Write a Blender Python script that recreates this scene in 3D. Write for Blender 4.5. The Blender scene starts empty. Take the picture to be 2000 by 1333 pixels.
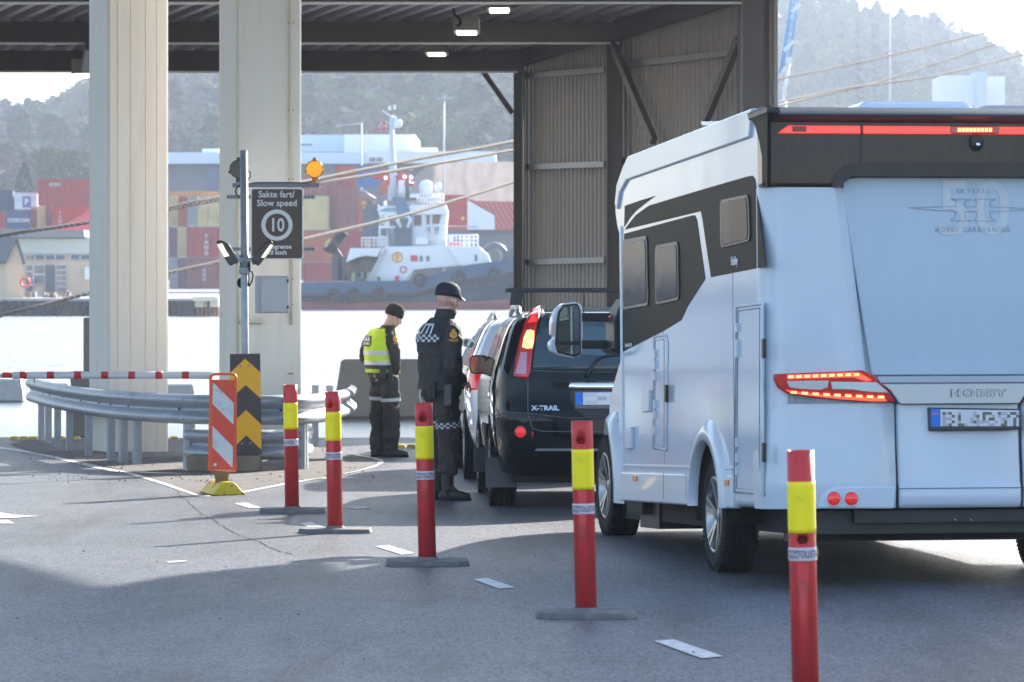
import bpy, bmesh, math, random
import numpy as np
from mathutils import Vector, Matrix
from math import sin, cos, pi, radians, atan2, sqrt
random.seed(7)
SC = bpy.context.scene
COL = SC.collection

# ---------------------------------------------------------------- camera
F = 8000.0      # focal length, in pixels of a 2000 px wide picture
HY = 521.0      # true horizon row
EYE = 1.6
SL = 0.012      # the quay apron falls away from the camera
cam_d = bpy.data.cameras.new("camera")
cam_d.sensor_width = 36.0
cam_d.lens = F / 2000 * 36.0
cam_d.shift_y = -(666.5 - HY) / 2000
cam_d.clip_start = 0.5
cam_d.clip_end = 6000
cam_d.dof.use_dof = True
cam_d.dof.focus_distance = 31.0
cam_d.dof.aperture_fstop = 8.0
cam = bpy.data.objects.new("camera", cam_d)
COL.objects.link(cam)
cam.location = (0, 0, EYE)
cam.rotation_euler = (radians(90), 0, 0)
SC.camera = cam

# ---------------------------------------------------------------- light
SUN_AZ, SUN_EL = radians(31.4), radians(25.5)   # azimuth from +Y towards +X
world = bpy.data.worlds.new("World")
SC.world = world
world.use_nodes = True
wn = world.node_tree
sky = wn.nodes.new("ShaderNodeTexSky")
sky.sky_type = 'NISHITA'
sky.sun_disc = False
sky.sun_elevation = SUN_EL
sky.sun_rotation = SUN_AZ
sky.air_density = 1.0
sky.dust_density = 1.2
sky.ozone_density = 1.3
wn.links.new(sky.outputs[0], wn.nodes["Background"].inputs[0])
wn.nodes["Background"].inputs[1].default_value = 0.14
sun_d = bpy.data.lights.new("sun", 'SUN')
sun_d.energy = 5.0
sun_d.angle = radians(0.5)
sun_d.color = (1.0, 0.93, 0.83)
sun = bpy.data.objects.new("sun", sun_d)
COL.objects.link(sun)
TO_SUN = Vector((sin(SUN_AZ) * cos(SUN_EL), cos(SUN_AZ) * cos(SUN_EL), sin(SUN_EL)))
sun.rotation_euler = TO_SUN.to_track_quat('Z', 'Y').to_euler()
SC.view_settings.view_transform = 'Standard'
SC.view_settings.look = 'None'
SC.view_settings.exposure = 1.78
SC.view_settings.gamma = 1.0
SC.cycles.max_bounces = 8
SC.cycles.volume_bounces = 0
SC.cycles.volume_step_rate = 10
SC.cycles.sample_clamp_indirect = 6.0
SC.cycles.caustics_reflective = False
SC.cycles.caustics_refractive = False

# ---------------------------------------------------------------- places
def gz(Y):
    return -SL * Y
def G(px, py):
    Z = EYE * F / (py - (HY + SL * F))
    return Vector(((px - 1000) * Z / F, Z, gz(Z)))
def W(px, py, Z):
    return Vector(((px - 1000) * Z / F, Z, EYE - (py - HY) * Z / F))
def ray_local(px, py, inv):
    o = inv @ Vector((0, 0, EYE))
    d = (inv.to_3x3() @ Vector(((px - 1000) / F, 1, -(py - HY) / F)))
    return o, d
def hit(px, py, inv, axis, val):
    o, d = ray_local(px, py, inv)
    return o + d * ((val - o[axis]) / d[axis])

# ---------------------------------------------------------------- materials
MATS = {}
def mat(name, col=(0.5, 0.5, 0.5), rough=0.5, metal=0.0, var=0.08, scale=6.0, bump=0.0, bscale=60.0,
        coat=0.0, emit=None, estr=0.0, spec=None, dirt=None, dscale=3.0, damt=0.3, stretch=None, trans=0.0, ior=1.45):
    if name in MATS:
        return MATS[name]
    m = bpy.data.materials.new(name)
    m.use_nodes = True
    nt = m.node_tree
    b = nt.nodes["Principled BSDF"]
    b.inputs["Roughness"].default_value = rough
    b.inputs["Metallic"].default_value = metal
    b.inputs["Coat Weight"].default_value = coat
    b.inputs["IOR"].default_value = ior
    if trans: b.inputs["Transmission Weight"].default_value = trans
    if spec is not None: b.inputs["Specular IOR Level"].default_value = spec
    tc = nt.nodes.new("ShaderNodeTexCoord")
    vec = tc.outputs["Object"]
    if stretch:
        mp = nt.nodes.new("ShaderNodeMapping")
        mp.inputs["Scale"].default_value = stretch
        nt.links.new(vec, mp.inputs[0]); vec = mp.outputs[0]
    n = nt.nodes.new("ShaderNodeTexNoise")
    n.inputs["Scale"].default_value = scale
    n.inputs["Detail"].default_value = 4
    nt.links.new(vec, n.inputs["Vector"])
    mr = nt.nodes.new("ShaderNodeMapRange")
    mr.inputs["From Min"].default_value = 0.25
    mr.inputs["From Max"].default_value = 0.75
    mr.inputs["To Min"].default_value = 1 - var
    mr.inputs["To Max"].default_value = 1 + var
    nt.links.new(n.outputs["Fac"], mr.inputs["Value"])
    mul = nt.nodes.new("ShaderNodeVectorMath"); mul.operation = 'SCALE'
    mul.inputs[0].default_value = col[:3]
    nt.links.new(mr.outputs[0], mul.inputs["Scale"])
    out = mul.outputs[0]
    if dirt:
        n2 = nt.nodes.new("ShaderNodeTexNoise")
        n2.inputs["Scale"].default_value = dscale
        n2.inputs["Detail"].default_value = 8
        n2.inputs["Roughness"].default_value = 0.65
        nt.links.new(vec, n2.inputs["Vector"])
        cr = nt.nodes.new("ShaderNodeMapRange")
        cr.inputs["From Min"].default_value = 0.52
        cr.inputs["From Max"].default_value = 0.68
        cr.inputs["To Max"].default_value = damt
        nt.links.new(n2.outputs["Fac"], cr.inputs["Value"])
        mx = nt.nodes.new("ShaderNodeMix"); mx.data_type = 'RGBA'
        nt.links.new(cr.outputs[0], mx.inputs[0])
        nt.links.new(out, mx.inputs[6])
        mx.inputs[7].default_value = (*dirt, 1)
        out = mx.outputs[2]
    nt.links.new(out, b.inputs["Base Color"])
    if bump:
        n3 = nt.nodes.new("ShaderNodeTexNoise")
        n3.inputs["Scale"].default_value = bscale
        n3.inputs["Detail"].default_value = 5
        nt.links.new(vec, n3.inputs["Vector"])
        bp = nt.nodes.new("ShaderNodeBump")
        bp.inputs["Strength"].default_value = bump
        bp.inputs["Distance"].default_value = 0.02
        nt.links.new(n3.outputs["Fac"], bp.inputs["Height"])
        nt.links.new(bp.outputs[0], b.inputs["Normal"])
    if emit:
        b.inputs["Emission Color"].default_value = (*emit, 1)
        b.inputs["Emission Strength"].default_value = estr
    MATS[name] = m
    return m

def nodes_mat(name):
    m = bpy.data.materials.new(name); m.use_nodes = True
    MATS[name] = m
    return m, m.node_tree, m.node_tree.nodes["Principled BSDF"]

# ---------------------------------------------------------------- mesh building
class MB:
    def __init__(s):
        s.v = []; s.f = []; s.m = []; s.sm = []
    def add(s, vs, fs, mi=0, smooth=False, M=None):
        o = len(s.v)
        s.v += [tuple(M @ Vector(v)) if M is not None else tuple(v) for v in vs]
        s.f += [tuple(i + o for i in f) for f in fs]
        s.m += [mi] * len(fs); s.sm += [smooth] * len(fs)
        return s
    def box(s, a, b, mi=0, M=None):
        x0, y0, z0 = a; x1, y1, z1 = b
        vs = [(x0,y0,z0),(x1,y0,z0),(x1,y1,z0),(x0,y1,z0),(x0,y0,z1),(x1,y0,z1),(x1,y1,z1),(x0,y1,z1)]
        return s.add(vs, [(3,2,1,0),(4,5,6,7),(0,1,5,4),(1,2,6,5),(2,3,7,6),(3,0,4,7)], mi, False, M)
    def cbox(s, c, d, mi=0, M=None):
        return s.box([c[i]-d[i]/2 for i in range(3)], [c[i]+d[i]/2 for i in range(3)], mi, M)
    def tube(s, pts, r, n=10, mi=0, caps=True, M=None, smooth=True, up=None, flat=1.0):
        pts = [Vector(p) for p in pts]
        k = len(pts)
        rs = list(r) if isinstance(r, (list, tuple)) else [r]*k
        vs = []; fs = []
        ref = Vector(up) if up else None
        prev = None
        for i, p in enumerate(pts):
            t = (pts[min(i+1,k-1)] - pts[max(i-1,0)])
            if t.length < 1e-9: t = Vector((0,0,1))
            t.normalize()
            if ref is None:
                ref = Vector((0,0,1)) if abs(t.z) < 0.9 else Vector((1,0,0))
            a = ref - t * ref.dot(t)
            if a.length < 1e-6: a = t.orthogonal()
            a.normalize(); b = t.cross(a)
            if up is None: ref = a
            for j in range(n):
                q = 2*pi*j/n
                vs.append(p + (a*cos(q)*flat + b*sin(q)) * rs[i])
        for i in range(k-1):
            for j in range(n):
                fs.append((i*n+j, i*n+(j+1)%n, (i+1)*n+(j+1)%n, (i+1)*n+j))
        s.add(vs, fs, mi, smooth, M)
        if caps:
            o = len(s.v) - len(vs)
            s.f += [tuple(o+j for j in range(n-1,-1,-1)), tuple(o+(k-1)*n+j for j in range(n))]
            s.m += [mi]*2; s.sm += [False]*2
        return s
    def bar(s, p, q, w, h, mi=0, up=(0,0,1), M=None):
        p = Vector(p); q = Vector(q); t = (q-p).normalized(); u = Vector(up)
        a = u - t*u.dot(t)
        if a.length < 1e-6: a = t.orthogonal()
        a.normalize(); b = t.cross(a)
        vs = [c + b*x*w/2 + a*z*h/2 for c in (p, q) for x, z in ((-1,-1),(1,-1),(1,1),(-1,1))]
        return s.add(vs, [(0,1,2,3),(7,6,5,4),(0,4,5,1),(1,5,6,2),(2,6,7,3),(3,7,4,0)], mi, False, M)
    def prism(s, poly, fn0, fn1, mi=0, smooth=False):
        """poly: 2D points; fn0/fn1 map (a,b) to the two end caps."""
        n = len(poly)
        vs = [fn0(*p) for p in poly] + [fn1(*p) for p in poly]
        fs = [tuple(range(n)), tuple(range(2*n-1, n-1, -1))] + [(i, n+i, n+(i+1)%n, (i+1)%n) for i in range(n)]
        return s.add(vs, fs, mi, smooth)
    def lathe(s, prof, n=24, mi=0, M=None, smooth=True):
        """prof: (r, z) pairs around local Z."""
        vs = []; fs = []
        for r, z in prof:
            for j in range(n):
                q = 2*pi*j/n
                vs.append((r*cos(q), r*sin(q), z))
        for i in range(len(prof)-1):
            for j in range(n):
                fs.append((i*n+j, i*n+(j+1)%n, (i+1)*n+(j+1)%n, (i+1)*n+j))
        return s.add(vs, fs, mi, smooth, M)
    def grid(s, fn, nu, nv, mi=0, smooth=True, closed=False):
        vs = [fn(i/(nu-1), j/(nv-1) if not closed else j/nv) for i in range(nu) for j in range(nv)]
        fs = []
        for i in range(nu-1):
            for j in range(nv if closed else nv-1):
                fs.append((i*nv+j, i*nv+(j+1)%nv, (i+1)*nv+(j+1)%nv, (i+1)*nv+j))
        return s.add(vs, fs, mi, smooth)
    def build(s, name, mats, parent=None, bevel=0, seg=2, smooth=None, solid=0, fix=True):
        me = bpy.data.meshes.new(name)
        me.from_pydata([tuple(v) for v in s.v], [], s.f)
        mats = mats if isinstance(mats, (list, tuple)) else [mats]
        for m in mats: me.materials.append(m)
        me.polygons.foreach_set("material_index", s.m)
        me.polygons.foreach_set("use_smooth", [smooth if smooth is not None else x for x in s.sm])
        me.update()
        if fix:
            bm = bmesh.new(); bm.from_mesh(me)
            bmesh.ops.recalc_face_normals(bm, faces=bm.faces)
            bm.to_mesh(me); bm.free()
        o = bpy.data.objects.new(name, me)
        COL.objects.link(o)
        if parent: o.parent = parent
        if solid:
            md = o.modifiers.new("solid", 'SOLIDIFY'); md.thickness = solid; md.offset = 0
        if bevel:
            md = o.modifiers.new("bevel", 'BEVEL'); md.width = bevel; md.segments = seg
            md.limit_method = 'ANGLE'; md.angle_limit = radians(35)
            md.harden_normals = True
            for p in me.polygons: p.use_smooth = True
            try: md2 = o.modifiers.new("wn", 'WEIGHTED_NORMAL'); md2.keep_sharp = True
            except Exception: pass
        return o

def empty(name, loc=(0,0,0), rz=0.0):
    o = bpy.data.objects.new(name, None)
    o.empty_display_size = 0.2
    COL.objects.link(o); o.location = loc; o.rotation_euler = (0, 0, rz)
    return o
def tag(o, label=None, cat=None, group=None, kind=None):
    if label: o['label'] = label
    if cat: o['category'] = cat
    if group: o['group'] = group
    if kind: o['kind'] = kind
    return o
def copy_tree(o, parent=None):
    c = o.copy(); COL.objects.link(c)
    if parent: c.parent = parent; c.matrix_parent_inverse = o.matrix_parent_inverse.copy()
    for ch in o.children: copy_tree(ch, c)
    return c

def text_mesh(txt, size, M, name, material, parent, bold=0.0, align='CENTER', depth=0.003, xs=1.0, mapf=None, space=1.0):
    """text laid in local XY at M, baseline-centred; mapf optionally bends it onto a surface"""
    cu = bpy.data.curves.new(name, 'FONT')
    cu.body = txt; cu.size = size; cu.align_x = align; cu.align_y = 'CENTER'
    cu.extrude = depth if mapf is None else 0; cu.offset = bold; cu.resolution_u = 3
    cu.space_character = space
    t = bpy.data.objects.new(name, cu); COL.objects.link(t)
    dg = bpy.context.evaluated_depsgraph_get()
    me = bpy.data.meshes.new_from_object(t.evaluated_get(dg))
    bpy.data.objects.remove(t); bpy.data.curves.remove(cu)
    for v in me.vertices:
        p = Vector((v.co.x * xs, v.co.y, v.co.z))
        v.co = mapf(p.x, p.y) if mapf else M @ p
    me.materials.clear(); me.materials.append(material)
    o = bpy.data.objects.new(name, me); COL.objects.link(o)
    if parent: o.parent = parent
    return o

def patch(poly, surf, step, name, material, parent=None, smooth=True, thick=0.0, off=0.004, smooth_n=True):
    """fill a 2-D outline, cut it on a grid and lay it on surf(a,b)->(point, normal)"""
    bm = bmesh.new()
    vs = [bm.verts.new((p[0], p[1], 0)) for p in poly]
    bm.faces.new(vs)
    a0 = min(p[0] for p in poly); a1 = max(p[0] for p in poly)
    b0 = min(p[1] for p in poly); b1 = max(p[1] for p in poly)
    for ax, lo, hi in ((0, a0, a1), (1, b0, b1)):
        k = int((hi-lo)/step)
        for i in range(1, k+1):
            co = [0,0,0]; co[ax] = lo + (hi-lo)*i/(k+1)
            no = [0,0,0]; no[ax] = 1
            bmesh.ops.bisect_plane(bm, geom=bm.verts[:]+bm.edges[:]+bm.faces[:], plane_co=co, plane_no=no)
    for v in bm.verts:
        p, n = surf(v.co.x, v.co.y)
        v.co = Vector(p) + Vector(n)*off
    bmesh.ops.triangulate(bm, faces=[f for f in bm.faces if len(f.verts) > 4])
    me = bpy.data.meshes.new(name); bm.to_mesh(me); bm.free()
    for p in me.polygons: p.use_smooth = smooth
    me.materials.append(material)
    o = bpy.data.objects.new(name, me); COL.objects.link(o)
    if parent: o.parent = parent
    if thick:
        md = o.modifiers.new("solid", 'SOLIDIFY'); md.thickness = thick; md.offset = 1
    return o

def rot(ax, a): return Matrix.Rotation(a, 4, ax)
def T(*v): return Matrix.Translation(Vector(v))

# colours
M_ = dict
cream = mat("cream_paint", (0.80, 0.742, 0.665), 0.6, var=0.05, scale=1.2, dirt=(0.42,0.36,0.28), dscale=2.2, damt=0.16, bump=0.08, bscale=30, stretch=(2.2,2.2,0.22))
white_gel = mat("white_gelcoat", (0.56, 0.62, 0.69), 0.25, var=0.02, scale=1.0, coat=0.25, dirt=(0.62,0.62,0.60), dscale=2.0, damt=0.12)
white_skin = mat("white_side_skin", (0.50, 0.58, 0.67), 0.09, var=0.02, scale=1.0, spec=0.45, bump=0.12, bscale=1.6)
taupe = mat("taupe_decal", (0.020, 0.017, 0.016), 0.35, var=0.05, spec=0.012)
black_gloss = mat("black_gloss_panel", (0.042, 0.022, 0.016), 0.10, var=0.1, spec=0.35, dirt=(0.085,0.055,0.042), dscale=9, damt=0.45, stretch=(6,1,0.6))
black_plastic = mat("black_plastic", (0.022, 0.022, 0.024), 0.45, var=0.1, bump=0.1, bscale=200)
rubber = mat("rubber", (0.014, 0.014, 0.015), 0.8, spec=0.25, var=0.15, bump=0.25, bscale=150)
silver = mat("silver_paint", (0.45, 0.46, 0.48), 0.3, metal=0.75, var=0.04)
chrome = mat("chrome", (0.85, 0.86, 0.88), 0.08, metal=1.0, var=0.02)
alloy = mat("alloy", (0.55, 0.56, 0.58), 0.28, metal=0.9, var=0.03)
dark_metal = mat("dark_metal", (0.05, 0.05, 0.055), 0.4, metal=0.5, var=0.1)
steel_brown = mat("canopy_steel", (0.090, 0.064, 0.056), 0.45, var=0.1, scale=2, bump=0.05)
galv = mat("galvanised_steel", (0.36, 0.39, 0.43), 0.48, metal=0.5, var=0.14, scale=9, dirt=(0.30,0.31,0.33), dscale=14, damt=0.5)
dark_glass = mat("dark_glass", (0.012, 0.014, 0.018), 0.04, var=0.05, coat=1.0)
red_lens = mat("red_lens", (0.55, 0.012, 0.012), 0.1, var=0.1, coat=0.6)
red_lit = mat("red_lens_lit", (0.75, 0.05, 0.03), 0.15, var=0.1, coat=0.4, emit=(1.0, 0.07, 0.025), estr=0.65)
red_hot = mat("red_led_lit", (0.9, 0.2, 0.1), 0.2, emit=(1.0, 0.20, 0.07), estr=1.7)
amber = mat("amber_lens", (0.75, 0.22, 0.03), 0.2)
white_paint = mat("white_paint", (0.75, 0.76, 0.77), 0.35, var=0.05, dirt=(0.4,0.38,0.35), dscale=8, damt=0.25)
concrete = mat("concrete", (0.36, 0.345, 0.33), 0.85, var=0.12, scale=3, bump=0.3, bscale=40, dirt=(0.2,0.18,0.16), dscale=4, damt=0.4)
# ================================================================ SETTING: apron, markings, water
def make_asphalt(name, base, wet=True):
    m, nt, b = nodes_mat(name)
    L = nt.links.new
    tc = nt.nodes.new("ShaderNodeTexCoord")
    def noise(sc, det=3, rough=0.5, vec=None):
        n = nt.nodes.new("ShaderNodeTexNoise")
        n.inputs["Scale"].default_value = sc; n.inputs["Detail"].default_value = det
        n.inputs["Roughness"].default_value = rough
        L(vec or tc.outputs["Object"], n.inputs["Vector"])
        return n.outputs["Fac"]
    def rng(v, a, b_, c, d):
        r = nt.nodes.new("ShaderNodeMapRange")
        for k, x in zip(("From Min","From Max","To Min","To Max"), (a,b_,c,d)): r.inputs[k].default_value = x
        L(v, r.inputs["Value"]); return r.outputs[0]
    def mth(op, x, y):
        r = nt.nodes.new("ShaderNodeMath"); r.operation = op
        for i, q in enumerate((x, y)):
            if isinstance(q, (int, float)): r.inputs[i].default_value = q
            else: L(q, r.inputs[i])
        return r.outputs[0]
    vor = nt.nodes.new("ShaderNodeTexVoronoi"); vor.inputs["Scale"].default_value = 88
    L(tc.outputs["Object"], vor.inputs["Vector"])
    stone = rng(vor.outputs["Color"], 0.2, 0.9, 0.45, 1.75)
    big = rng(noise(0.35, 5, 0.6), 0.3, 0.7, 0.74, 1.2)
    mid = rng(noise(3.5, 5, 0.6), 0.3, 0.7, 0.9, 1.1)
    k = mth('MULTIPLY', mth('MULTIPLY', stone, big), mid)
    sc = nt.nodes.new("ShaderNodeVectorMath"); sc.operation = 'SCALE'
    sc.inputs[0].default_value = base; L(k, sc.inputs["Scale"])
    # old oil / tyre stains
    mp = nt.nodes.new("ShaderNodeMapping"); mp.inputs["Scale"].default_value = (1.3, 0.18, 1)
    mp.inputs["Rotation"].default_value = (0, 0, -0.15)
    L(tc.outputs["Object"], mp.inputs[0])
    st = rng(noise(1.1, 6, 0.7, mp.outputs[0]), 0.48, 0.70, 0.0, 0.7)
    mx = nt.nodes.new("ShaderNodeMix"); mx.data_type = 'RGBA'
    L(st, mx.inputs[0]); L(sc.outputs[0], mx.inputs[6]); mx.inputs[7].default_value = (0.03, 0.03, 0.032, 1)
    L(mx.outputs[2], b.inputs["Base Color"])
    r0 = rng(noise(0.25, 5, 0.65, mp.outputs[0]), 0.35, 0.65, 0.42, 0.56)
    L(r0, b.inputs["Roughness"])
    L(mth("MULTIPLY", stone, 0.52), b.inputs["Specular IOR Level"])
    h = mth('ADD', mth('MULTIPLY', noise(150, 2), 0.5), mth('MULTIPLY', vor.outputs["Distance"], -0.5))
    bp = nt.nodes.new("ShaderNodeBump"); bp.inputs["Strength"].default_value = 0.8; bp.inputs["Distance"].default_value = 0.008
    L(h, bp.inputs["Height"]); L(bp.outputs[0], b.inputs["Normal"])
    return m
asphalt = make_asphalt("asphalt", (0.098, 0.107, 0.124))
asphalt_wet = mat("wet_asphalt", (0.075, 0.077, 0.08), 0.16, var=0.3, scale=0.6, bump=0.25, bscale=90, stretch=(0.4,1.4,1))
asphalt_rough = mat("gravelly_asphalt", (0.125, 0.118, 0.116), 0.85, var=0.35, scale=14, bump=0.6, bscale=120, dirt=(0.06,0.055,0.05), dscale=3, damt=0.6)
mark = mat("road_marking", (0.60, 0.60, 0.59), 0.6, var=0.2, scale=12, bump=0.3, bscale=120, dirt=(0.20,0.20,0.21), dscale=26, damt=0.85)

YE = 82.0
def quad_sheet(name, x0, x1, y0, y1, dz, m, nx=2, ny=2):
    b = MB()
    b.grid(lambda u, v: (x0+(x1-x0)*v, y0+(y1-y0)*u, gz(y0+(y1-y0)*u)+dz), ny, nx, smooth=False)
    return b.build(name, m)
b = MB()
b.add([(-90,-60,gz(-60)),(90,-60,gz(-60)),(90,YE,gz(YE)),(-90,YE,gz(YE)),(-90,YE,-4),(90,YE,-4)], [(0,1,2,3),(3,2,5,4)])
tag(b.build("ground", asphalt), kind='structure')

def ground_poly(name, pts, dz, m, struct=True, z0=None):
    """flat sheet on the apron from ground points"""
    b = MB()
    b.add([(p[0], p[1], gz(p[1])+dz) for p in pts], [tuple(range(len(pts)))])
    o = b.build(name, m)
    if o.data.polygons[0].normal.z < 0: o.data.flip_normals()
    if struct: tag(o, kind='structure')
    return o
GP = lambda l: [G(*p) for p in l]
# wet strip near the quay edge
def wob(y, n, x0, x1, a, s):
    r = random.Random(s)
    return [Vector((x0+(x1-x0)*i/(n-1), y + a*(r.random()-0.5), 0)) for i in range(n)]
ground_poly("wet_pavement", wob(53.5,30,-40,40,0.8,3)+wob(YE-0.35,2,40,-40,0,4), 0.004, asphalt_wet)
# traffic island surface
isl = [(20,868),(60,884),(110,893),(160,904),(210,914),(260,925),(330,946),(395,970),(470,962),(560,944),(640,932),(700,920),(735,909),(742,902),(720,895),(700,892),(655,880),(560,866),(420,860),(200,859),(60,860)]
ground_poly("traffic_island", GP(isl), 0.008, asphalt_rough)
def stroke(pts, w, name="road_marking", dz=0.005):
    P = GP(pts); vs = []; n = len(P)
    L_, R_ = [], []
    for i, p in enumerate(P):
        t = (P[min(i+1,n-1)] - P[max(i-1,0)]); t.z = 0; t.normalize()
        nn = Vector((-t.y, t.x, 0))
        L_.append(p + nn*w/2); R_.append(p - nn*w/2)
    b = MB()
    b.add([(p.x, p.y, gz(p.y)+dz) for p in L_+R_], [(i, i+1, n+i+1, n+i) for i in range(n-1)])
    return tag(b.build(name, mark), kind='structure')
stroke([(-60,868),(40,881),(85,889),(150,904),(200,916),(260,926),(330,947),(400,971)], 0.13)
stroke([(466,963),(560,945),(640,931),(690,921),(722,913),(740,904),(736,899),(722,895),(700,892),(690,889)], 0.12)
for q in ([(458,985),(480,983),(510,993),(488,994)], [(585,1024),(607,1021),(638,1032),(614,1035)],
          [(733,1069),(758,1066),(810,1082),(785,1085)], [(922,1133),(953,1131),(1006,1149),(976,1152)],
          [(1277,1254),(1316,1251),(1413,1284),(1370,1288)], [(676,993),(700,991),(722,993),(700,996)],
          [(610,935),(650,931),(700,934),(668,937)],
          [(-120,1004),(-10,1001),(30,1007),(76,1009),(30,1013),(-10,1014),(-120,1012)],
          [(-80,1018),(15,1017),(30,1024),(-80,1024)],
          ):
    ground_poly("road_marking", GP(q), 0.005, mark)
ground_poly("road_marking", GP([(325,1098),(360,1096),(368,1098),(330,1101)]), 0.005, mark)
# tar crack
crack = [(345,960),(360,975),(378,990),(398,1008),(420,1018),(445,1033),(470,1047),(500,1057),(540,1075),(575,1085)]
cb = MB(); P = []
for i in range(len(crack)-1):
    for k in range(8):
        t = k/8; x = crack[i][0]*(1-t)+crack[i+1][0]*t + random.uniform(-3,3); y = crack[i][1]*(1-t)+crack[i+1][1]*t + random.uniform(-.8,.8)
        P.append(G(x, y))
n = len(P)
cb.add([(p.x-random.uniform(.002,.008), p.y, gz(p.y)+0.004) for p in P]+[(p.x+random.uniform(.002,.008), p.y, gz(p.y)+0.004) for p in P], [(i,i+1,n+i+1,n+i) for i in range(n-1)])
tag(cb.build("tar_crack", mat("tar", (0.02,0.02,0.02), 0.6)), kind='structure')

# loose grit lying about
gb = MB()
for i in range(420):
    if i < 330: x = random.uniform(60, 760); y = random.uniform(868, 945)
    else: x = random.uniform(-50, 2050); y = random.uniform(930, 1320)
    p = G(x, y); r = random.uniform(.006, .02) * (.7 if i < 330 else .45)
    gb.add([p+Vector((r,0,.008)), p+Vector((0,r,.008)), p+Vector((-r,0,.008)), p+Vector((0,-r,.008)), p+Vector((r*.2,0,.008+r*1.1))], [(0,1,4),(1,2,4),(2,3,4),(3,0,4)])
tag(gb.build("grit", mat("grit", (0.16,0.13,0.11), 0.9, var=0.5)), kind='stuff', label="scattered dark grit and small stones on the asphalt")

# water
m, nt, bs = nodes_mat("harbour_water")
bs.inputs["Base Color"].default_value = (0.20, 0.21, 0.22, 1)
bs.inputs["Roughness"].default_value = 0.5; bs.inputs["Specular IOR Level"].default_value = 1.0
tc = nt.nodes.new("ShaderNodeTexCoord"); mp = nt.nodes.new("ShaderNodeMapping"); mp.inputs["Scale"].default_value = (0.5, 1.0, 1)
nt.links.new(tc.outputs["Object"], mp.inputs[0])
n1 = nt.nodes.new("ShaderNodeTexNoise"); n1.inputs["Scale"].default_value = 0.9; n1.inputs["Detail"].default_value = 6; n1.inputs["Roughness"].default_value = 0.62
nt.links.new(mp.outputs[0], n1.inputs["Vector"])
bp = nt.nodes.new("ShaderNodeBump"); bp.inputs["Strength"].default_value = 1.0; bp.inputs["Distance"].default_value = 0.8
nt.links.new(n1.outputs["Fac"], bp.inputs["Height"]); nt.links.new(bp.outputs[0], bs.inputs["Normal"])
WZ = -1.9
b = MB(); b.add([(-2500,YE-3,WZ),(2500,YE-3,WZ),(2500,4500,WZ),(-2500,4500,WZ)], [(0,1,2,3)])
tag(b.build("water", m), kind='structure')

# ================================================================ CONCRETE COLUMNS
def column(name, pxl, pxr, pxc, py, label, Ztop, group):
    g = G((pxl+pxr)/2, py); Z = g.y
    root = empty(name, (0,0,0)); tag(root, label, 'column', group)
    xl = (pxl-1000)*Z/F; xc = (pxc-1000)*Z/F; xr = (pxr-1000)*Z/F
    # front face slightly turned; left face recedes
    fl = Vector((xc, Z-0.10, 0)); fr = Vector((xr, Z-0.02+0.06, 0)); ll = Vector((xl, Z+0.62, 0)); 
    ll.x = (pxl-1000)*(Z+0.62)/F
    br = fr + (ll-fl)
    pts = [ll, fl, fr, br]
    zb = gz(Z)-0.05
    mb = MB(); mb.prism([(p.x,p.y) for p in pts], lambda a,b_: (a,b_,zb), lambda a,b_: (a,b_,Ztop))
    mb.build("shaft", cream, root, bevel=0.03)
    return root, g, fl, fr, ll
c1, g1, f1l, f1r, l1 = column("concrete_column", 173, 329, 212, 884, "cream painted square column standing behind the curved guard rail", 9.0, None)
c2, g2, f2l, f2r, l2 = column("concrete_column", 427, 589, 463, 893, "cream column behind the lamp pole carrying the brown speed sign and grey cabinet", 9.0, None)
# vertical board joints on column faces
for c, fl, fr, k in ((c1, f1l, f1r, 5),):
    mb = MB()
    for i in range(1, k):
        p = fl.lerp(fr, i/k + random.uniform(-.03,.03))
        mb.box((p.x-0.004, p.y-0.006, gz(p.y)), (p.x+0.004, p.y+0.01, 9.0))
    mb.build("joint", mat("joint", (0.75,0.695,0.62), 0.7), c)
# conduits on the second column
mb = MB()
for px in (466, 568):
    p = f2l.lerp(f2r, (px-463)/(589-463)); zt = 9.0
    mb.tube([(p.x, p.y-0.03, gz(p.y)+ (1.5 if px>500 else 0.2)), (p.x, p.y-0.03, zt)], 0.018 if px > 500 else 0.012, 8)
mb.tube([W(510,622,g2.y-0.12), W(510,629,g2.y-0.12), W(480,629,g2.y-0.12), W(466,629,g2.y-0.12)], 0.02, 8)
mb.build("conduit", mat("cream_conduit", (0.66,0.60,0.46), 0.5), c2)
mb = MB()
for y in (45, 215, 350, 545, 595, 730):
    q = W(568, y, f2r.y-0.05); mb.cbox(q, (0.06,0.03,0.02))
mb.build("pipe_clip", mat("clip", (0.5,0.36,0.2), 0.5, metal=0.3), c2)

# ---- speed sign + rails + warning lamp bar + cabinet (mounted on the second column)
Zs = 45.3
def flat_poly(pts, Z, th, mb, mi=0):
    mb.prism(pts, lambda x, y: W(x, y, Z), lambda x, y: W(x, y, Z) + Vector((0, th, 0)), mi)
def rounded(x0, y0, x1, y1, r, n=5):
    out = []
    for cx, cy, a0 in ((x1-r,y0+r,-90),(x1-r,y1-r,0),(x0+r,y1-r,90),(x0+r,y0+r,180)):
        for i in range(n+1):
            a = radians(a0+90*i/n); out.append((cx+r*cos(a), cy+r*sin(a)))
    return out
def ring_pts(cx, cy, r, n=40): return [(cx+r*cos(2*pi*i/n), cy+r*sin(2*pi*i/n)) for i in range(n)]
sign = empty("speed_sign", W(541, 507, Zs)); tag(sign, "brown slow speed sign with 10 in a white ring on the cream column", 'sign')
def under(root, o):
    o.parent = root; o.matrix_parent_inverse = Matrix.Translation(root.location).inverted() if root.rotation_euler.z == 0 else root.matrix_world.inverted(); return o
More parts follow.
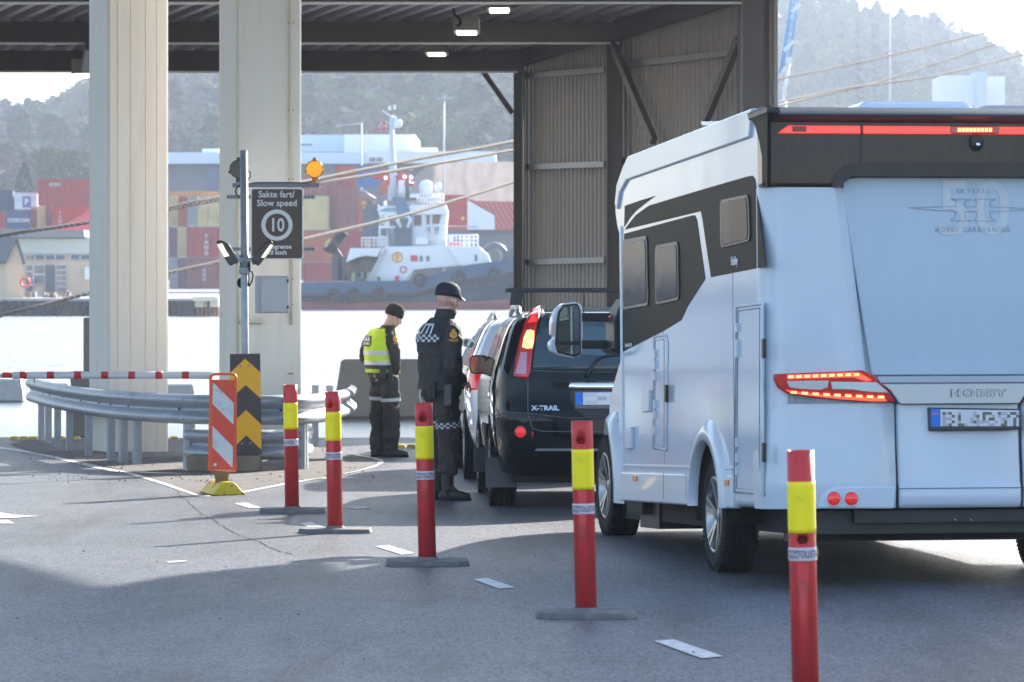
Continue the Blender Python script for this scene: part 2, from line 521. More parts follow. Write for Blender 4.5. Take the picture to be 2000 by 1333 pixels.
sb = mat("sign_brown", (0.070,0.042,0.034), 0.4, var=0.04); sw = mat("sign_white", (0.66,0.68,0.72), 0.4, var=0.03)
mb = MB(); flat_poly(rounded(490,368,592,507,5), Zs, 0.02, mb); under(sign, mb.build("border", sw))
mb = MB(); flat_poly(rounded(492,370,590,505,4), Zs-0.004, 0.01, mb); under(sign, mb.build("panel", sb))
mb = MB()
R1, R2 = ring_pts(541, 440, 30.5), ring_pts(541, 440, 22.5)
n = 40
mb.add([W(x,y,Zs-0.008) for x,y in R1]+[W(x,y,Zs-0.008) for x,y in R2], [(i,(i+1)%n,n+(i+1)%n,n+i) for i in range(n)])
under(sign, mb.build("speed_ring", sw))
def sign_text(t, px, py, hpx, parent, m, name="lettering", bold=0.0, Z=Zs-0.008, xs=1.0, align='CENTER', space=1.0):
    k = Z/F
    M = T(*W(px, py, Z)) @ rot('X', radians(90))
    o = text_mesh(t, hpx*k, M, name, m, None, bold=bold*hpx*k, align=align, xs=xs, depth=0.0015, space=space)
    return under(parent, o)
sign_text("Sakte fart/", 540, 380.5, 17.5, sign, sw, bold=0.016, xs=0.98)
sign_text("Slow speed", 541, 397.5, 17.5, sign, sw, bold=0.016, xs=0.98)
sign_text("10", 541, 441, 36, sign, sw, bold=0.02, xs=0.82)
sign_text("Fartsgrense", 541, 482.5, 12, sign, sw, bold=0.03)
sign_text("10 km/t", 541, 494, 12, sign, sw, bold=0.03)
for y in (385, 487):
    mb = MB(); a = W(443, y-4, Zs+0.05); c = W(617, y+4, Zs+0.10); mb.box((a.x, a.y, c.z), (c.x, c.y, a.z))
    for i in range(26):
        q = W(445+i*6.6, y, Zs+0.045); mb.cbox(q, (0.014,0.012,0.02), 1)
    under(sign, mb.build("mounting_rail", [mat("rail_steel", (0.25,0.25,0.26), 0.4, metal=0.7), mat("slot", (0.03,0.03,0.03), 0.8)]))

# lamp bar with two warning lamps
bar = empty("lamp_bar", W(541, 367, Zs)); tag(bar, "dark grey metal bar above the brown sign carrying two round warning lamps", 'bracket')
mb = MB(); a = W(454, 358, Zs-0.02); c = W(625, 366.5, Zs+0.04); mb.box((a.x,a.y,c.z),(c.x,c.y,a.z))
under(bar, mb.build("channel", mat("bar_grey", (0.16,0.165,0.18), 0.45, metal=0.5)))
mb = MB(); mb.tube([W(x, y, Zs-0.03) for x,y in ((485,352),(489,345),(489,338),(484,332))], 0.006, 6)
mb.tube([W(x, y, Zs-0.03) for x,y in ((490,359),(500,357),(560,357),(600,357.5),(618,352),(621,346))], 0.006, 6)
mb.tube([W(472+12*cos(a_), 374+11*sin(a_), Zs-0.03) for a_ in [i*pi/8 for i in range(4,20)]], 0.008, 6)
under(bar, mb.build("cable", rubber))
def warn_lamp(px, py, r, lit, label):
    L_ = empty("warning_lamp", W(px, py+r+10, Zs-0.03)); tag(L_, label, 'warning lamp')
    k = Zs/F; c = W(px, py, Zs-0.05)
    lens = mat("lamp_mesh_lit", (0.9,0.45,0.04), 0.3, emit=(1.0,0.50,0.035), estr=0.38) if lit else mat("lamp_cells_off", (0.42,0.38,0.32), 0.4)
    hous = mat("lamp_housing", (0.06,0.05,0.045), 0.5)
    M0 = T(*c) @ rot('X', radians(90))
    mb = MB(); mb.lathe([(0,-0.06),(r*k*0.9,-0.06),(r*k*1.03,-0.02),(r*k*1.03,0.012),(r*k*0.96,0.018),(0,0.018)], 32, 0, M0)
    for a_ in (90, 200, 340): 
        q = c + Vector((cos(radians(a_))*r*k*1.1, -0.0, sin(radians(a_))*r*k*1.1)); mb.cbox(q, (0.022,0.05,0.022))
    mb.box((c.x-0.03, c.y-0.01, c.z-(r+9)*k), (c.x+0.03, c.y+0.02, c.z-r*k*0.95))
    mb.box((c.x-0.018, c.y-0.01, c.z+r*k*0.98), (c.x+0.018, c.y+0.03, c.z+(r+5)*k))
    under(L_, mb.build("housing", hous if not lit else mat("lamp_housing_amber", (0.30,0.12,0.02), 0.4, emit=(1.0,0.30,0.02), estr=0.02)))
    mb = MB(); s = r*2/11.5
    row = 0; yy = -r
    while yy <= r:
        xx = -r + (s/2 if row % 2 else 0)
        while xx <= r:
            if xx*xx+yy*yy < (r*0.93)**2:
                M1 = T(*(c + Vector((xx*k, -0.022, yy*k)))) @ rot('X', radians(90))
                mb.lathe([(0,0.010),(s*k*0.26,0.008),(s*k*0.36,0)], 8, 0, M1)
            xx += s
        yy += s*0.866; row += 1
    under(L_, mb.build("lens_cells", lens))
    return L_
warn_lamp(614, 330.5, 17, True, "round amber warning lamp glowing at the right end of the lamp bar")
warn_lamp(466, 330.5, 17.5, False, "unlit round warning lamp half hidden behind the galvanised pole")

cab = empty("control_cabinet", W(537, 612, Zs)); tag(cab, "grey metal control cabinet with two black latches fixed to the cream column", 'cabinet')
mb = MB(); mb.prism([(498,539),(565,539),(565,612),(498,612)], lambda x,y: W(x,y,Zs-0.10), lambda x,y: W(x,y,Zs+0.12))
o = mb.build("case", mat("cab_grey", (0.44,0.455,0.48), 0.45, var=0.03), bevel=0.01); under(cab, o)
mb = MB(); mb.prism([(509,541),(564,541),(564,610),(509,610)], lambda x,y: W(x,y,Zs-0.125), lambda x,y: W(x,y,Zs-0.10)); under(cab, mb.build("door", mat("cab_door", (0.47,0.485,0.51), 0.42, var=0.05, scale=30), bevel=0.006))
for y in (549, 600.5):
    mb = MB(); mb.prism([(560,y-3.2),(564,y-3.2),(564,y+3.2),(560,y+3.2)], lambda x,yy: W(x,yy,Zs-0.135), lambda x,yy: W(x,yy,Zs-0.12)); under(cab, mb.build("latch", black_plastic))
    mb = MB(); mb.prism([(511,y-3.5),(515,y-3.5),(515,y+3.5),(511,y+3.5)], lambda x,yy: W(x,yy,Zs-0.13), lambda x,yy: W(x,yy,Zs-0.12)); under(cab, mb.build("hinge", MATS["cab_grey"]))

# ================================================================ POLE with two flood lamps
gp = G(480, 920); Zp = gp.y
pole = empty("lamp_pole", gp); tag(pole, "galvanised steel pole rising behind the yellow and black chevron board", 'pole')
mb = MB(); mb.tube([W(480,921,Zp), W(478.5,690,Zp), W(476,296,Zp)], 0.039, 16); under(pole, mb.build("shaft", galv))
mb = MB(); mb.lathe([(0.0,0.0),(0.039,0.0),(0.039,0.006),(0,0.006)], 16, 0, T(*W(476,295.5,Zp))); under(pole, mb.build("cap", dark_metal))
mb = MB()
for y, r, h in ((507.5,0.052,0.05),(515,0.05,0.03),(527,0.056,0.03),(532,0.06,0.018)):
    c = W(478,y,Zp); mb.lathe([(0.038,-h),(r,-h),(r,h),(0.038,h)], 16, 0, T(*c))
a = W(459,506,Zp-0.02); c = W(497,511,Zp+0.02); mb.box((a.x,a.y-0.04,c.z),(c.x,c.y-0.04,a.z))
a = W(466,529,Zp-0.02); c = W(490,533,Zp+0.02); mb.box((a.x,a.y,c.z),(c.x,c.y,a.z))
under(pole, mb.build("clamp", galv))
mb = MB(); mb.tube([W(x,y,Zp-0.03) for x,y in ((487,508),(488,530),(492,531),(494.5,539),(492,550),(486,560))], 0.008, 6)
mb.tube([W(x,y,Zp-0.03) for x,y in ((485,515),(486,545),(485,560))], 0.008, 6)
mb.lathe([(0,-0.03),(0.055,-0.03),(0.06,0),(0,0.01)], 16, 0, T(*W(474,553,Zp+0.06)) @ rot('X', radians(90)))
under(pole, mb.build("cable", rubber))
hs = mat("lamp_body", (0.055,0.05,0.05), 0.4, metal=0.3, var=0.1)
def flood(outer, glass, label, hub):
    L_ = empty("flood_lamp", W(*hub, Zp)); tag(L_, label, 'flood lamp', "flood lamps on the galvanised pole")
    mb = MB(); mb.prism(outer, lambda x,y: W(x,y,Zp-0.10), lambda x,y: W(x,y,Zp+0.10)); under(L_, mb.build("housing", hs, bevel=0.012))
    mb = MB(); mb.prism(glass, lambda x,y: W(x,y,Zp-0.108), lambda x,y: W(x,y,Zp-0.098))
    under(L_, mb.build("glass", mat("lit_glass", (0.8,0.76,0.6), 0.12, emit=(1.0,0.86,0.55), estr=0.35, coat=1)))
    mb = MB(); mb.tube([W(hub[0],hub[1]-3,Zp-0.09), W(hub[0],hub[1]-3,Zp+0.05)], 0.03, 12); mb.tube([W(hub[0],hub[1]-3,Zp-0.05), W(478,509,Zp-0.05)], 0.016, 8)
    under(L_, mb.build("hinge", galv))
flood([(422,472),(426,469.5),(434,470),(446,476),(452,485),(459,499),(463,505),(466,514),(457,516),(452,520),(447,518),(439,505),(430,490)],
      [(424,478),(434,475.5),(441,489),(448,500.5),(438,502.5),(431,491)], "black flood lamp tilting to the left of the galvanised pole", (463,505))
flood([(533,473),(529,471.5),(522,472),(512,479),(505,488),(498,497),(493,503),(491,510),(495,519),(500,516),(504,521),(511,513),(519,503),(528,488)],
      [(528,478),(533.5,479),(526,492),(517.5,504),(510,503.5),(518,491)], "black flood lamp tilting right across the bottom of the brown sign", (496,508))

# ================================================================ CHEVRON BOARD
gc = G(480, 921); Zc = gc.y - 0.12
chev = empty("chevron_board", (gc.x, Zc, gc.z)); tag(chev, "tall black board with yellow upward chevrons, fixed to the pole before the guard rail", 'traffic sign')
cb_black = mat("chevron_black", (0.055,0.045,0.04), 0.45); cb_yel = mat("chevron_yellow", (0.95,0.46,0.006), 0.4, var=0.03)
mb = MB(); mb.prism([(449,692),(508,691),(511,888),(450,890)], lambda x,y: W(x,y,Zc), lambda x,y: W(x,y,Zc+0.015)); under(chev, mb.build("panel", cb_black))
for q in ([(478.5,701),(509,728),(509.5,779),(480,752.5),(449.3,780),(449.2,729)], [(480.5,801),(510,829),(510.7,879),(481,851),(450,881),(449.6,831)]):
    mb = MB(); mb.prism(q, lambda x,y: W(x,y,Zc-0.004), lambda x,y: W(x,y,Zc+0.002)); under(chev, mb.build("chevron", cb_yel))
mb = MB()
for x, y in ((470,715),(486,714.5),(473,866.5),(489,866.5)):
    mb.lathe([(0,0.006),(0.008,0.005),(0.012,0)], 10, 0, T(*W(x,y,Zc-0.004)) @ rot('X', radians(90)))
under(chev, mb.build("rivet", galv))
# concrete/wooden foot block behind it
mb = MB(); p = G(365, 922); q = G(508, 922)
mb.box((p.x, p.y, gz(p.y)), (q.x, p.y+0.35, gz(p.y)+0.165))
tag(mb.build("kerb_block", mat("brown_concrete", (0.27,0.21,0.15), 0.85, var=0.2, bump=0.4), bevel=0.015), "long brown concrete block on the ground under the guard rail and chevron board", 'kerb block')

# ================================================================ ORANGE/WHITE BEACON PANEL
gb_ = G(431, 966); Zb = gb_.y
bea = empty("beacon_panel", gb_); tag(bea, "orange and white striped traffic beacon panel on a yellow foot", 'traffic beacon')
orange = mat("beacon_orange", (0.78,0.105,0.025), 0.45, var=0.05); bw = mat("beacon_white", (0.62,0.62,0.62), 0.4, var=0.06, dirt=(0.3,0.28,0.27), dscale=14, damt=0.5)
mb = MB(); mb.prism([(409,742),(463,742),(462,922),(406,921)], lambda x,y: W(x,y,Zb), lambda x,y: W(x,y,Zb+0.04))
under(bea, mb.build("frame", orange, bevel=0.008))
bred = mat("beacon_red", (0.72,0.065,0.03), 0.4)
mb = MB(); mb.prism([(416,745),(457,745),(456,917),(414,916)], lambda x,y: W(x,y,Zb-0.006), lambda x,y: W(x,y,Zb+0.002)); under(bea, mb.build("panel", bred))
for q in ([(416,747),(457,788),(456,830),(415,789)], [(415,832),(455,873),(455,886),(454.5,915),(415,874)]):
    mb = MB(); mb.prism(q, lambda x,y: W(x,y,Zb-0.010), lambda x,y: W(x,y,Zb-0.005)); under(bea, mb.build("stripe", bw))
mb = MB(); mb.tube([W(411,748,Zb+0.02), W(411.5,736,Zb+0.02), W(417,731.5,Zb+0.02), W(430,731,Zb+0.02), W(452,731,Zb+0.02), W(459,733,Zb+0.02), W(461.5,739,Zb+0.02), W(461.5,748,Zb+0.02)], 0.012, 8)
under(bea, mb.build("handle", orange))
mb = MB(); mb.prism([(418,900),(452,900),(452,912),(450,925),(447,926),(446,936),(451,945),(454,957),(416,957),(413,953),(420,945),(420,933),(417,926),(410,924),(409,918)], lambda x,y: W(x,y,Zb+0.012), lambda x,y: W(x,y,Zb+0.036))
under(bea, mb.build("stem", mat("rust_brown", (0.20,0.135,0.06), 0.75, var=0.3, bump=0.3)))
fy = mat("foot_yellow", (0.80,0.56,0.03), 0.5, var=0.1, scale=12, dirt=(0.12,0.06,0.02), dscale=12, damt=0.95)
mb = MB()
prof = [(-0.14,0.0),(-0.14,0.02),(-0.11,0.04),(-0.06,0.10),(-0.02,0.118),(0.04,0.118),(0.08,0.10),(0.13,0.04),(0.165,0.02),(0.165,0.0)]
Mf = T(gb_.x+0.01, gb_.y+0.05, gb_.z) @ rot('Z', radians(16))
mb.prism(prof, lambda a,b_: tuple(Mf @ Vector((a,-0.22,b_))), lambda a,b_: tuple(Mf @ Vector((a,0.30,b_))))
under(bea, mb.build("foot", fy, bevel=0.012))
sign_text("TRAFIKKSIKRING", 436, 919.5, 4.2, bea, bw, Z=Zb-0.008)
mb = MB(); mb.prism(ring_pts(420,908,3.4,14), lambda x,y: W(x*1.0,y,Zb-0.014), lambda x,y: W(x,y,Zb-0.008)); under(bea, mb.build("sticker", bw))

# ================================================================ DELINEATOR POSTS
pr = mat("post_red", (0.62,0.040,0.040), 0.42, var=0.06, scale=5, bump=0.05, bscale=20, dirt=(0.16,0.05,0.045), dscale=11, damt=0.55)
py_ = mat("post_yellow", (1.0,0.78,0.002), 0.38, var=0.05, scale=25, dirt=(0.55,0.42,0.05), dscale=13, damt=0.4)
pt_ = mat("post_tape", (0.62,0.55,0.60), 0.35, var=0.06)
ptk = mat("tape_print", (0.12,0.11,0.14), 0.5)
pb_ = mat("post_base", (0.14,0.13,0.13), 0.75, var=0.15, bump=0.3, bscale=60, dirt=(0.3,0.28,0.26), dscale=10, damt=0.4)
R_POST = 0.057
def delineator(px, py, lean, facing, label, bz=0.0, tape=0.55, slotz=0.94, hgt=1.04, band=(0.68,0.893)):
    g = G(px, py)
    root = empty("delineator_post", g, 0); root.rotation_euler = (radians(random.uniform(-.4,.4)), radians(-lean), 0)
    tag(root, label, 'delineator post', "red and yellow delineator posts along the lane")
    z0 = 0.035
    def tub(name, a, b_, r, m, slotz=None):
        nz = 13; na = 48
        mb = MB(); idx = {}
        zs = [a+(b_-a)*i/(nz-1) for i in range(nz)]
        if slotz: zs = sorted(set([a, slotz-0.018, slotz-0.009, slotz, slotz+0.009, slotz+0.018, b_]))
        for i, z in enumerate(zs):
            for j in range(na):
                q = 2*pi*j/na
                wob_ = 1 + 0.006*sin(3*q+z*9)
                mb.v.append((r*wob_*cos(q), r*wob_*sin(q), z))
        for i in range(len(zs)-1):
            for j in range(na):
                if slotz:
                    qa = math.degrees(2*pi*(j+0.5)/na) - (270 + facing)
                    qa = (qa+180) % 360 - 180
                    zm = (zs[i]+zs[i+1])/2
                    lim = 27 if abs(zm-slotz) < 0.009 else 21
                    if abs(qa) < lim and abs(zm-slotz) < 0.018: continue
                mb.f.append((i*na+j, i*na+(j+1)%na, (i+1)*na+(j+1)%na, (i+1)*na+j)); mb.m.append(0); mb.sm.append(True)
        o = mb.build(name, m, root, fix=False)
        md = o.modifiers.new("s", 'SOLIDIFY'); md.thickness = 0.006; md.offset = -1
        return o
    tub("tube", z0, hgt, R_POST, pr, slotz=slotz)
    tub("reflective_band", band[0], band[1], R_POST+0.0018, py_)
    tub("tape", tape, tape+0.055, R_POST+0.0025, pt_)
    for t_, dz, a0 in (("TOLLETATEN", 0.0275, facing+42), ("STOPP FOR", 0.038, facing-50), ("KONTROLL", 0.017, facing-50)):
        sz = 0.042 if len(t_) > 9 else 0.020
        def mp(x, y, a0=a0, dz=dz): 
            q = radians(270+a0) + x/(R_POST+0.004)
            return Vector(((R_POST+0.0092)*cos(q), (R_POST+0.0092)*sin(q), tape+dz+y))
        text_mesh(t_, sz, None, "lettering", ptk, root, bold=0.0006, mapf=mp, xs=0.5 if len(t_) > 9 else 0.7)
    mb = MB()
    mb.lathe([(R_POST,z0-0.01),(R_POST+0.02,z0-0.006),(R_POST+0.004,z0+0.02)], 24, 0)
    pl = [(-0.27,-0.10),(-0.20,-0.17),(0.20,-0.17),(0.27,-0.10),(0.27,0.10),(0.20,0.17),(-0.20,0.17),(-0.27,0.10)]
    Mb = rot('Z', radians(bz)) 
    mb.prism(pl, lambda a,b_: tuple(Mb @ Vector((a,b_,0.0))), lambda a,b_: tuple(Mb @ Vector((a*0.96,b_*0.94,0.036))))
    mb.build("base", pb_, root, bevel=0.006).rotation_euler = (0, radians(lean), 0)
    return root
delineator(570.5, 1002, 0.9, -75, "red and yellow delineator post nearest the guard rail end, leftmost of the five", 4, tape=0.545)
delineator(655, 1041, 1.1, -18, "red and yellow delineator post standing just right of the leftmost one", -3, tape=0.54)
delineator(835, 1104, 1.4, -8, "red and yellow delineator post in front of the standing policeman", 3)
delineator(1145, 1206, 1.3, -9, "red and yellow delineator post before the motorhome's front wheel", 2)
delineator(1574, 1362, 1.3, -5, "nearest red and yellow delineator post, in front of the motorhome's rear lamps", 0, tape=0.575, band=(0.691,0.906), slotz=0.664, hgt=1.035)

# ================================================================ GUARD RAIL
WP = [(0.0,0.156),(0.035,0.150),(0.078,0.118),(0.083,0.085),(0.070,0.060),(0.012,0.020),(0.0,0.0),(0.012,-0.020),(0.070,-0.060),(0.083,-0.085),(0.078,-0.118),(0.035,-0.150),(0.0,-0.156)]
def wbeam(path, zc, name, parent, out=-1.0):
    """path: ground points; the W profile bulges to the side 'out' of the path."""
    n = len(path); mb = MB(); vs = []
    for i, p in enumerate(path):
        t = (path[min(i+1,n-1)] - path[max(i-1,0)]); t.z = 0; t.normalize()
        nn = Vector((t.y, -t.x, 0)) * -out
        end = 1.0 if 0 < i < n-1 else 0.9
        for d, h in WP:
            vs.append(Vector((p.x, p.y, gz(p.y)+zc)) + nn*d*end + Vector((0,0,h)))
    k = len(WP)
    mb.add(vs, [(i*k+j, i*k+j+1, (i+1)*k+j+1, (i+1)*k+j) for i in range(n-1) for j in range(k-1)], 0, True)
    o = mb.build(name, galv, parent, fix=False)
    md = o.modifiers.new("s", 'SOLIDIFY'); md.thickness = 0.005
    md = o.modifiers.new("b", 'SUBSURF'); md.levels = 1; md.render_levels = 1
    return o
rail = empty("guard_rail", G(300, 915)); tag(rail, "curved galvanised steel guard rail wrapping round the two cream columns", 'guard rail')
def smooth_path(P, m=6):
    out = []
    for i in range(len(P)-1):
        p0 = P[max(i-1,0)]; p1 = P[i]; p2 = P[i+1]; p3 = P[min(i+2,len(P)-1)]
        for k in range(m):
            t = k/m
            out.append(0.5*((2*p1)+(-p0+p2)*t+(2*p0-5*p1+4*p2-p3)*t*t+(-p0+3*p1-3*p2+p3)*t**3))
    out.append(P[-1]); return out
main_px = [(60,856),(72,861),(88,868),(110,876),(140,885),(180,895),(225,904),(280,911),(350,917),(430,920),(520,921),(600,918),(645,909),(672,898),(682,889),(684,881)]
mp_ = smooth_path([G(*p) for p in main_px]); 
under(rail, wbeam(mp_, 0.63, "beam", None))
lp = smooth_path([G(*p) for p in [(368,917.5),(420,920),(480,921),(540,920),(585,917),(596,913),(598,906)]])
under(rail, wbeam(lp, 0.27, "beam", None))
def cpost(px, py, h=0.70, yaw=0.0):
    lo_, hi_ = (0, int(len(mp_)*.6)) if px < 400 else ((int(len(mp_)*.72), len(mp_)) if py < 900 else (int(len(mp_)*.4), int(len(mp_)*.8)))
    if px > 610: lo_, hi_ = len(mp_)-3, len(mp_)-1
    i_ = min(range(lo_, hi_), key=lambda i: abs(1000+mp_[i].x*F/mp_[i].y - px))
    t_ = (mp_[min(i_+1,len(mp_)-1)]-mp_[max(i_-1,0)]); t_.z = 0; t_.normalize(); g = (mp_[i_] if px < 610 else G(px, py)) + Vector((-t_.y, t_.x, 0))*0.035; g.z = gz(g.y); yaw = atan2(t_.y, t_.x); mb = MB()
    pr_ = [(-0.055,-0.03),(0.055,-0.03),(0.055,0.045),(0.047,0.045),(0.047,-0.022),(-0.047,-0.022),(-0.047,0.045),(-0.055,0.045)]
    M0 = T(g.x, g.y, g.z) @ rot('Z', yaw)
    mb.prism(pr_, lambda a,b_: tuple(M0 @ Vector((a,b_,-0.05))), lambda a,b_: tuple(M0 @ Vector((a,b_,h))))
    mb.cbox((0,-0.032,h/2), (0.02,0.006,h), 0, M0)
    return under(rail, mb.build("post", galv))
for x, y, h in ((75,858,.74),(88,864,.74),(104,873,.76),(130,881,.77),(166,889,.74),(208,899,.77),(231,907,.77),(262,910,.77),(357,918,.74),(597,919,.70),(622,870,.74),(650,872,.74)):
    cpost(x, y, h, random.uniform(-.15,.15))
mb = MB()
def on_rail(px, dz, d=0.0):
    best = min(range(len(mp_)//1 - 24), key=lambda i: abs(1000+mp_[i].x*F/mp_[i].y - px)); p = mp_[best]
    return Vector((p.x, p.y-0.015-d, gz(p.y)+0.63+dz))
for px in (84,97,124,157,194,217,250,347,555):
    q = on_rail(px, 0.0); mb.lathe([(0,0.012),(0.010,0.01),(0.014,0)], 8, 0, T(*q) @ rot('X', radians(90)))
for px in (72,118,187,338,348,366,548,557):
    for dz in (0.10, -0.10):
        for e in (-0.02, 0.02):
            q = on_rail(px, dz, 0.072); q.x += e; mb.cbox(q, (0.012,0.02,0.02))
under(rail, mb.build("bolt", dark_metal))

# ================================================================ BARRIER ARM
Za = 44.0
arm = empty("barrier_arm", W(-200, 733, Za)); tag(arm, "red and white striped barrier arm lowered across the lane at left", 'barrier')
k = Za/F
mb = MB(); mb.tube([W(25,733.5,Za), W(200,733,Za), W(415,733.5,Za)], 7*k, 20); under(arm, mb.build("boom", mat("boom_white", (0.72,0.73,0.75), 0.4, var=0.05, dirt=(0.35,0.33,0.32), dscale=9, damt=0.4)))
mb = MB(); mb.tube([W(-260,733.5,Za), W(25,733,Za)], 5.4*k, 16); under(arm, mb.build("boom_inner", MATS["boom_white"]))
stripe = mat("barrier_red", (0.62,0.03,0.035), 0.4)
for x0, x1, r in ((-160,-120,5.7),(-80,-45,5.7),(5,24,5.7),(39,53,7.3),(92,106,7.3),(145,159,7.3),(198,212,7.3),(251,264.5,7.3),(304,317.5,7.3),(356,369.5,7.3)):
    mb = MB(); mb.tube([W(x0,733.2,Za), W(x1,733.2,Za)], r*k, 20); under(arm, mb.build("stripe", stripe))
mb = MB()
for x in (38, 67): mb.tube([W(x,739,Za), W(x,748,Za)], 0.006, 6)
under(arm, mb.build("hook", dark_metal))
# its machine stands outside the picture
mb = MB(); p = W(-280, 733, Za); mb.box((p.x-0.2, p.y-0.2, gz(Za)), (p.x+0.2, p.y+0.25, 0.65)); under(arm, mb.build("housing", mat("housing_red", (0.5,0.05,0.04), 0.5), bevel=0.02))

# ================================================================ CONCRETE BARRIER, EDGE BLOCKS, KERB STONES, STEEL POST
def jersey(pl, pr_, py, ptop, m, label, name="concrete_barrier", cat='concrete barrier', bev=0.04, slant=10, depth=0.5, group=None):
    g0 = G(pl, py); Z = g0.y; z0 = gz(Z); z1 = W(0, ptop, Z).z
    x0 = g0.x; x1 = (pr_-1000)*Z/F; s = slant*Z/F
    mb = MB(); 
    pts = [(x0,z0),(x0+s*0.25,z0+(z1-z0)*0.45),(x0+s,z1),(x1-s,z1),(x1-s*0.25,z0+(z1-z0)*0.45),(x1,z0)]
    mb.prism(pts, lambda a,b_: (a, Z-(0 if b_>z0+0.5*(z1-z0) else 0.04), b_), lambda a,b_: (a, Z+depth, b_))
    o = mb.build(name, m, bevel=bev); tag(o, label, cat, group); return o
brown_conc = mat("weathered_concrete", (0.36,0.31,0.265), 0.9, var=0.15, scale=2.5, bump=0.35, bscale=25, dirt=(0.30,0.20,0.10), dscale=2.5, damt=0.35)
jersey(653, 960, 817, 703, brown_conc, "long brown weathered concrete barrier behind the officer in the yellow vest", slant=13, depth=0.6)
pale = mat("pale_concrete", (0.62,0.62,0.62), 0.8, var=0.1, bump=0.3, dirt=(0.3,0.28,0.25), dscale=3, damt=0.4)
jersey(-60, 46, 786, 740, pale, "pale concrete block at the quay edge under the barrier arm, far left", "concrete_block", 'concrete block', slant=7)
jersey(90, 136, 782, 748, pale, "pale concrete block just left of the dark steel post", "concrete_block", 'concrete block', slant=3)
jersey(318, 381, 790, 750, pale, "pale concrete block seen between the two cream columns", "concrete_block", 'concrete block', slant=3)
ky = mat("kerb_yellow", (0.68,0.50,0.08), 0.6, var=0.25, scale=10, dirt=(0.15,0.12,0.08), dscale=9, damt=0.8)
def kerb(x0, x1, y, label):
    a = G(x0, y); b2 = G(x1, y); mb = MB(); n_ = max(1, round((b2.x-a.x)/0.11))
    for i in range(n_):
        s0 = a.x+(b2.x-a.x)*i/n_; s1 = a.x+(b2.x-a.x)*(i+1)/n_-0.008
        mb.prism([(s0+0.015,0.045),(s1-0.015,0.045),(s1,0.0),(s0,0.0)], lambda p,q: (p, a.y, gz(a.y)+q), lambda p,q: (p, a.y+0.12, gz(a.y)+q))
    tag(mb.build("kerb_strip", ky), label, 'kerb strip')
kerb(18, 74, 860, "low yellow rubber kerb strip on the asphalt left of the guard rail posts")
kerb(112, 158, 860, "low yellow kerb strip behind the guard rail posts, before the steel post")
kerb(330, 349, 860, "short yellow kerb strip between the two cream columns")
kerb(774, 852, 876, "yellow kerb strip on the ground between the two policemen")
g = G(156, 853); Z = g.y
mb = MB(); a = W(137,726,Z); c = W(177,853,Z); mb.box((a.x,Z,c.z),(c.x,Z+0.3,a.z-0.0))
a = W(162,621,Z); mb.box((a.x,Z+0.05,W(0,726,Z).z),(c.x,Z+0.25,a.z))
tag(mb.build("steel_post", mat("grey_steel_post", (0.20,0.18,0.165), 0.6, var=0.1), bevel=0.01), "dark grey stepped steel post standing left of the first cream column", 'post')
def rebase(root, loc):
    root.location = loc
    for ch in root.children: ch.matrix_parent_inverse = Matrix.Translation(Vector(loc)).inverted()
rebase(c1, (g1.x, g1.y+.4, g1.z)); rebase(c2, (g2.x, g2.y+.4, g2.z))

# ================================================================ CANOPY
CW = Vector((-0.3875, 1, 0)).normalized()
cn = Vector((3.52, 60.0, 0)); cm_ = Vector((1.62, 64.9, 0)); cf = Vector((0.13, 68.8, 0))
can = empty("canopy", (3.5, 60.3, gz(60))); tag(can, "dark brown steel canopy with ribbed deck roof and one corrugated side wall", 'canopy')
def cu(o): return under(can, o)
XL = -16.0
# cross beams (I-section)
def ibeam(Z, ytop, ybot, x1, label):
    zt = W(0, ytop, Z).z; zb = W(0, ybot, Z).z; h = zt-zb; w = 0.17; t = 0.016
    mb = MB()
    mb.box((XL, Z, zb), (x1, Z+w*2, zb+t)); mb.box((XL, Z, zt-t), (x1, Z+w*2, zt)); mb.box((XL, Z+w-0.006, zb+t), (x1, Z+w+0.006, zt-t))
    mb.box((XL, Z+0.05, zb+t), (x1, Z+0.055, zt-t))
    cu(mb.build("roof_beam", steel_brown))
    return zb, zt
b1 = ibeam(60.0, -48, 4.5, 3.52, 0)
b2 = ibeam(64.9, 42.5, 83.5, 1.75, 0)
b3 = ibeam(68.8, 99, 139.5, 0.2, 0)
# ribbed deck, ribs running along the side wall direction
zr = lambda Y: (b3[1]+0.005) + (Y-68.8)*((b2[1]-b3[1])/(64.9-68.8))
mb = MB(); pitch = 0.345; x = XL-2
y0, y1 = 57.2, 70.2
cols = []
while x < 6.5:
    for dx, dz in ((0,0.0),(0.07,0.0),(0.11,0.11),(0.26,0.11),(0.30,0.0)): cols.append((x+dx, dz))
    x += pitch
def deck_pt(xx, Y): return xx + (Y-60.0)*(-0.3875)
vs = []
for Y in (y0, y1):
    for xx, dz in cols: vs.append((deck_pt(xx, Y), Y, zr(Y)+dz))
nC = len(cols)
lim = [i for i in range(nC-1) if cols[i+1][0] < 3.95]
mb.add(vs, [(i, i+1, nC+i+1, nC+i) for i in lim])
deckm = mat("deck_steel", (0.34,0.31,0.30), 0.4, metal=0.35, var=0.12, scale=3, dirt=(0.10,0.09,0.085), dscale=2, damt=0.5)
o = mb.build("roof_deck", deckm, fix=False); md = o.modifiers.new("s",'SOLIDIFY'); md.thickness = 0.01; cu(o)
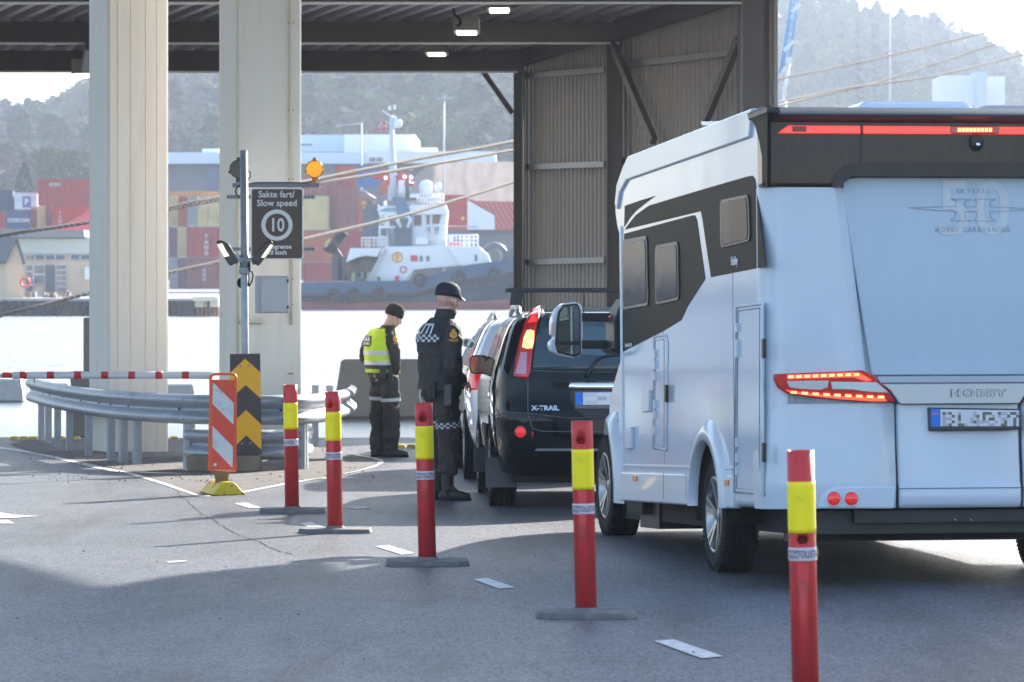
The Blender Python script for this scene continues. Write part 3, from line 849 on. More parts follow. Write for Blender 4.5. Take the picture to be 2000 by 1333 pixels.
# white strips painting the bright reflection line onto the bottom flanges
edge = mat("edge_glare_strip", (0.86,0.85,0.83), 0.3)
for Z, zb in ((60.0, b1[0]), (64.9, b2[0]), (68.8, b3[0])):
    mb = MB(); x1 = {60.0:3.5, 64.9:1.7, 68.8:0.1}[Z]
    mb.box((XL, Z-0.02, zb-0.028), (x1, Z-0.002, zb+0.002)); mb.box((XL, Z, zb-0.012), (x1, Z+0.36, zb-0.002)); cu(mb.build("edge_glare_strip", edge))
# columns at the wall
def wcol(c, pxl, pxr, ytop, mt=steel_brown):
    Z = c.y; xl = (pxl-1000)*Z/F; xr = (pxr-1000)*Z/F; zt = W(0,ytop,Z).z; zb = gz(Z)
    mb = MB(); t = 0.016; d = 0.26
    mb.box((xl, Z, zb), (xl+t*1.5, Z+d, zt)); mb.box((xr-t, Z, zb), (xr, Z+d, zt)); mb.box((xl+t*1.5, Z+d*0.45, zb), (xr-t, Z+d*0.45+t, zt))
    return cu(mb.build("column", mt))
wcol(cf, 1003, 1026, 139)
wcol(cm_, 1185, 1214, 84)
# near column: closed box look
Z = 59.9; mb = MB(); xl = (1450-1000)*Z/F; xr = (1491-1000)*Z/F
mb.box((xl, Z, gz(Z)), (xr, Z+0.3, W(0,-60,Z).z)); cu(mb.build("column", steel_brown, bevel=0.004))
mb = MB(); xg = (1447-1000)*Z/F; mb.box((xg, Z-0.02, gz(Z)), (xg+0.03, Z+0.3, W(0,8,Z).z)); mb.box((xg-0.03, Z+0.33, gz(Z)), (xg+0.03, Z+0.36, W(0,8,Z).z)); cu(mb.build("cover_plate", mat("plate_grey", (0.16,0.15,0.145), 0.45, metal=0.3)))
# other side columns outside the picture
for Z in (60.2, 65.0, 68.9):
    mb = MB(); mb.box((XL+0.1, Z, gz(Z)), (XL+0.4, Z+0.28, zr(Z)-0.3)); cu(mb.build("column", steel_brown))
# wall sheeting
wo = cn + Vector((0.33, 0, 0))
def wall_pt(s, off, z):
    nrm = Vector((CW.y, -CW.x, 0))
    p = wo + CW*s + nrm*off
    return Vector((p.x, p.y, z))
L0 = (cf-cn).length
mb = MB(); s = -0.1; prof = []
rp = 0.172
while s < L0+0.75:
    for ds, off in ((0,0),(0.03,0),(0.045,-0.032),(0.085,-0.032),(0.10,0)): prof.append((s+ds, off))
    s += rp
n = len(prof)
vs = [wall_pt(a, o_, gz(60)+0.2-1.0) for a, o_ in prof] + [wall_pt(a, o_, zr(wall_pt(a,0,0).y)+0.05) for a, o_ in prof]
mb.add(vs, [(i,i+1,n+i+1,n+i) for i in range(n-1)])
wallm = mat("wall_sheet", (0.37,0.325,0.30), 0.5, var=0.05, scale=1.5, dirt=(0.25,0.2,0.18), dscale=2, damt=0.3, stretch=(1,1,0.3))
o = mb.build("wall_sheeting", wallm, fix=False); md = o.modifiers.new("s",'SOLIDIFY'); md.thickness = 0.002; cu(o)
# wall head beam, girts, braces
def wall_hit(px, py, off):
    nrm = Vector((CW.y, -CW.x, 0)); o_ = Vector((0,0,EYE)); d = Vector(((px-1000)/F, 1, -(py-HY)/F))
    p0 = wo + nrm*off; t = (p0-o_).dot(nrm)/d.dot(nrm); return o_ + d*t
def wbar(a, b_, w, h, name, off=-0.18, m=steel_brown):
    p = wall_hit(*a, off); q = wall_hit(*b_, off); mb = MB(); mb.bar(p, q, w, h); return cu(mb.build(name, m, bevel=0.004))
p = wall_hit(1448,-22,-0.15); 
wbar((1448,-20),(1203,57), 0.18, 0.34, "eaves_beam"); wbar((1186,57),(1008,112), 0.18, 0.34, "eaves_beam")
girtm = mat("girt_steel", (0.26,0.245,0.235), 0.4, metal=0.4, var=0.1)
for a, b_ in (((1023,149),(1184,136)),((1023,327),(1184,321)),((1023,513),(1184,508)),((1218,128),(1440,102)),((1214,316),(1446,300)),((1214,508),(1446,503))):
    wbar(a, b_, 0.09, 0.10, "girt", -0.09, girtm)
wbar((1196,86),(1277,276), 0.10, 0.13, "brace", -0.32); wbar((1444,76),(1377,236), 0.10, 0.13, "brace", -0.32)
mb = MB(); mb.bar(W(944,141,69.4), W(1001,222,69.4), 0.07, 0.09); cu(mb.build("knee_brace", mat("black_brace", (0.03,0.03,0.035), 0.35, metal=0.4)))
mb = MB(); mb.tube([W(1021.5,140,68.7), W(1021.5,600,68.7)], 0.013, 6); cu(mb.build("cable_pipe", mat("pale_pipe", (0.4,0.38,0.36), 0.4)))
# roof lights
def rlight(x0, x1, ytop, ybot, Z, depth, label, lens=0.5):
    r = empty("roof_light", W((x0+x1)/2, ybot, Z)); tag(r, label, 'ceiling light', "box lights under the canopy roof")
    zt = W(0,ytop,Z).z; zb = W(0,ybot,Z).z; a = (x0-1000)*Z/F; c = (x1-1000)*Z/F
    mb = MB(); mb.box((a,Z,zb),(c,Z+depth,zt)); under(r, mb.build("housing", mat("light_case", (0.30,0.26,0.22), 0.5), bevel=0.01))
    mb = MB(); mb.box((a+0.05,Z+0.05,zb-0.012),(c-0.05,Z+depth-0.05,zb)); under(r, mb.build("diffuser", mat("lit_diffuser", (0.9,0.9,0.8), 0.4, emit=(1.0,0.93,0.72), estr=3.2)))
rlight(885, 936, 31, 60, 62.0, 1.1, "box light under the canopy roof between the first and second beams")
rlight(829, 874, 88, 103, 66.4, 1.0, "box light at the farthest canopy beam, left of the other lit one")
rlight(950, 1000, -4, 16, 62.6, 1.1, "box light close to the top edge of the picture")
rlight(139, 182, 115, 144, 66.2, 0.9, "box light partly hidden by the first cream column")
mb = MB(); mb.tube([W(893,52,61.95),W(899,46,61.95),W(899,38,61.95),W(888,30,61.95),W(886,18,62.3)], 0.02, 6); under(bpy.data.objects["roof_light"], mb.build("cable", rubber))
mb = MB(); mb.bar(W(168,128,66.0), W(176,86,64.0), 0.14, 0.2); cu(mb.build("hanger", steel_brown))

# ================================================================ OVERHEAD SLAB (added out of view, edge shaped to shade the foreground)
HW = 8.0
def sh(px, py):   # the point 8 m up whose shadow lands on the pixel
    g = G(px, py); h = HW - g.z
    return (g.x + TO_SUN.x/TO_SUN.z*h, g.y + TO_SUN.y/TO_SUN.z*h)
edge_px = [(-420,1010),(-200,1045),(0,1093),(80,1112),(160,1136),(210,1150),(300,1148),(410,1138),(418,1126),(520,1108),(640,1095),(720,1150),(1500,1105),(2500,1100)]
poly = [sh(*p) for p in edge_px]
right = poly[-1]
poly += [(34, right[1]), (34, 31.2), (-22, 31.2), (-22, poly[0][1]+1.5)]
hole = None
slab_root = empty("shade_slab", (14, 30, gz(30))); tag(slab_root, "unseen concrete slab added high over the lanes to shade the foreground", 'shade_slab')
mb = MB(); mb.prism(poly, lambda a,b_: (a,b_,HW), lambda a,b_: (a,b_,HW+0.5)); under(slab_root, mb.build("deck", concrete))
for x, y in ((30,33),(-19,33)):
    mb = MB(); mb.box((x-0.4,y-0.4,gz(y)),(x+0.4,y+0.4,HW)); under(slab_root, mb.build("pillar", concrete))

# ================================================================ MOORING ROPES
ropem = mat("hemp_rope", (0.15,0.13,0.115), 0.85, var=0.25, scale=20, bump=0.4, bscale=80)
def rope(pts, r, label, name="mooring_rope"):
    """pts: (px, py, Z); three twisted strands"""
    P = [W(*p) for p in pts]; P = smooth_path(P, 14)
    out = []; acc = 0
    for i in range(len(P)-1):
        seg = (P[i+1]-P[i]).length; k = max(1, int(seg/0.10))
        for j in range(k): out.append((P[i].lerp(P[i+1], j/k), acc+seg*j/k))
        acc += seg
    mb = MB(); tdir = (P[-1]-P[0]).normalized(); a = tdir.cross(Vector((0,0,1))).normalized(); b_ = tdir.cross(a)
    for k in range(3):
        mb.tube([p + (a*cos(2*pi*k/3+s*2*pi/0.62) + b_*sin(2*pi*k/3+s*2*pi/0.62))*r*0.52 for p, s in out], r*0.56, 5, caps=False)
    return tag(mb.build(name, ropem, fix=False), label, 'rope', "mooring ropes hanging across the harbour")
rope([(-260,512,84),(0,461,85),(173,434.5,87),(330,405,90),(427,386,92),(600,354,97),(800,314,106),(1000,277,118),(1250,222,140),(1495,160,160),(1700,118,175),(2000,45,200),(2150,5,215)], 0.047, "uppermost mooring rope, passing left to right behind both columns")
rope([(300,415,90),(427,391,93),(625,358,98),(800,329,105),(1000,294,118),(1260,245,140),(1530,198,160),(1660,172,170),(1830,148,182),(2000,107,200),(2150,75,215)], 0.045, "middle mooring rope starting behind the speed sign")
rope([(-260,680,83),(0,617,84),(173,573,86),(330,533,89),(425,512,91),(592,468,95),(800,418,104),(1000,357,116),(1260,275,140),(1570,195,165),(1700,165,175),(1850,118,188),(2000,68,200),(2150,20,215)], 0.047, "lowest mooring rope, sloping from the quay at left up behind the sign")

# ================================================================ FAR SHORE
conc_far = mat("far_quay", (0.30,0.29,0.28), 0.9, var=0.2, bump=0.2)
b = MB()
GZ2 = -0.5
b.add([(-900,338,GZ2),(-22,338,GZ2),(-22,350,GZ2),(900,350,GZ2),(900,3200,GZ2),(-900,3200,GZ2)], [(0,1,2,3,4,5)])
tag(b.build("far_ground", mat("far_asphalt", (0.18,0.18,0.18), 0.9, var=0.2)), kind='structure')
# quay walls
b = MB(); b.box((-900,337.6,-5),(-21.6,338.4,GZ2-0.02)); b.box((-21.8,349.6,-5),(900,350.4,GZ2-0.02)); b.box((-22.4,338.4,-5),(-21.6,349.6,GZ2-0.02))
tag(b.build("quay_wall", conc_far), "low concrete quay wall along the far shore", 'quay wall')

# left wharf
DQ = 289.0
def Wz(px, py, D): return W(px, py, D)
wharf = empty("wharf", W(200, 618, DQ)); tag(wharf, "timber wharf with pale concrete lip and hanging tyre fenders, across the water at left", 'wharf')
tim = mat("wharf_timber", (0.085,0.07,0.065), 0.85, var=0.5, scale=1.5, bump=0.4, stretch=(1,1,0.2))
mb = MB(); a = W(-120,588,DQ); c = W(430,588,DQ); mb.box((a.x,DQ,a.z-0.9),(c.x,DQ+48,a.z)); 
for i in range(44):
    x = a.x+(c.x-a.x)*(i+0.5)/44 + random.uniform(-.1,.1); mb.box((x-0.14,DQ-0.15,WZ-1.5),(x+0.14+random.uniform(0,.2),DQ+0.2,a.z-0.05))
under(wharf, mb.build("piles", tim))
mb = MB(); zt = W(0,583,DQ).z; mb.box((a.x,DQ-0.3,a.z),(c.x,DQ+48,zt)); under(wharf, mb.build("deck_lip", mat("lip_concrete", (0.42,0.41,0.40), 0.8, var=0.15)))
tyre_m = mat("fender_tyre", (0.04,0.04,0.043), 0.8, var=0.2)
def torus(c, R, r, mb, n=20, m=8, ax='Y'):
    Mx = T(*c) @ (rot('X', radians(90)) if ax == 'Y' else Matrix())
    mb.add([(cos(2*pi*i/n)*(R+r*cos(2*pi*j/m)), sin(2*pi*i/n)*(R+r*cos(2*pi*j/m)), r*sin(2*pi*j/m)*1.2) for i in range(n) for j in range(m)],
           [(i*m+j, ((i+1)%n)*m+j, ((i+1)%n)*m+(j+1)%m, i*m+(j+1)%m) for i in range(n) for j in range(m)], 0, True, Mx)
for x, y in ((10,596),(30,597),(88,608),(113,594),(160,598),(173,606)):
    mb = MB(); torus(W(x,y,DQ-0.45), 0.25, 0.10, mb); under(wharf, mb.build("tyre_fender", tyre_m))
# yellow/white work float with rust legs at the wharf end
mb = MB(); a = W(381,579,DQ-2); c = W(430,600,DQ-2); mb.box((a.x,DQ-4,W(0,588,DQ-2).z),(c.x,DQ-1.0,a.z)); 
for x0, x1 in ((384,402),(413,430)):
    p = W(x0,588,DQ-2); q = W(x1,600,DQ-2); mb.box((p.x,DQ-3.5,q.z),(q.x,DQ-1.4,p.z))
ft = empty("work_float", W(405,614,DQ-2)); tag(ft, "white and orange work float on rusty legs moored beside the second column", 'float')
under(ft, mb.build("deck", mat("float_cream", (0.75,0.66,0.5), 0.6, var=0.1)))
mb = MB()
for x in (388,396,404,412,420,427): mb.box((W(x-1.6,0,DQ-2).x,DQ-3,WZ-0.2),(W(x+1.6,0,DQ-2).x,DQ-2.6,W(0,600,DQ-2).z))
under(ft, mb.build("leg", mat("rust_legs", (0.30,0.13,0.06), 0.8, var=0.3)))

# gable hut
def hut():
    r = empty("gable_hut", W(22,583,DQ+3)); tag(r, "small tan gabled hut with dark roof at the left edge of the wharf", 'hut')
    D = DQ+3; tan = mat("tan_cladding", (0.62,0.47,0.32), 0.8, var=0.08, scale=3, stretch=(8,8,0.4))
    mb = MB(); mb.prism([(12,583),(12,513),(33,466),(46,513),(46,583)], lambda x,y: W(x,y,D), lambda x,y: W(x,y,D)+Vector((-1.6,3.2,0))); under(r, mb.build("wall", tan))
    mb = MB(); 
    p = [W(34,462,D-0.3), W(50,516,D-0.3), W(47.5,517,D-0.3), W(33.5,468,D-0.3)]; q = [v+Vector((-1.8,3.8,0)) for v in p]; mb.add(p+q, [(0,1,2,3),(7,6,5,4),(0,4,5,1),(1,5,6,2),(2,6,7,3),(3,7,4,0)])
    p = [W(34,462,D-0.3), W(9,514,D-0.3), W(11.5,515,D-0.3), W(33.5,468,D-0.3)]; q = [v+Vector((-3.4,3.8,0)) for v in p]; mb.add(p+q, [(0,1,2,3),(7,6,5,4),(0,4,5,1),(1,5,6,2),(2,6,7,3),(3,7,4,0)])
    under(r, mb.build("roof", mat("hut_roof", (0.10,0.10,0.115), 0.6, var=0.2)))
    mb = MB(); mb.box((W(-40,0,D).x, D+3, W(0,583,D).z),(W(12,0,D).x,D+6,W(0,515,D).z)); under(r, mb.build("annex_wall", tan))
    mb = MB(); mb.prism([(-40,463),(33,463),(12,516),(-40,516)], lambda x,y: W(x,y,D+2.8), lambda x,y: W(x,y,D+2.8)+Vector((0,0.3,0))); under(r, mb.build("annex_roof", MATS["hut_roof"]))
hut()
mb = MB(); torus(W(49,552,DQ+1.5), 0.32, 0.09, mb); tag(mb.build("lifebuoy", mat("buoy_red", (0.75,0.10,0.06), 0.5)), "red and white lifebuoy hanging on the tan hut's corner", 'lifebuoy')
# low shed with windows
sh_ = empty("quay_shed", W(110,583,305)); tag(sh_, "low tan and grey-green shed with white framed windows and double doors behind the wharf", 'shed')
D = 305
gg = mat("shed_panel", (0.50,0.52,0.46), 0.7, var=0.05); tn = mat("shed_tan", (0.60,0.47,0.33), 0.8, var=0.06)
mb = MB(); a = W(20,466,D); c = W(215,496,D); mb.box((a.x,D,c.z),(c.x,D+10,a.z)); under(sh_, mb.build("upper_wall", gg))
mb = MB(); c = W(215,583,D); a2 = W(20,496,D); mb.box((a2.x,D+0.3,c.z),(c.x,D+10,a2.z)); under(sh_, mb.build("wall", tn))
mb = MB(); a = W(10,450,D+4); c = W(166,464,D-1); mb.prism([(10,465),(166,464),(163,450),(10,449)], lambda x,y: W(x,y,D-0.6), lambda x,y: W(x,y,D-0.6)+Vector((0,11,0))); under(sh_, mb.build("roof", mat("shed_roof", (0.22,0.22,0.22), 0.7)))
wf = mat("window_white", (0.75,0.76,0.78), 0.5); gl = mat("far_glass", (0.10,0.13,0.17), 0.08, coat=0.5)
def window(root, x0, y0, x1, y1, D, nx=1, ny=1, th=1.2, name="window"):
    mb = MB(); a = W(x0,y0,D); c = W(x1,y1,D); mb.box((a.x,D,c.z),(c.x,D+0.12,a.z)); f = under(root, mb.build(name, wf))
    mb = MB(); 
    for i in range(nx):
        for j in range(ny):
            p = W(x0+(x1-x0)*(i)/nx+th, y0+(y1-y0)*j/ny+th, D); q = W(x0+(x1-x0)*(i+1)/nx-th*0.6, y0+(y1-y0)*(j+1)/ny-th*0.6, D)
            mb.box((p.x,D-0.03,q.z),(q.x,D+0.05,p.z))
    g_ = mb.build("pane", gl); g_.parent = f; return f
for x0, x1 in ((49,67),(68,87),(88,107),(108,127),(137,156),(157,176)): window(sh_, x0, 497, x1, 508, D+0.1)
window(sh_, 49,517,65,570,D+0.1,1,4); window(sh_, 65,517,88,555,D+0.1,1,2,1.6); window(sh_, 108,517,129,570,D+0.1,1,5)
mb = MB(); a = W(89,518,D+0.15); c = W(107,570,D+0.15); mb.box((a.x,D+0.1,c.z),(c.x,D+0.3,a.z)); under(sh_, mb.build("door", mat("door_grey", (0.12,0.13,0.15), 0.5)))
mb = MB(); a = W(166,522,D-0.2); c = W(176,546,D-0.2); mb.box((a.x,D-0.3,c.z),(c.x,D+0.3,a.z)); under(sh_, mb.build("wall_box", wf))
# clutter on the wharf: parked bicycles/pallets read as scrap
def scrap(x0, x1, y0, y1, D, cols, n, name, label, cat):
    r = random.Random(x0); mb = MB(); ms = [mat("scrap_%d" % i, c_, 0.7, var=0.2) for i, c_ in enumerate(cols)]
    for i in range(n):
        x = r.uniform(x0, x1); h = r.uniform(3, y1-y0); p = W(x, y1, D); q = W(x+r.uniform(2,7), y1-h, D)
        mb.box((p.x, D+r.uniform(-1,1), p.z), (q.x, D+r.uniform(1.1,2), q.z), i % len(cols))
    return tag(mb.build(name, ms), label, cat)
scrap(50, 130, 568, 582, DQ+6, [(0.16,0.13,0.12),(0.25,0.2,0.17),(0.11,0.12,0.14)], 26, "pallet_pile", "low pile of dark pallets and gear in front of the shed doors", 'pallet pile')
tag(scrap(97, 112, 575, 582, DQ+2, [(0.75,0.25,0.05)], 3, "orange_crates", "orange crates", 'crates'), "little orange crate row at the wharf edge before the shed", 'crates')

# ---------------------------------------------------------------- containers
def cont_mat(name, c): return mat("container_"+name, c, 0.55, var=0.12, scale=0.5, dirt=(c[0]*0.5+.05,c[1]*0.45+.04,c[2]*0.4+.03), dscale=0.7, damt=0.5)
CM = dict(red=cont_mat("red",(0.40,0.045,0.045)), brown=cont_mat("brown",(0.28,0.09,0.08)), tan=cont_mat("tan",(0.60,0.47,0.22)), blue=cont_mat("blue",(0.05,0.09,0.22)), navy=cont_mat("navy",(0.04,0.055,0.12)),
          grey=cont_mat("grey",(0.36,0.37,0.36)), white=cont_mat("white",(0.70,0.74,0.78)), rust=cont_mat("rust",(0.44,0.11,0.05)), purple=cont_mat("purple",(0.22,0.09,0.13)), orange=cont_mat("orange",(0.60,0.30,0.10)), pblue=cont_mat("pblue",(0.06,0.16,0.40)))
CNAME = dict(red="red", brown="brown", tan="tan", blue="dark blue", navy="navy blue", grey="grey", white="white", rust="rusty orange-red", purple="purple-brown", orange="orange", pblue="bright blue")
def container(x0, y0, x1, y1, D, c, end, label, depth=None):
    a = W(x0,y1,D); b_ = W(x1,y0,D); w = b_.x-a.x; h = b_.z-a.z
    dep = depth or (6.06 if end else 2.44)
    r = empty("shipping_container", (a.x+w/2, D+dep/2, a.z)); tag(r, label, 'container', "shipping containers stacked on the far quay")
    mb = MB(); m = CM[c]
    fr = 0.10
    # corrugated body inside a frame
    nrib = max(3, int(w/0.28)); vs = []; 
    if end:
        mb.box((a.x+fr*0.5,D+0.05,a.z+0.1),(b_.x-fr*0.5,D+dep,b_.z-0.05))
        for i in range(4):
            x = a.x + w*(0.2+0.2*i); mb.tube([(x,D-0.01,a.z+0.15),(x,D-0.01,b_.z-0.12)], 0.03, 6)
        mb.box((a.x+w/2-0.015,D+0.03,a.z+0.1),(a.x+w/2+0.015,D+0.06,b_.z-0.1))
    else:
        prof = []
        for i in range(nrib):
            s0 = a.x+fr+(w-2*fr)*i/nrib; dw = (w-2*fr)/nrib
            prof += [(s0,D+0.05),(s0+dw*0.35,D+0.05),(s0+dw*0.5,D+0.09),(s0+dw*0.85,D+0.09)]
        prof.append((b_.x-fr,D+0.05)); prof += [(b_.x-fr,D+dep),(a.x+fr,D+dep)]
        mb.prism(prof, lambda p,q: (p,q,a.z+0.12), lambda p,q: (p,q,b_.z-0.08))
    o = mb.build("body", m); under(r, o)
    mb = MB()
    for xx in (a.x, b_.x-fr): mb.box((xx,D,a.z),(xx+fr,D+0.14,b_.z)); mb.box((xx,D+dep-0.1,a.z),(xx+fr,D+dep,b_.z))
    mb.box((a.x+fr,D,a.z),(b_.x-fr,D+0.12,a.z+0.14)); mb.box((a.x+fr,D,b_.z-0.09),(b_.x-fr,D+0.12,b_.z))
    under(r, mb.build("frame", m)); return r
def cont_text(r, t, px, py, h, D, vertical=False, m=None, bold=0.03):
    m = m or mat("container_print", (0.72,0.72,0.72), 0.6)
    if vertical:
        for i, ch in enumerate(t): sign_text(ch, px, py+i*h*0.95, h, r, m, Z=D-0.02, bold=bold)
    else: sign_text(t, px, py, h, r, m, Z=D-0.02, bold=bold)
D1 = 392
cl = []
left = [
 (-60,371,25,412,D1,'navy',0,"navy blue container at the far left of the top row"),
 (28,377,73,409,D1,'white',0,"white container with a blue P square on the far quay"),
 (74,350,240,402,D1-4,'red',0,"long red container topmost left of the first cream column"),
 (12,412,59,447,D1,'blue',0,"dark blue container with white lettering in the lower row"),
 (-40,415,11,447,D1,'red',0,"red container cut by the left picture edge"),
 (60,405,72,447,D1,'brown',1,"narrow brown container end right of the dark blue one"),
 (73,403,88,447,D1,'tan',1,"tan container end in the lower row at left"),
 (89,403,100,447,D1,'purple',1,"purple-brown container end beside the tan one at left"),
 (101,403,240,447,D1,'red',0,"red container with vertical white lettering above the shed roof"),
 (331,384,347,443,D1,'tan',1,"tan container end at the left of the block between the columns"),
 (348,384,366,443,D1,'rust',1,"rusty container end second from left between the columns"),
 (367,384,386,443,D1,'grey',1,"grey container end in the block between the columns"),
 (387,384,480,443,D1,'tan',0,"long tan container in the top row between the columns"),
 (331,445,346,503,D1,'purple',1,"purple-brown container end in the middle row between the columns"),
 (347,445,364,503,D1,'tan',1,"tan container end in the middle row between the columns"),
 (365,445,480,503,D1,'red',0,"red container with vertical lettering in the middle row between the columns"),
 (331,505,346,575,D1,'grey',1,"grey container end in the bottom row between the columns"),
 (347,505,364,575,D1,'purple',1,"purple-brown container end in the bottom row between the columns"),
 (365,505,480,575,D1,'brown',0,"brown container with faded lettering at the bottom between the columns"),
 (592,384,642,449,D1,'tan',0,"tan container right of the brown speed sign"),
 (592,451,652,512,D1,'rust',0,"rusty red container under the tan one right of the sign"),
 (592,514,652,572,D1,'red',0,"red container at quay level right of the sign"),
 (644,364,662,449,D1+2,'brown',1,"tall brown container end beside the tan container"),
 (663,364,698,449,D1+2,'brown',0,"brown container behind the tug's funnel"),
 (699,380,730,449,D1+2,'rust',0,"rust coloured container with yellow lettering behind the tug's mast"),
 (653,451,730,512,D1+2,'red',0,"red container behind the tug's dark loader crane"),
 (653,514,730,572,D1+2,'brown',0,"brown container low behind the tug's loader crane"),
 (592,345,652,382,D1+6,'brown',0,"brown container under the grey warehouse wall"),
 (656,324,692,366,D1+6,'red',0,"bright red container below the pale warehouse"),
 (698,324,740,366,D1+6,'pblue',0,"bright blue container beside the tug's red mast platform"),
 (741,355,800,380,D1+6,'rust',0,"rust container peeping past the tug's mast"),
 (862,381,912,441,D1,'red',0,"red container with yellow mark right of the wheelhouse"),
 (862,443,912,500,D1,'rust',0,"rust container under the red one right of the wheelhouse"),
]
for q in left: cl.append(container(*q))
# orange edge row on top of the middle block
cl.append(container(331,374,480,383,D1+3,'orange',0,"flat orange rack lying on top of the container block between the columns"))
yl = mat("container_yellow_print", (0.75,0.55,0.12), 0.6)
sign_text("P", 52, 395, 16, cl[1], mat("p_blue_txt", (0.75,0.78,0.85), 0.5), Z=D1-0.06, bold=0.04)
mb = MB(); mb.prism([(44,384),(60,384),(60,406),(44,406)], lambda x,y: W(x,y,D1-0.03), lambda x,y: W(x,y,D1+0.02)); under(cl[1], mb.build("emblem", mat("p_blue", (0.10,0.13,0.36), 0.5)))
cont_text(cl[3], "COSCON", 36, 431, 10, D1)
cont_text(cl[2], "GOLD", 107, 361, 8, D1-4)
cont_text(cl[8], "YANG", 117, 416, 8.5, D1, True)
cont_text(cl[15], "YANG", 403, 463, 11, D1, True)
cont_text(cl[18], "YANG", 399, 520, 9, D1, True)
cont_text(cl[12], "TRITON", 407, 404, 5, D1, True, mat("container_dark_print", (0.2,0.15,0.07), 0.6), 0.0)
cont_text(cl[24], "MSC", 711, 397, 12, D1+2, True, yl)
mb = MB(); a = W(905,426,D1-0.05); mb.prism(ring_pts(904,427,3.5,12), lambda x,y: W(x,y,D1-0.05), lambda x,y: W(x,y,D1)); under(cl[31], mb.build("emblem", yl))

# ---------------------------------------------------------------- buildings
def building(name, label, parts, base, cat='warehouse'):
    r = empty(name, W(*base)); tag(r, label, cat)
    for pn, x0, y0, x1, y1, D, dep, m in parts:
        a = W(x0,y1,D); c = W(x1,y0,D); mb = MB(); mb.box((a.x,D,min(a.z, c.z)),(c.x,D+dep,c.z)); under(r, mb.build(pn, m))
    return r
whm = mat("clad_white", (0.78,0.80,0.82), 0.6, var=0.03, scale=1, stretch=(5,1,0.1)); blm = mat("clad_pale_blue", (0.52,0.62,0.74), 0.6, var=0.03, stretch=(5,1,0.1))
grm = mat("clad_grey", (0.17,0.175,0.20), 0.7, var=0.06); lbm = mat("roof_blue_white", (0.62,0.72,0.82), 0.5, var=0.04)
wh = building("warehouse", "large pale blue and white warehouse with dark grey wall behind the containers", [
  ("wall", 225,320,1000,520,470,30,grm), ("roof_edge", 225,298,716,320,468,34,lbm), ("upper_wall", 586,264,672,297,474,25,blm), ("white_hall", 672,263,810,298,473,26,whm),
  ("parapet", 716,296,968,319,467,34,whm), ("roof_house", 813,289,852,303,478,8,whm), ("roof_house", 395,291,427,299,478,8,whm)], (600,560,470))
window(wh, 586,280,611,286,473.9); window(wh, 720,307,748,317,466.9, 2)
mb = MB(); a = W(404,327,469.5); c = W(427,372,469.5); mb.box((a.x,469.4,c.z),(c.x,469.9,a.z)); under(wh, mb.build("door", mat("door_dark", (0.08,0.11,0.20), 0.5)))
# striped vertical features
# gravel / salt heap
def heap():
    mb = MB(); D = 440
    def fn(u, v):
        x = 790 + (1180-790)*v; t = (v-0.0)
        ridge = 321 + max(0, (835-x))*1.4*0.9 if x < 835 else 319+ (x-835)*0.02
        ridge = 318 + (max(0,(850-x))/60)**1.4*48
        base = W(x, 480, D-30*(1-u)); top = W(x, ridge, D)
        z = base.z+(top.z-base.z)*u**0.9; Y = D-26*(1-u)
        return Vector((x-1000, 0, 0))*Y/F + Vector((0, Y, z+0.15*random.random()))
    mb.grid(fn, 14, 60)
    tag(mb.build("sand_heap", mat("sand", (0.26,0.195,0.16), 0.95, var=0.1, scale=0.3, dirt=(0.18,0.14,0.125), dscale=0.12, damt=0.6)), "broad pinkish tan sand heap behind the tug's wheelhouse", 'sand heap')
heap()
# white house with red roof
hr = empty("harbour_house", W(950,505,375)); tag(hr, "white gabled harbour building with red tiled roof right of the tug", 'house'); D = 375
mb = MB(); mb.prism([(914,449),(914,393),(966,421),(966,449)], lambda x,y: W(x,y,D), lambda x,y: W(x,y,D)+Vector((0,10,0))); under(hr, mb.build("wall", whm))
mb = MB(); mb.prism([(912,388),(965,418.5),(968,450),(1060,448),(1060,395),(930,393)], lambda x,y: W(x,y,D+0.4), lambda x,y: W(x,y,D+0.4)+Vector((0,9,0))); 
rr = mat("red_roof", (0.50,0.10,0.08), 0.6, var=0.1, stretch=(6,1,1)); under(hr, mb.build("roof", rr))
mb = MB()
for i in range(12): 
    p = W(938+i*9.5, 395, D-0.05+0.4); q = W(968+i*9.5 if i*9.5+968 < 1060 else 1060, 447, D+0.35); mb.bar(p, q, 0.12, 0.12)
under(hr, mb.build("roof_rib", mat("roof_rib", (0.62,0.20,0.17), 0.6)))
mb = MB(); a = W(866,449,D+2); c = W(1060,520,D+2); mb.box((a.x,D+1,c.z),(c.x,D+9,a.z)); under(hr, mb.build("lower_wall", mat("lower_grey", (0.16,0.165,0.18), 0.7)))
sign_text("NORDIC", 925, 444, 5, hr, mat("dark_print", (0.1,0.12,0.2), 0.6), Z=D-0.05)
# pinkish-red tarpaulin roof behind the shed
mb = MB(); mb.prism([(112,447),(173,412),(300,400),(300,470),(112,470)], lambda x,y: W(x,y,330), lambda x,y: W(x,y,330)+Vector((0,8,0)))
tag(mb.build("red_tent_roof", mat("tent_red", (0.62,0.10,0.12), 0.6)), "pink-red sloping tent roof beside the first cream column", 'tent')
# office block on the right hillside
ob = building("hillside_block", "pale flat roofed block with a round stair tower on the hazy hillside at right", [("wall",1838,148,1908,205,560,12,whm), ("tower",1908,140,1927,215,556,6,blm),("wall",1927,150,1963,205,560,12,whm)], (1900,215,560), 'building')
# tall pale silo just right of the canopy
mb = MB(); a = W(1486,-60,420); c = W(1516,560,420); mb.box((a.x,420,c.z),(c.x,426,a.z)); tag(mb.build("silo_tower", mat("silo", (0.58,0.66,0.74), 0.6, var=0.04)), "tall pale blue tower rising just right of the canopy's near column", 'tower')

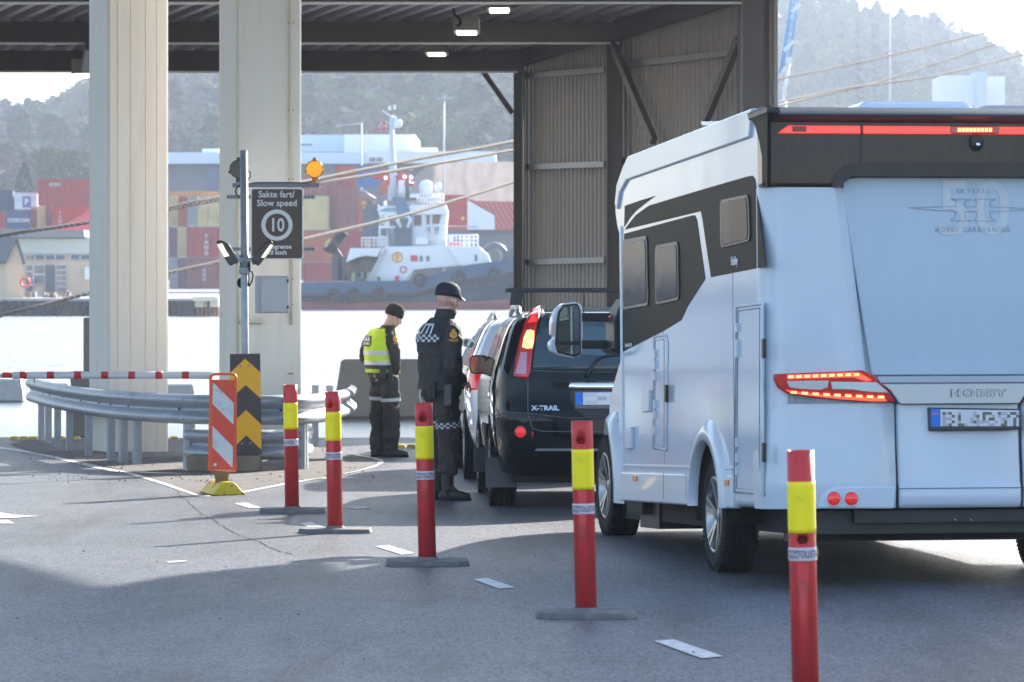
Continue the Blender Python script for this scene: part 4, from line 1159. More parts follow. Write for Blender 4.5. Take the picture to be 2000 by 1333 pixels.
# lamp masts on the far shore
def lamp_mast(px, ytop, ybase, D, label, arms=((-1,1),)):
    r = empty("light_mast", W(px, ybase, D)); tag(r, label, 'light mast'); mb = MB()
    mb.tube([W(px,ybase,D), W(px,ytop,D)], [0.14,0.08], 10); under(r, mb.build("mast", mat("mast_grey", (0.5,0.53,0.56), 0.5)))
    for x0, x1, y in arms:
        mb = MB(); mb.tube([W(px,ytop+2,D), W((x0+x1)/2,y,D)], 0.08, 6); a = W(x0,y-2.5,D); c = W(x1,y+2.5,D); mb.box((a.x,D-0.4,c.z),(c.x,D+0.4,a.z)); under(r, mb.build("lamp_head", mat("lamp_head", (0.30,0.33,0.36), 0.5)))
lamp_mast(867, 186, 560, 410, "tall twin headed light mast standing right of the tug", ((853,866,193),(872,883,192)))
lamp_mast(706, 240, 560, 430, "thin light mast left of the tug's mast", ((656,664,246),))
lamp_mast(1738, -40, 560, 520, "thin tall mast on the hazy right hillside", ((1733,1745,-35),))

# blue lattice crane
cr = empty("lattice_crane", W(1535,560,300)); tag(cr, "light blue lattice crane jib leaning up right of the canopy", 'crane'); D = 300
cbm = mat("crane_blue", (0.10,0.33,0.62), 0.5); cwm = mat("crane_white", (0.75,0.77,0.8), 0.5)
mb = MB()
A = [W(1522,150,D), W(1552,-40,D)]; B = [W(1542,120,D), W(1566,-40,D)]; C_ = [W(1530,140,D)+Vector((0,1.4,0)), W(1556,-40,D)+Vector((0,1.4,0))]
for q in (A,B,C_): mb.tube(q, 0.065, 8)
for i in range(11):
    t = i/11; t2 = (i+0.5)/11; t3 = (i+1)/11
    mb.tube([A[0].lerp(A[1],t), B[0].lerp(B[1],t2)], 0.03, 6); mb.tube([B[0].lerp(B[1],t2), A[0].lerp(A[1],t3)], 0.03, 6); mb.tube([C_[0].lerp(C_[1],t), B[0].lerp(B[1],t2)], 0.03, 6)
under(cr, mb.build("jib", cbm))
mb = MB(); mb.tube([W(1529,196,D), W(1541,122,D)], 0.13, 8); mb.tube([W(1522,150,D), W(1541,122,D)], 0.10, 8); mb.tube([W(1529,196,D), W(1529,560,D)], 0.3, 10); under(cr, mb.build("mast", cwm))
mb = MB(); mb.bar(W(1532,99,D-0.5), W(1549,81,D-0.5), 0.2, 0.25); mb.bar(W(1547,24,D-0.5), W(1563,8,D-0.5), 0.2, 0.25); mb.cbox(W(1541,119,D-0.3), (0.4,0.5,0.45)); under(cr, mb.build("fitting", cwm))
mb = MB()
for x in (1677, 1708): mb.tube([W(x,-40,D), W(x,210,D)], 0.035, 5)
tag(mb.build("hoist_cable", mat("cable_grey", (0.25,0.27,0.3), 0.6)), "pair of thin vertical hoist cables before the right hillside", 'cable')
# ================================================================ TUG BOAT
DT = 333.0
tug = empty("tug_boat", W(800,605,DT)); tag(tug, "blue hulled tug boat with white wheelhouse and tyre fenders on the water", 'tug boat')
hull_b = mat("hull_blue", (0.012,0.030,0.065), 0.4, var=0.25, scale=0.8, dirt=(0.06,0.07,0.09), dscale=1.2, damt=0.6)
hull_l = mat("bulwark_blue", (0.035,0.085,0.16), 0.45, var=0.15, scale=1.2, dirt=(0.07,0.075,0.085), dscale=1.5, damt=0.5)
hull_r = mat("hull_red", (0.30,0.07,0.06), 0.6, var=0.2, scale=0.8)
twhite = mat("tug_white", (0.80,0.82,0.84), 0.35, var=0.04, dirt=(0.6,0.5,0.42), dscale=1.5, damt=0.2)
tgrey = mat("tug_grey", (0.10,0.12,0.15), 0.5, var=0.1); tbluef = mat("funnel_blue", (0.10,0.19,0.30), 0.45)
tred = mat("tug_red", (0.62,0.06,0.06), 0.5)
BEAM = 9.0
def tu(o): return under(tug, o)
# hull sections along px: (px, deck_y, halfbeam factor)
top = [(492,556,.75),(520,555,.9),(560,553,1),(640,551,1),(700,550,1),(790,549,1),(806,548,1),(850,535,1),(900,523,.98),(950,514,.93),(1000,507,.84),(1060,498,.66),(1110,488,.42),(1150,480,.12)]
def hull_grid(yf0, yf1, mt, name, k0=1.0, k1=1.0, proud=0.0):
    mb = MB(); n = len(top); vs = []
    for side in (-1, 1):
        for px, dy, hb in top:
            for t in range(4):
                u = t/3; y = yf0(px, dy)*(1-u)+yf1(px, dy)*u; f = k0*(1-u)+k1*u
                hbx = hb*(f if px > 950 else 1)
                p = W(px - (0 if px < 1000 else (px-1000)*0.25*(1-f)), y, DT)
                vs.append(Vector((p.x, DT + BEAM/2 + side*(BEAM/2*hbx+proud), p.z)))
    fs = []
    for s in range(2):
        for i in range(n-1):
            for j in range(3):
                a = s*n*4 + i*4 + j; fs.append((a, a+4, a+5, a+1))
    for j in range(3): fs.append((j, j+1, n*4+j+1, n*4+j)); a = (n-1)*4+j; fs.append((a, a+1, n*4+a+1, n*4+a))
    for i in range(n-1): fs.append((i*4, n*4+i*4, n*4+i*4+4, i*4+4))
    mb.add(vs, fs, 0, True); return tu(mb.build(name, mt))
sheer = lambda px, dy: dy + (28 if px < 806 else 30)
hull_grid(lambda px,dy: sheer(px,dy)-4, lambda px,dy: 590 if px < 900 else 590-(px-900)*0.06, hull_b, "hull", 1.0, 0.85)
hull_grid(lambda px,dy: 589.5 if px < 900 else 589.5-(px-900)*0.06, lambda px,dy: 612, hull_r, "boot_topping", 0.85, 0.7)
hull_grid(lambda px,dy: dy, lambda px,dy: sheer(px,dy)-3, hull_l, "bulwark", 1.0, 1.0, 0.06)
mb = MB(); P = [W(px, sheer(px,dy)-1, DT)+Vector((0,BEAM/2-BEAM/2*hb-0.12,0)) for px,dy,hb in top]; mb.tube(P, 0.18, 8); tu(mb.build("rubbing_strake", mat("strake", (0.05,0.05,0.055), 0.8)))
for x, y, R in ((651,577,.40),(690,575,.40),(741,574,.42),(820,547,.42),(897,543,.45),(965,536,.42)):
    mb = MB(); torus(W(x,y,DT-0.45), R, 0.16, mb, 24, 10); tu(mb.build("tyre_fender", tyre_m))
mb = MB(); torus(W(965,536,DT-0.5), 0.43, 0.10, mb, 24, 8); tu(mb.build("fender_ring", mat("pale_tyre", (0.35,0.36,0.37), 0.7)))
def flat(pts, z0, z1, name, m, bev=0.03):
    mb = MB(); mb.prism(pts, lambda x,y: W(x,y,DT)+Vector((0,z0,0)), lambda x,y: W(x,y,DT)+Vector((0,z1,0))); return tu(mb.build(name, m, bevel=bev))
# deckhouse
flat([(718,550),(752,482),(873,480),(935,481),(953,496),(958,512),(957,514),(806,527),(790,550)], 1.2, 7.6, "deckhouse", twhite)
flat([(874,484),(934,482),(952,498),(958,512),(900,520),(884,500)], 0.9, 1.25, "deckhouse_fairing", twhite)
flat([(674,513),(683,485),(745,485),(735,502),(712,500),(697,503)], 1.4, 6.8, "aft_wing", twhite)
# stairs / ladder along the slanted edge
mb = MB(); a, b_ = W(717,549,DT), W(752,486,DT)
for off in (0.0, 0.9): mb.bar(a+Vector((0,0.2+off,0)), b_+Vector((0,0.2+off,0)), 0.06, 0.14)
for i in range(16): p = a.lerp(b_, i/16); mb.box((p.x-0.1,p.y+0.2,p.z-0.02),(p.x+0.15,p.y+1.1,p.z+0.02))
tu(mb.build("stairway", mat("stair_grey", (0.5,0.53,0.57), 0.5)))
# emblem ring on the deckhouse
def dring(cx, cy, r1, r2, z, m, name):
    n = 32; R1 = ring_pts(cx,cy,r1,n); R2 = ring_pts(cx,cy,r2,n); mb = MB()
    mb.add([W(x,y,DT)+Vector((0,z,0)) for x,y in R1+R2], [(i,(i+1)%n,n+(i+1)%n,n+i) for i in range(n)]); return tu(mb.build(name, m))
og = mat("emblem_orange", (0.85,0.36,0.04), 0.5)
dring(775.5,503,11.2,7.6,1.17,og,"emblem")
mb = MB(); mb.prism([(775.5,495),(780,499),(779,507),(775.5,511),(772,507),(771,499)], lambda x,y: W(x,y,DT)+Vector((0,1.16,0)), lambda x,y: W(x,y,DT)+Vector((0,1.19,0))); tu(mb.build("emblem", og))
rb = dring(787,527,7.2,4.6,1.13,tred,"lifebuoy_ring")
flat([(801,499),(815,499),(815,511),(801,511)],1.15,1.19,"red_panel",tred,0)
for x in (819,832): flat([(x,500),(x+6,500),(x+6,511),(x,511)],1.15,1.19,"window",gl,0)
flat([(927,498),(932,498),(932,510),(927,510)],0.86,0.89,"window",gl,0)
flat([(771,540),(778,538),(779,549),(771,550)],0.6,1.19,"fire_box",tred,0)
# deck bollards, towing winch, aft clutter
flat([(736,549),(736,543),(734,541),(744,541),(742,543),(742,549)],0.4,0.8,"bollard",tgrey,0)
mb = MB(); mb.lathe([(0,-1.2),(1.25,-1.2),(1.3,0),(1.25,1.2),(0,1.2)], 24, 0, T(*(W(700,528,DT)+Vector((0,4,0)))) @ rot('X', radians(90))); 
mb.lathe([(0,-.8),(.9,-.8),(.9,.8),(0,.8)], 20, 0, T(*(W(722,520,DT)+Vector((0,3,0)))) @ rot('X', radians(90)))
tu(mb.build("winch", mat("winch_brown", (0.12,0.085,0.08), 0.7, var=0.4)))
mb = MB(); rr_ = random.Random(5)
for i in range(16):
    x = rr_.uniform(680,716); h = rr_.uniform(4,20); p = W(x,550,DT); mb.box((p.x,DT+rr_.uniform(1,3),p.z),(p.x+0.25,DT+3.4,W(0,550-h,DT).z), i%3)
tu(mb.build("deck_gear", [mat("gear_green", (0.16,0.25,0.2), 0.7), mat("gear_tan", (0.45,0.38,0.2), 0.7), tgrey]))
# loader crane aft
mb = MB()
for q, w in (((659,548,659,502),1.3),((659,505,640,478),0.7),((638,492,668,452),0.9),((668,455,652,470),0.6),((640,480,632,492),0.7)):
    mb.bar(W(q[0],q[1],DT)+Vector((0,5,0)), W(q[2],q[3],DT)+Vector((0,5,0)), 0.7, w*0.9)
tu(mb.build("deck_crane", mat("crane_dark", (0.035,0.045,0.07), 0.5, var=0.3)))
flat([(628,482),(633,470),(639,466),(640,471),(633,483)],4.2,4.6,"crane_panel",mat("crane_yellow", (0.55,0.48,0.12), 0.6),0)
for x in (668, 674): 
    mb = MB(); mb.tube([W(x,549,DT)+Vector((0,4,0)), W(x-1,505,DT)+Vector((0,4,0))], 0.09, 6); tu(mb.build("deck_pole", tgrey))
# wheelhouse block
flat([(771,481),(768,450),(775,424),(790,424),(804,480)],2.6,6.4,"lower_block",tgrey)
flat([(803,481),(803,400),(870,400),(873,418),(866,430),(866,481)],2.3,6.8,"wheelhouse_core",twhite)
flat([(797,420),(797,404),(800,400),(868,400),(874,412),(873,418)],1.9,7.1,"bridge_roof",twhite)
flat([(866,482),(866,425),(860,420),(862,417),(874,415),(872,430),(869,482)],2.2,6.9,"bridge_front",twhite)
for q in ([(808,418),(822,418),(822,441),(807,440)],[(832,420),(838,420),(838,438),(832,438)],[(844,418),(861,419),(857,437),(843,437)],[(833,443),(839,443),(839,457),(833,457)],[(848,443),(856,443),(855,457),(848,457)]):
    flat(q,2.22,2.27,"window",mat("bridge_glass",(0.13,0.08,0.08),0.1,coat=0.5),0)
# aft control cab with slanting windows
flat([(744,436),(735,408),(742,402),(775,402),(775,445),(757,446)],2.0,5.5,"aft_cab",twhite)
flat([(738,413),(752,405),(772,405),(773,413)],1.94,1.98,"window",mat("cab_glass_pale",(0.25,0.36,0.42),0.1),0)
flat([(740,421),(749,418),(752,437),(747,438)],1.94,1.98,"window",mat("green_panel",(0.45,0.62,0.5),0.4),0)
flat([(757,422),(770,421),(773,441),(760,441)],1.94,1.98,"window",gl,0)
flat([(742,446),(754,446),(754,461),(742,460)],1.94,2.0,"window",gl,0)
flat([(738,441),(756,441),(758,482),(738,482)],2.05,5.4,"aft_cab_base",twhite)
# funnels
flat([(770,388),(791,388),(804,425),(804,481),(780,481),(768,455),(776,430)],1.6,3.0,"funnel",tbluef)
flat([(775,426),(797,426),(803,440),(803,481),(768,481),(770,455)],1.5,3.1,"funnel_base",tgrey)
def hring():
    mb = MB(); P = [W(x,y,DT)+Vector((0,1.42,0)) for x,y in ((782,445),(776,430),(779,424),(788,422),(797,424),(801,430),(795,445))]; mb.tube(P, 0.14, 8); return tu(mb.build("funnel_emblem", twhite))
hring()
flat([(704,463),(704,410),(714,398),(735,398),(738,425),(736,465)],4.5,6.6,"aft_funnel",tgrey)
mb = MB(); mb.tube([W(699,375,DT)+Vector((0,5,0)), W(726,392,DT)+Vector((0,5,0))], 0.35, 12); tu(mb.build("exhaust", mat("exhaust_brown",(0.25,0.18,0.17),0.6)))
flat([(704,463),(757,463),(757,466),(704,466)],1.8,5.5,"aft_deck",twhite,0)
# mast and monitors
def tpole(pts, r, m, name="mast"):
    mb = MB(); mb.tube([W(x,y,DT)+Vector((0,4,0)) for x,y in pts], r, 8); return tu(mb.build(name, m))
mgrey = mat("mast_pale", (0.55,0.60,0.66), 0.5)
tpole([(765,390),(764,330),(762,222)], [0.45,0.3,0.16], mgrey)
tpole([(764,226),(757,222),(743,212)], 0.07, mgrey, "spar"); tpole([(748,392),(752,424)], 0.12, twhite, "stay"); tpole([(780,389),(781,350)], 0.3, twhite, "pillar"); tpole([(794,389),(794,350)], 0.22, tgrey, "pillar"); tpole([(770,389),(772,350)], 0.18, tred, "pillar")
for (x,y) in ((758,208),(768,206),(770,228)):
    mb = MB(); mb.cbox(W(x,y,DT)+Vector((0,4,0)), (0.22,0.2,0.35)); tu(mb.build("nav_light", twhite))
tpole([(763,232),(780,232)], 0.06, mgrey, "spar")
mb = MB(); mb.lathe([(0,.45),(.25,.4),(.38,.2),(.38,0),(.28,-.25),(0,-.25)], 16, 0, T(*(W(774,241,DT)+Vector((0,4,0))))); tu(mb.build("radome", twhite))
tpole([(737,335),(770,333)], 0.16, tred, "red_spar"); tpole([(724,343),(795,345),(801,342)], 0.22, tred, "red_spar"); tpole([(778,336),(784,342)], 0.2, tred, "red_spar"); tpole([(795,345),(790,358),(806,359)], 0.18, tred, "monitor"); tpole([(756,345),(757,360)], 0.3, tred, "pillar")
flat([(781,326),(803,326),(803,330),(781,329)],3.4,4.6,"radar_scanner",twhite,0)
for x, y in ((751,346),(788,344),(801,345)):
    mb = MB(); mb.lathe([(0,0.05),(.14,0),(0,-.05)], 12, 0, T(*(W(x,y,DT)+Vector((0,3.3,0)))) @ rot('X', radians(90))); tu(mb.build("searchlight", mat("search_lit",(0.95,0.9,0.85),0.3,emit=(1,0.85,0.8),estr=0.8)))
flat([(765,386),(812,386),(812,390),(765,390)],1.8,6.5,"platform",tgrey,0)
# radome on the bridge roof
mb = MB(); prof = [(0,0.0)]+[(0.0,0.0)]; R = 0.62
mb.lathe([(0.42,-0.9),(0.52,-0.85),(0.54,-0.1)]+[(0.54*cos(a_), 0.5*sin(a_)) for a_ in [i*pi/16 for i in range(9)]], 20, 0, T(*(W(830,362,DT)+Vector((0,3.6,0)))) @ Matrix.Scale(1.0,4)); tu(mb.build("radome", twhite))
mb = MB(); mb.lathe([(0.1,-0.5),(0.26,-0.3),(0.27,0.0),(0.15,0.25),(0,0.28)], 14, 0, T(*(W(854,362,DT)+Vector((0,3.6,0))))); tu(mb.build("radome", twhite))
# railings
def railing(x0, x1, ytop, ybot, off, step=7, curve=0):
    mb = MB(); n_ = max(2, int((x1-x0)/step)+1)
    for i in range(n_+1):
        x = x0+(x1-x0)*i/n_; mb.tube([W(x,ybot,DT)+Vector((0,off,0)), W(x,ytop,DT)+Vector((0,off,0))], 0.045, 5)
    for t in (0, .35, .7):
        y = ytop+(ybot-ytop)*t; mb.tube([W(x0,y,DT)+Vector((0,off,0)), W(x1,y,DT)+Vector((0,off,0))], 0.04, 5)
    return tu(mb.build("railing", twhite))
railing(800,864,378,400,2.3); railing(800,864,378,400,6.3); railing(870,932,459,480,1.3); railing(870,932,459,480,6.8,9); railing(705,752,465,484,1.6,8); railing(830,868,441,478,2.0,6); railing(806,830,463,480,1.6,6)
flat([(810,475),(812,464),(832,464),(836,470),(834,478),(812,478)],1.5,2.1,"liferaft",twhite)
flat([(712,466),(719,466),(719,484),(712,484)],2.0,2.5,"locker",mat("locker_tan",(0.55,0.42,0.15),0.6),0)
flat([(873,474),(900,474),(900,480),(873,480)],2.0,5,"deck_box",tred,0); flat([(884,463),(896,463),(896,470),(884,470)],3.0,4.5,"deck_box",mat("box_blue",(0.08,0.2,0.45),0.5),0)
# bow winch silhouettes
mb = MB(); torus(W(965,500,DT)+Vector((0,4,0)), 0.85, 0.3, mb, 24, 8); tu(mb.build("bow_winch", tgrey))
flat([(985,512),(990,490),(1000,484),(1030,484),(1030,512)],2.0,5.0,"bow_gear",tgrey)
# Norwegian flag
fl = MB(); cols = {0:(0.70,0.02,0.05)}
fm = [mat("flag_red",(0.72,0.03,0.05),0.7), mat("flag_white",(0.85,0.85,0.85),0.7), mat("flag_blue",(0.02,0.04,0.25),0.7)]
nx, ny = 22, 16
def fp(i, j):
    u = i/nx; v = j/ny; p = W(734+17.5*u + 2.2*(v-.5)*-1, 236+15*v - 1.5*sin(u*5), DT); return p+Vector((0,4+0.15*sin(u*7+v*2),0))
for i in range(nx):
    for j in range(ny):
        a_ = 6 <= i <= 9; b2_ = 6 <= j <= 9; c3 = 7 <= i <= 8; d3 = 7 <= j <= 8
        mi = 2 if (c3 or d3) else (1 if (a_ or b2_) else 0)
        fl.add([fp(i,j),fp(i+1,j),fp(i+1,j+1),fp(i,j+1)], [(0,1,2,3)], mi, True)
tu(fl.build("flag", fm, fix=False))
mb = MB(); mb.tube([W(752,232,DT)+Vector((0,4,0)), W(752,256,DT)+Vector((0,4,0))], 0.02, 5); tu(mb.build("halyard", mgrey))
sign_text("TUG", 812, 586, 11, tug, mat("hull_marks",(0.45,0.5,0.55),0.6), Z=DT-0.02) if False else None

# ================================================================ TREES & HILLS
leafm = {}
def leaf_mat(name, c, var=0.6):
    m, nt, b_ = nodes_mat(name)
    oi = nt.nodes.new("ShaderNodeTexCoord"); n = nt.nodes.new("ShaderNodeTexNoise"); n.inputs["Scale"].default_value = 0.09; n.inputs["Detail"].default_value = 6; n.inputs["Roughness"].default_value = 0.7
    nt.links.new(oi.outputs["Object"], n.inputs["Vector"])
    mr = nt.nodes.new("ShaderNodeMapRange"); mr.inputs["From Min"].default_value = .3; mr.inputs["From Max"].default_value = .7; mr.inputs["To Min"].default_value = 1-var; mr.inputs["To Max"].default_value = 1+var
    nt.links.new(n.outputs["Fac"], mr.inputs["Value"])
    sc = nt.nodes.new("ShaderNodeVectorMath"); sc.operation = 'SCALE'; sc.inputs[0].default_value = c; nt.links.new(mr.outputs[0], sc.inputs["Scale"])
    nt.links.new(sc.outputs[0], b_.inputs["Base Color"]); b_.inputs["Roughness"].default_value = 0.9; b_.inputs["Specular IOR Level"].default_value = 0.0
    return m
conif = leaf_mat("conifer_foliage", (0.020,0.030,0.018)); pine = leaf_mat("pine_foliage", (0.085,0.100,0.036)); bare = leaf_mat("bare_twigs", (0.120,0.095,0.085)); 
rng_ = np.random.default_rng(11)
def tree_proto(kind, n):
    """leaf-clump quads of a unit-height tree"""
    q = rng_
    if kind == 'cone':
        t = q.random(n)**0.75; z = 0.1+0.9*t; r = 0.26*(1-t)**0.8*(0.5+0.5*q.random(n))+0.01
    elif kind == 'pine':
        z = 0.42+0.56*q.random(n); w = np.sqrt(np.clip(1-((z-0.70)/0.30)**2, 0.02, 1)); r = 0.30*w*q.random(n)**0.4
    else:
        z = 0.25+0.75*q.random(n); w = np.sqrt(np.clip(1-((z-0.62)/0.42)**2, 0.02, 1)); r = 0.36*w*q.random(n)**0.45
    a = q.random(n)*2*pi
    C = np.stack([r*np.cos(a), r*np.sin(a), z], 1)
    s = (0.055 if kind != 'bare' else 0.035)*(0.6+0.9*q.random(n))
    u = q.normal(size=(n,3)); u /= np.linalg.norm(u, axis=1)[:,None]
    v = np.cross(u, q.normal(size=(n,3))); v /= np.linalg.norm(v, axis=1)[:,None]
    el = 1.0 if kind != 'bare' else 2.2
    return np.stack([C-u*s[:,None]*el, C-v*s[:,None], C+u*s[:,None]*el, C+v*s[:,None]], 1)   # n,4,3
def mesh_from_quads(Q, name, m):
    n = Q.shape[0]; me = bpy.data.meshes.new(name)
    me.vertices.add(n*4); me.vertices.foreach_set("co", Q.reshape(-1).astype(np.float32))
    me.loops.add(n*4); me.loops.foreach_set("vertex_index", np.arange(n*4, dtype=np.int32))
    me.polygons.add(n); me.polygons.foreach_set("loop_start", np.arange(n, dtype=np.int32)*4)
    me.polygons.foreach_set("loop_total", np.full(n, 4, dtype=np.int32))
    me.update(calc_edges=True); me.validate(); me.materials.append(m)
    o = bpy.data.objects.new(name, me); COL.objects.link(o); return o
# ridge rows in picture coordinates, per hill
def interp(x, pts): return float(np.interp(x, [p[0] for p in pts], [p[1] for p in pts]))
HILLS = [ # (name, D0, D1, ridge)
 ("left_hill", 640, 1050, [(-600,300),(-200,250),(0,232),(60,214),(110,217),(173,190),(330,120),(500,80),(900,60),(1300,160),(1500,330),(1700,480)]),
 ("right_hill", 900, 1500, [(300,60),(900,-20),(1500,-8),(1580,6),(1640,-2),(1720,14),(1780,40),(1830,48),(1880,78),(1930,92),(1965,112),(2010,135),(2200,210),(2600,320)]),
]
hillm = mat("hill_soil", (0.04,0.038,0.03), 0.95, var=0.3, scale=0.02)
forest = {'cone': [], 'pine': [], 'bare': []}
protos = {k: [tree_proto(k, nn) for _ in range(5)] for k, nn in (('cone',170),('pine',190),('bare',190))}
def hill_z(h, px, D):
    _, D0, D1, ridge = h
    ztop = EYE + (HY-(interp(px, ridge)+(78 if D1 < 1200 else 50)))*D1/F
    u = min(1, max(0, (D-D0)/(D1-D0)))
    return GZ2 + (ztop-GZ2)*(u**0.8)*(1+0.04*sin(px*0.02+D*0.01))
for h in HILLS:
    name, D0, D1, ridge = h
    mb = MB(); xa, xb = ridge[0][0], ridge[-1][0]
    def fn(u, v, h=h, D0=D0, D1=D1, xa=xa, xb=xb):
        px = xa+(xb-xa)*v; D = D0+(D1-D0)*min(u*1.25, 1.0); z = hill_z(h, px, D)
        Y = D0+(D1*1.25-D0)*u if u > 0.8 else D
        return Vector(((px-1000)*D/F, Y, z if u <= 0.8 else hill_z(h,px,D1)*(1-(u-0.8)*1.2)))
    mb.grid(fn, 24, 80); tag(mb.build("hill", hillm), kind='structure')
    area_n = 2600 if name == "left_hill" else 2400
    for i in range(area_n):
        px = random.uniform(max(xa,-250), min(xb, 2250)); u = random.random()**0.9; D = D0+(D1-D0)*u
        if name == "left_hill" and px > 1530: continue
        if name == "right_hill" and px < 1300: continue
        z = hill_z(h, px, D)
        nval = sin(px*0.012+D*0.006)+sin(px*0.031-D*0.011+2)+random.gauss(0,.8)
        kind = 'pine' if nval > 0.5 else ('cone' if nval > -0.5 else 'bare')
        if name == "left_hill" and u < 0.30 and kind != 'pine' and random.random() < .6: kind = 'bare'
        s = random.uniform(9, 16) * (1.1 if kind == 'cone' else 0.95)
        P_ = random.choice(protos[kind]); a = random.uniform(0, 2*pi)
        Rm = np.array([[cos(a),-sin(a),0],[sin(a),cos(a),0],[0,0,1]])
        wd = random.uniform(1.0,1.5)
        Q = (P_ @ Rm.T) * np.array([s*wd, s*wd, s]) + np.array([(px-1000)*D/F, D, z-1.0])
        forest[kind].append(Q)
for kind, m, nm, lb in (('cone',conif,"conifer_forest","dense dark conifers covering the hazy hills"),('pine',pine,"pine_forest","olive green pine woods on the hazy hills"),('bare',bare,"bare_forest","leafless brownish woods on the lower hill slopes")):
    o = mesh_from_quads(np.concatenate(forest[kind]), nm, m); tag(o, lb, 'forest', kind='stuff')
def single_tree(px, py_base, py_top, D, kind, label, wid=1.0):
    g = W(px, py_base, D); s = (py_base-py_top)*D/F
    r = empty("tree", g); tag(r, label, 'tree')
    mb = MB(); mb.tube([g, g+Vector((0,0,s*0.5)), g+Vector((0,0,s*0.95))], [s*0.022, s*0.015, s*0.004], 8)
    for i in range(7):
        a = i*2.4; z = s*(0.3+0.08*i); mb.tube([g+Vector((0,0,z)), g+Vector((cos(a)*s*0.16*wid, sin(a)*s*0.16, z+s*0.12))], [s*0.008, s*0.003], 5)
    under(r, mb.build("trunk", mat("bark", (0.12,0.09,0.07), 0.9)))
    Q = np.concatenate([tree_proto(kind, 500)*np.array([s*wid,s*wid,s])*1.0]) 
    # smaller clumps
    c_ = Q.mean(1, keepdims=True); Q = c_ + (Q-c_)*0.55 + np.array([g.x,g.y,g.z])
    under(r, mesh_from_quads(Q, "crown", {'cone':conif,'pine':pine,'bare':bare}[kind]))
single_tree(48, 400, 318, 560, 'cone', "dark conifer rising behind the white container, leftmost of the quay trees", 1.2)
single_tree(12, 400, 285, 570, 'bare', "pale leafless tree at the left edge behind the blue container", 1.3)
single_tree(95, 390, 288, 575, 'pine', "pale olive round tree above the red container", 1.3)
single_tree(140, 390, 292, 578, 'pine', "olive tree close to the first cream column's left edge", 1.2)
single_tree(75, 400, 300, 590, 'bare', "pale brownish tree between the dark conifer and the olive tree", 1.1)

# hill behind the viewer (only seen in reflections)
mb = MB()
mb.grid(lambda u,v: Vector((-700+1400*v, -260-60*u, -2+ (42+14*sin(v*9)+8*sin(v*23))*u*(1-0.2*u))), 6, 60)
tag(mb.build("hill", hillm), kind='structure')
mb = MB(); mb.box((-38,-60,0),(-14,-30,6.0)); tag(mb.build("terminal_building", mat("terminal_wall",(0.45,0.42,0.38),0.7)), "low terminal building behind the viewer", 'building')
# ================================================================ VEHICLE HELPERS
def bake(o):
    dg = bpy.context.evaluated_depsgraph_get()
    me = bpy.data.meshes.new_from_object(o.evaluated_get(dg)); o.modifiers.clear(); old = o.data; me.name = old.name; o.data = me
    return o
def cut(o, cutters):
    for c in cutters:
        md = o.modifiers.new("cut", 'BOOLEAN'); md.operation = 'DIFFERENCE'; md.object = c; md.solver = 'EXACT'
    bake(o)
    for c in cutters: bpy.data.objects.remove(c)
    return o
def wheel(parent, c, r, w, rim_r, left=True, spokes=5, steel=False):
    sgn = 1 if left else -1
    M = T(*c) @ rot('Y', radians(-90*sgn))
    prof = [(rim_r-0.01,-w/2+0.02),(rim_r+0.02,-w/2+0.005),(r*0.86,-w/2),(r*0.955,-w/2+0.018),(r*0.99,-w/2+0.035)]
    k = 4
    for i in range(k):
        z0 = -w/2+0.04+(w-0.08)*i/k; z1 = -w/2+0.04+(w-0.08)*(i+1)/k
        prof += [(r,z0+0.004),(r,z1-0.010),(r-0.010,z1-0.008),(r-0.010,z1-0.001)]
    prof += [(r,w/2-0.04),(r*0.99,w/2-0.032),(r*0.955,w/2-0.016),(r*0.90,w/2-0.003),(r*0.86,w/2),(r*0.80,w/2-0.002),(rim_r+0.02,w/2-0.006),(rim_r-0.01,w/2-0.02)]
    mb = MB(); mb.lathe(prof, 64, 0, M)
    # shoulder lugs
    for i in range(72):
        a = 2*pi*i/72; mb.cbox((r*0.975,0,w/2-0.022), (0.026,0.014,0.03), 0, M @ rot('Z', a)); mb.cbox((r*0.975,0,-w/2+0.022), (0.026,0.014,0.03), 0, M @ rot('Z', a))
    ty = mb.build("wheel", rubber, parent)
    mb = MB(); mb.lathe([(rim_r+0.004,w/2-0.008),(rim_r-0.008,w/2-0.003),(rim_r-0.018,w/2-0.02),(rim_r-0.03,w/2-0.09),(rim_r-0.03,-w/2+0.03)], 48, 0, M)
    for i in range(spokes):
        for d in (-0.12, 0.12):
            a = 2*pi*i/spokes+d; a2 = 2*pi*i/spokes+d*1.35
            p = Vector((0.05*cos(a),0.05*sin(a),w/2-0.045)); q = Vector(((rim_r-0.012)*cos(a2),(rim_r-0.012)*sin(a2),w/2-0.016))
            mb.bar(p, q, 0.030, 0.03, 0, (0,0,1), M)
    mb.lathe([(0,w/2-0.03),(0.035,w/2-0.032),(0.07,w/2-0.045),(0.08,w/2-0.08)], 24, 0, M)
    mb.lathe([(0.0,w/2-0.10),(rim_r-0.03,w/2-0.10)], 32, 1, M)
    for i in range(5):
        a = 2*pi*(i+.5)/5; mb.lathe([(0,w/2-0.03),(0.01,w/2-0.034),(0.012,w/2-0.05)], 8, 1, M @ T(0.055*cos(a),0.055*sin(a),0))
    rim = mb.build("rim", [mat("alloy_dark", (0.30,0.31,0.33), 0.3, metal=0.9), mat("rim_dark", (0.02,0.02,0.022), 0.4)], ty)
    return ty

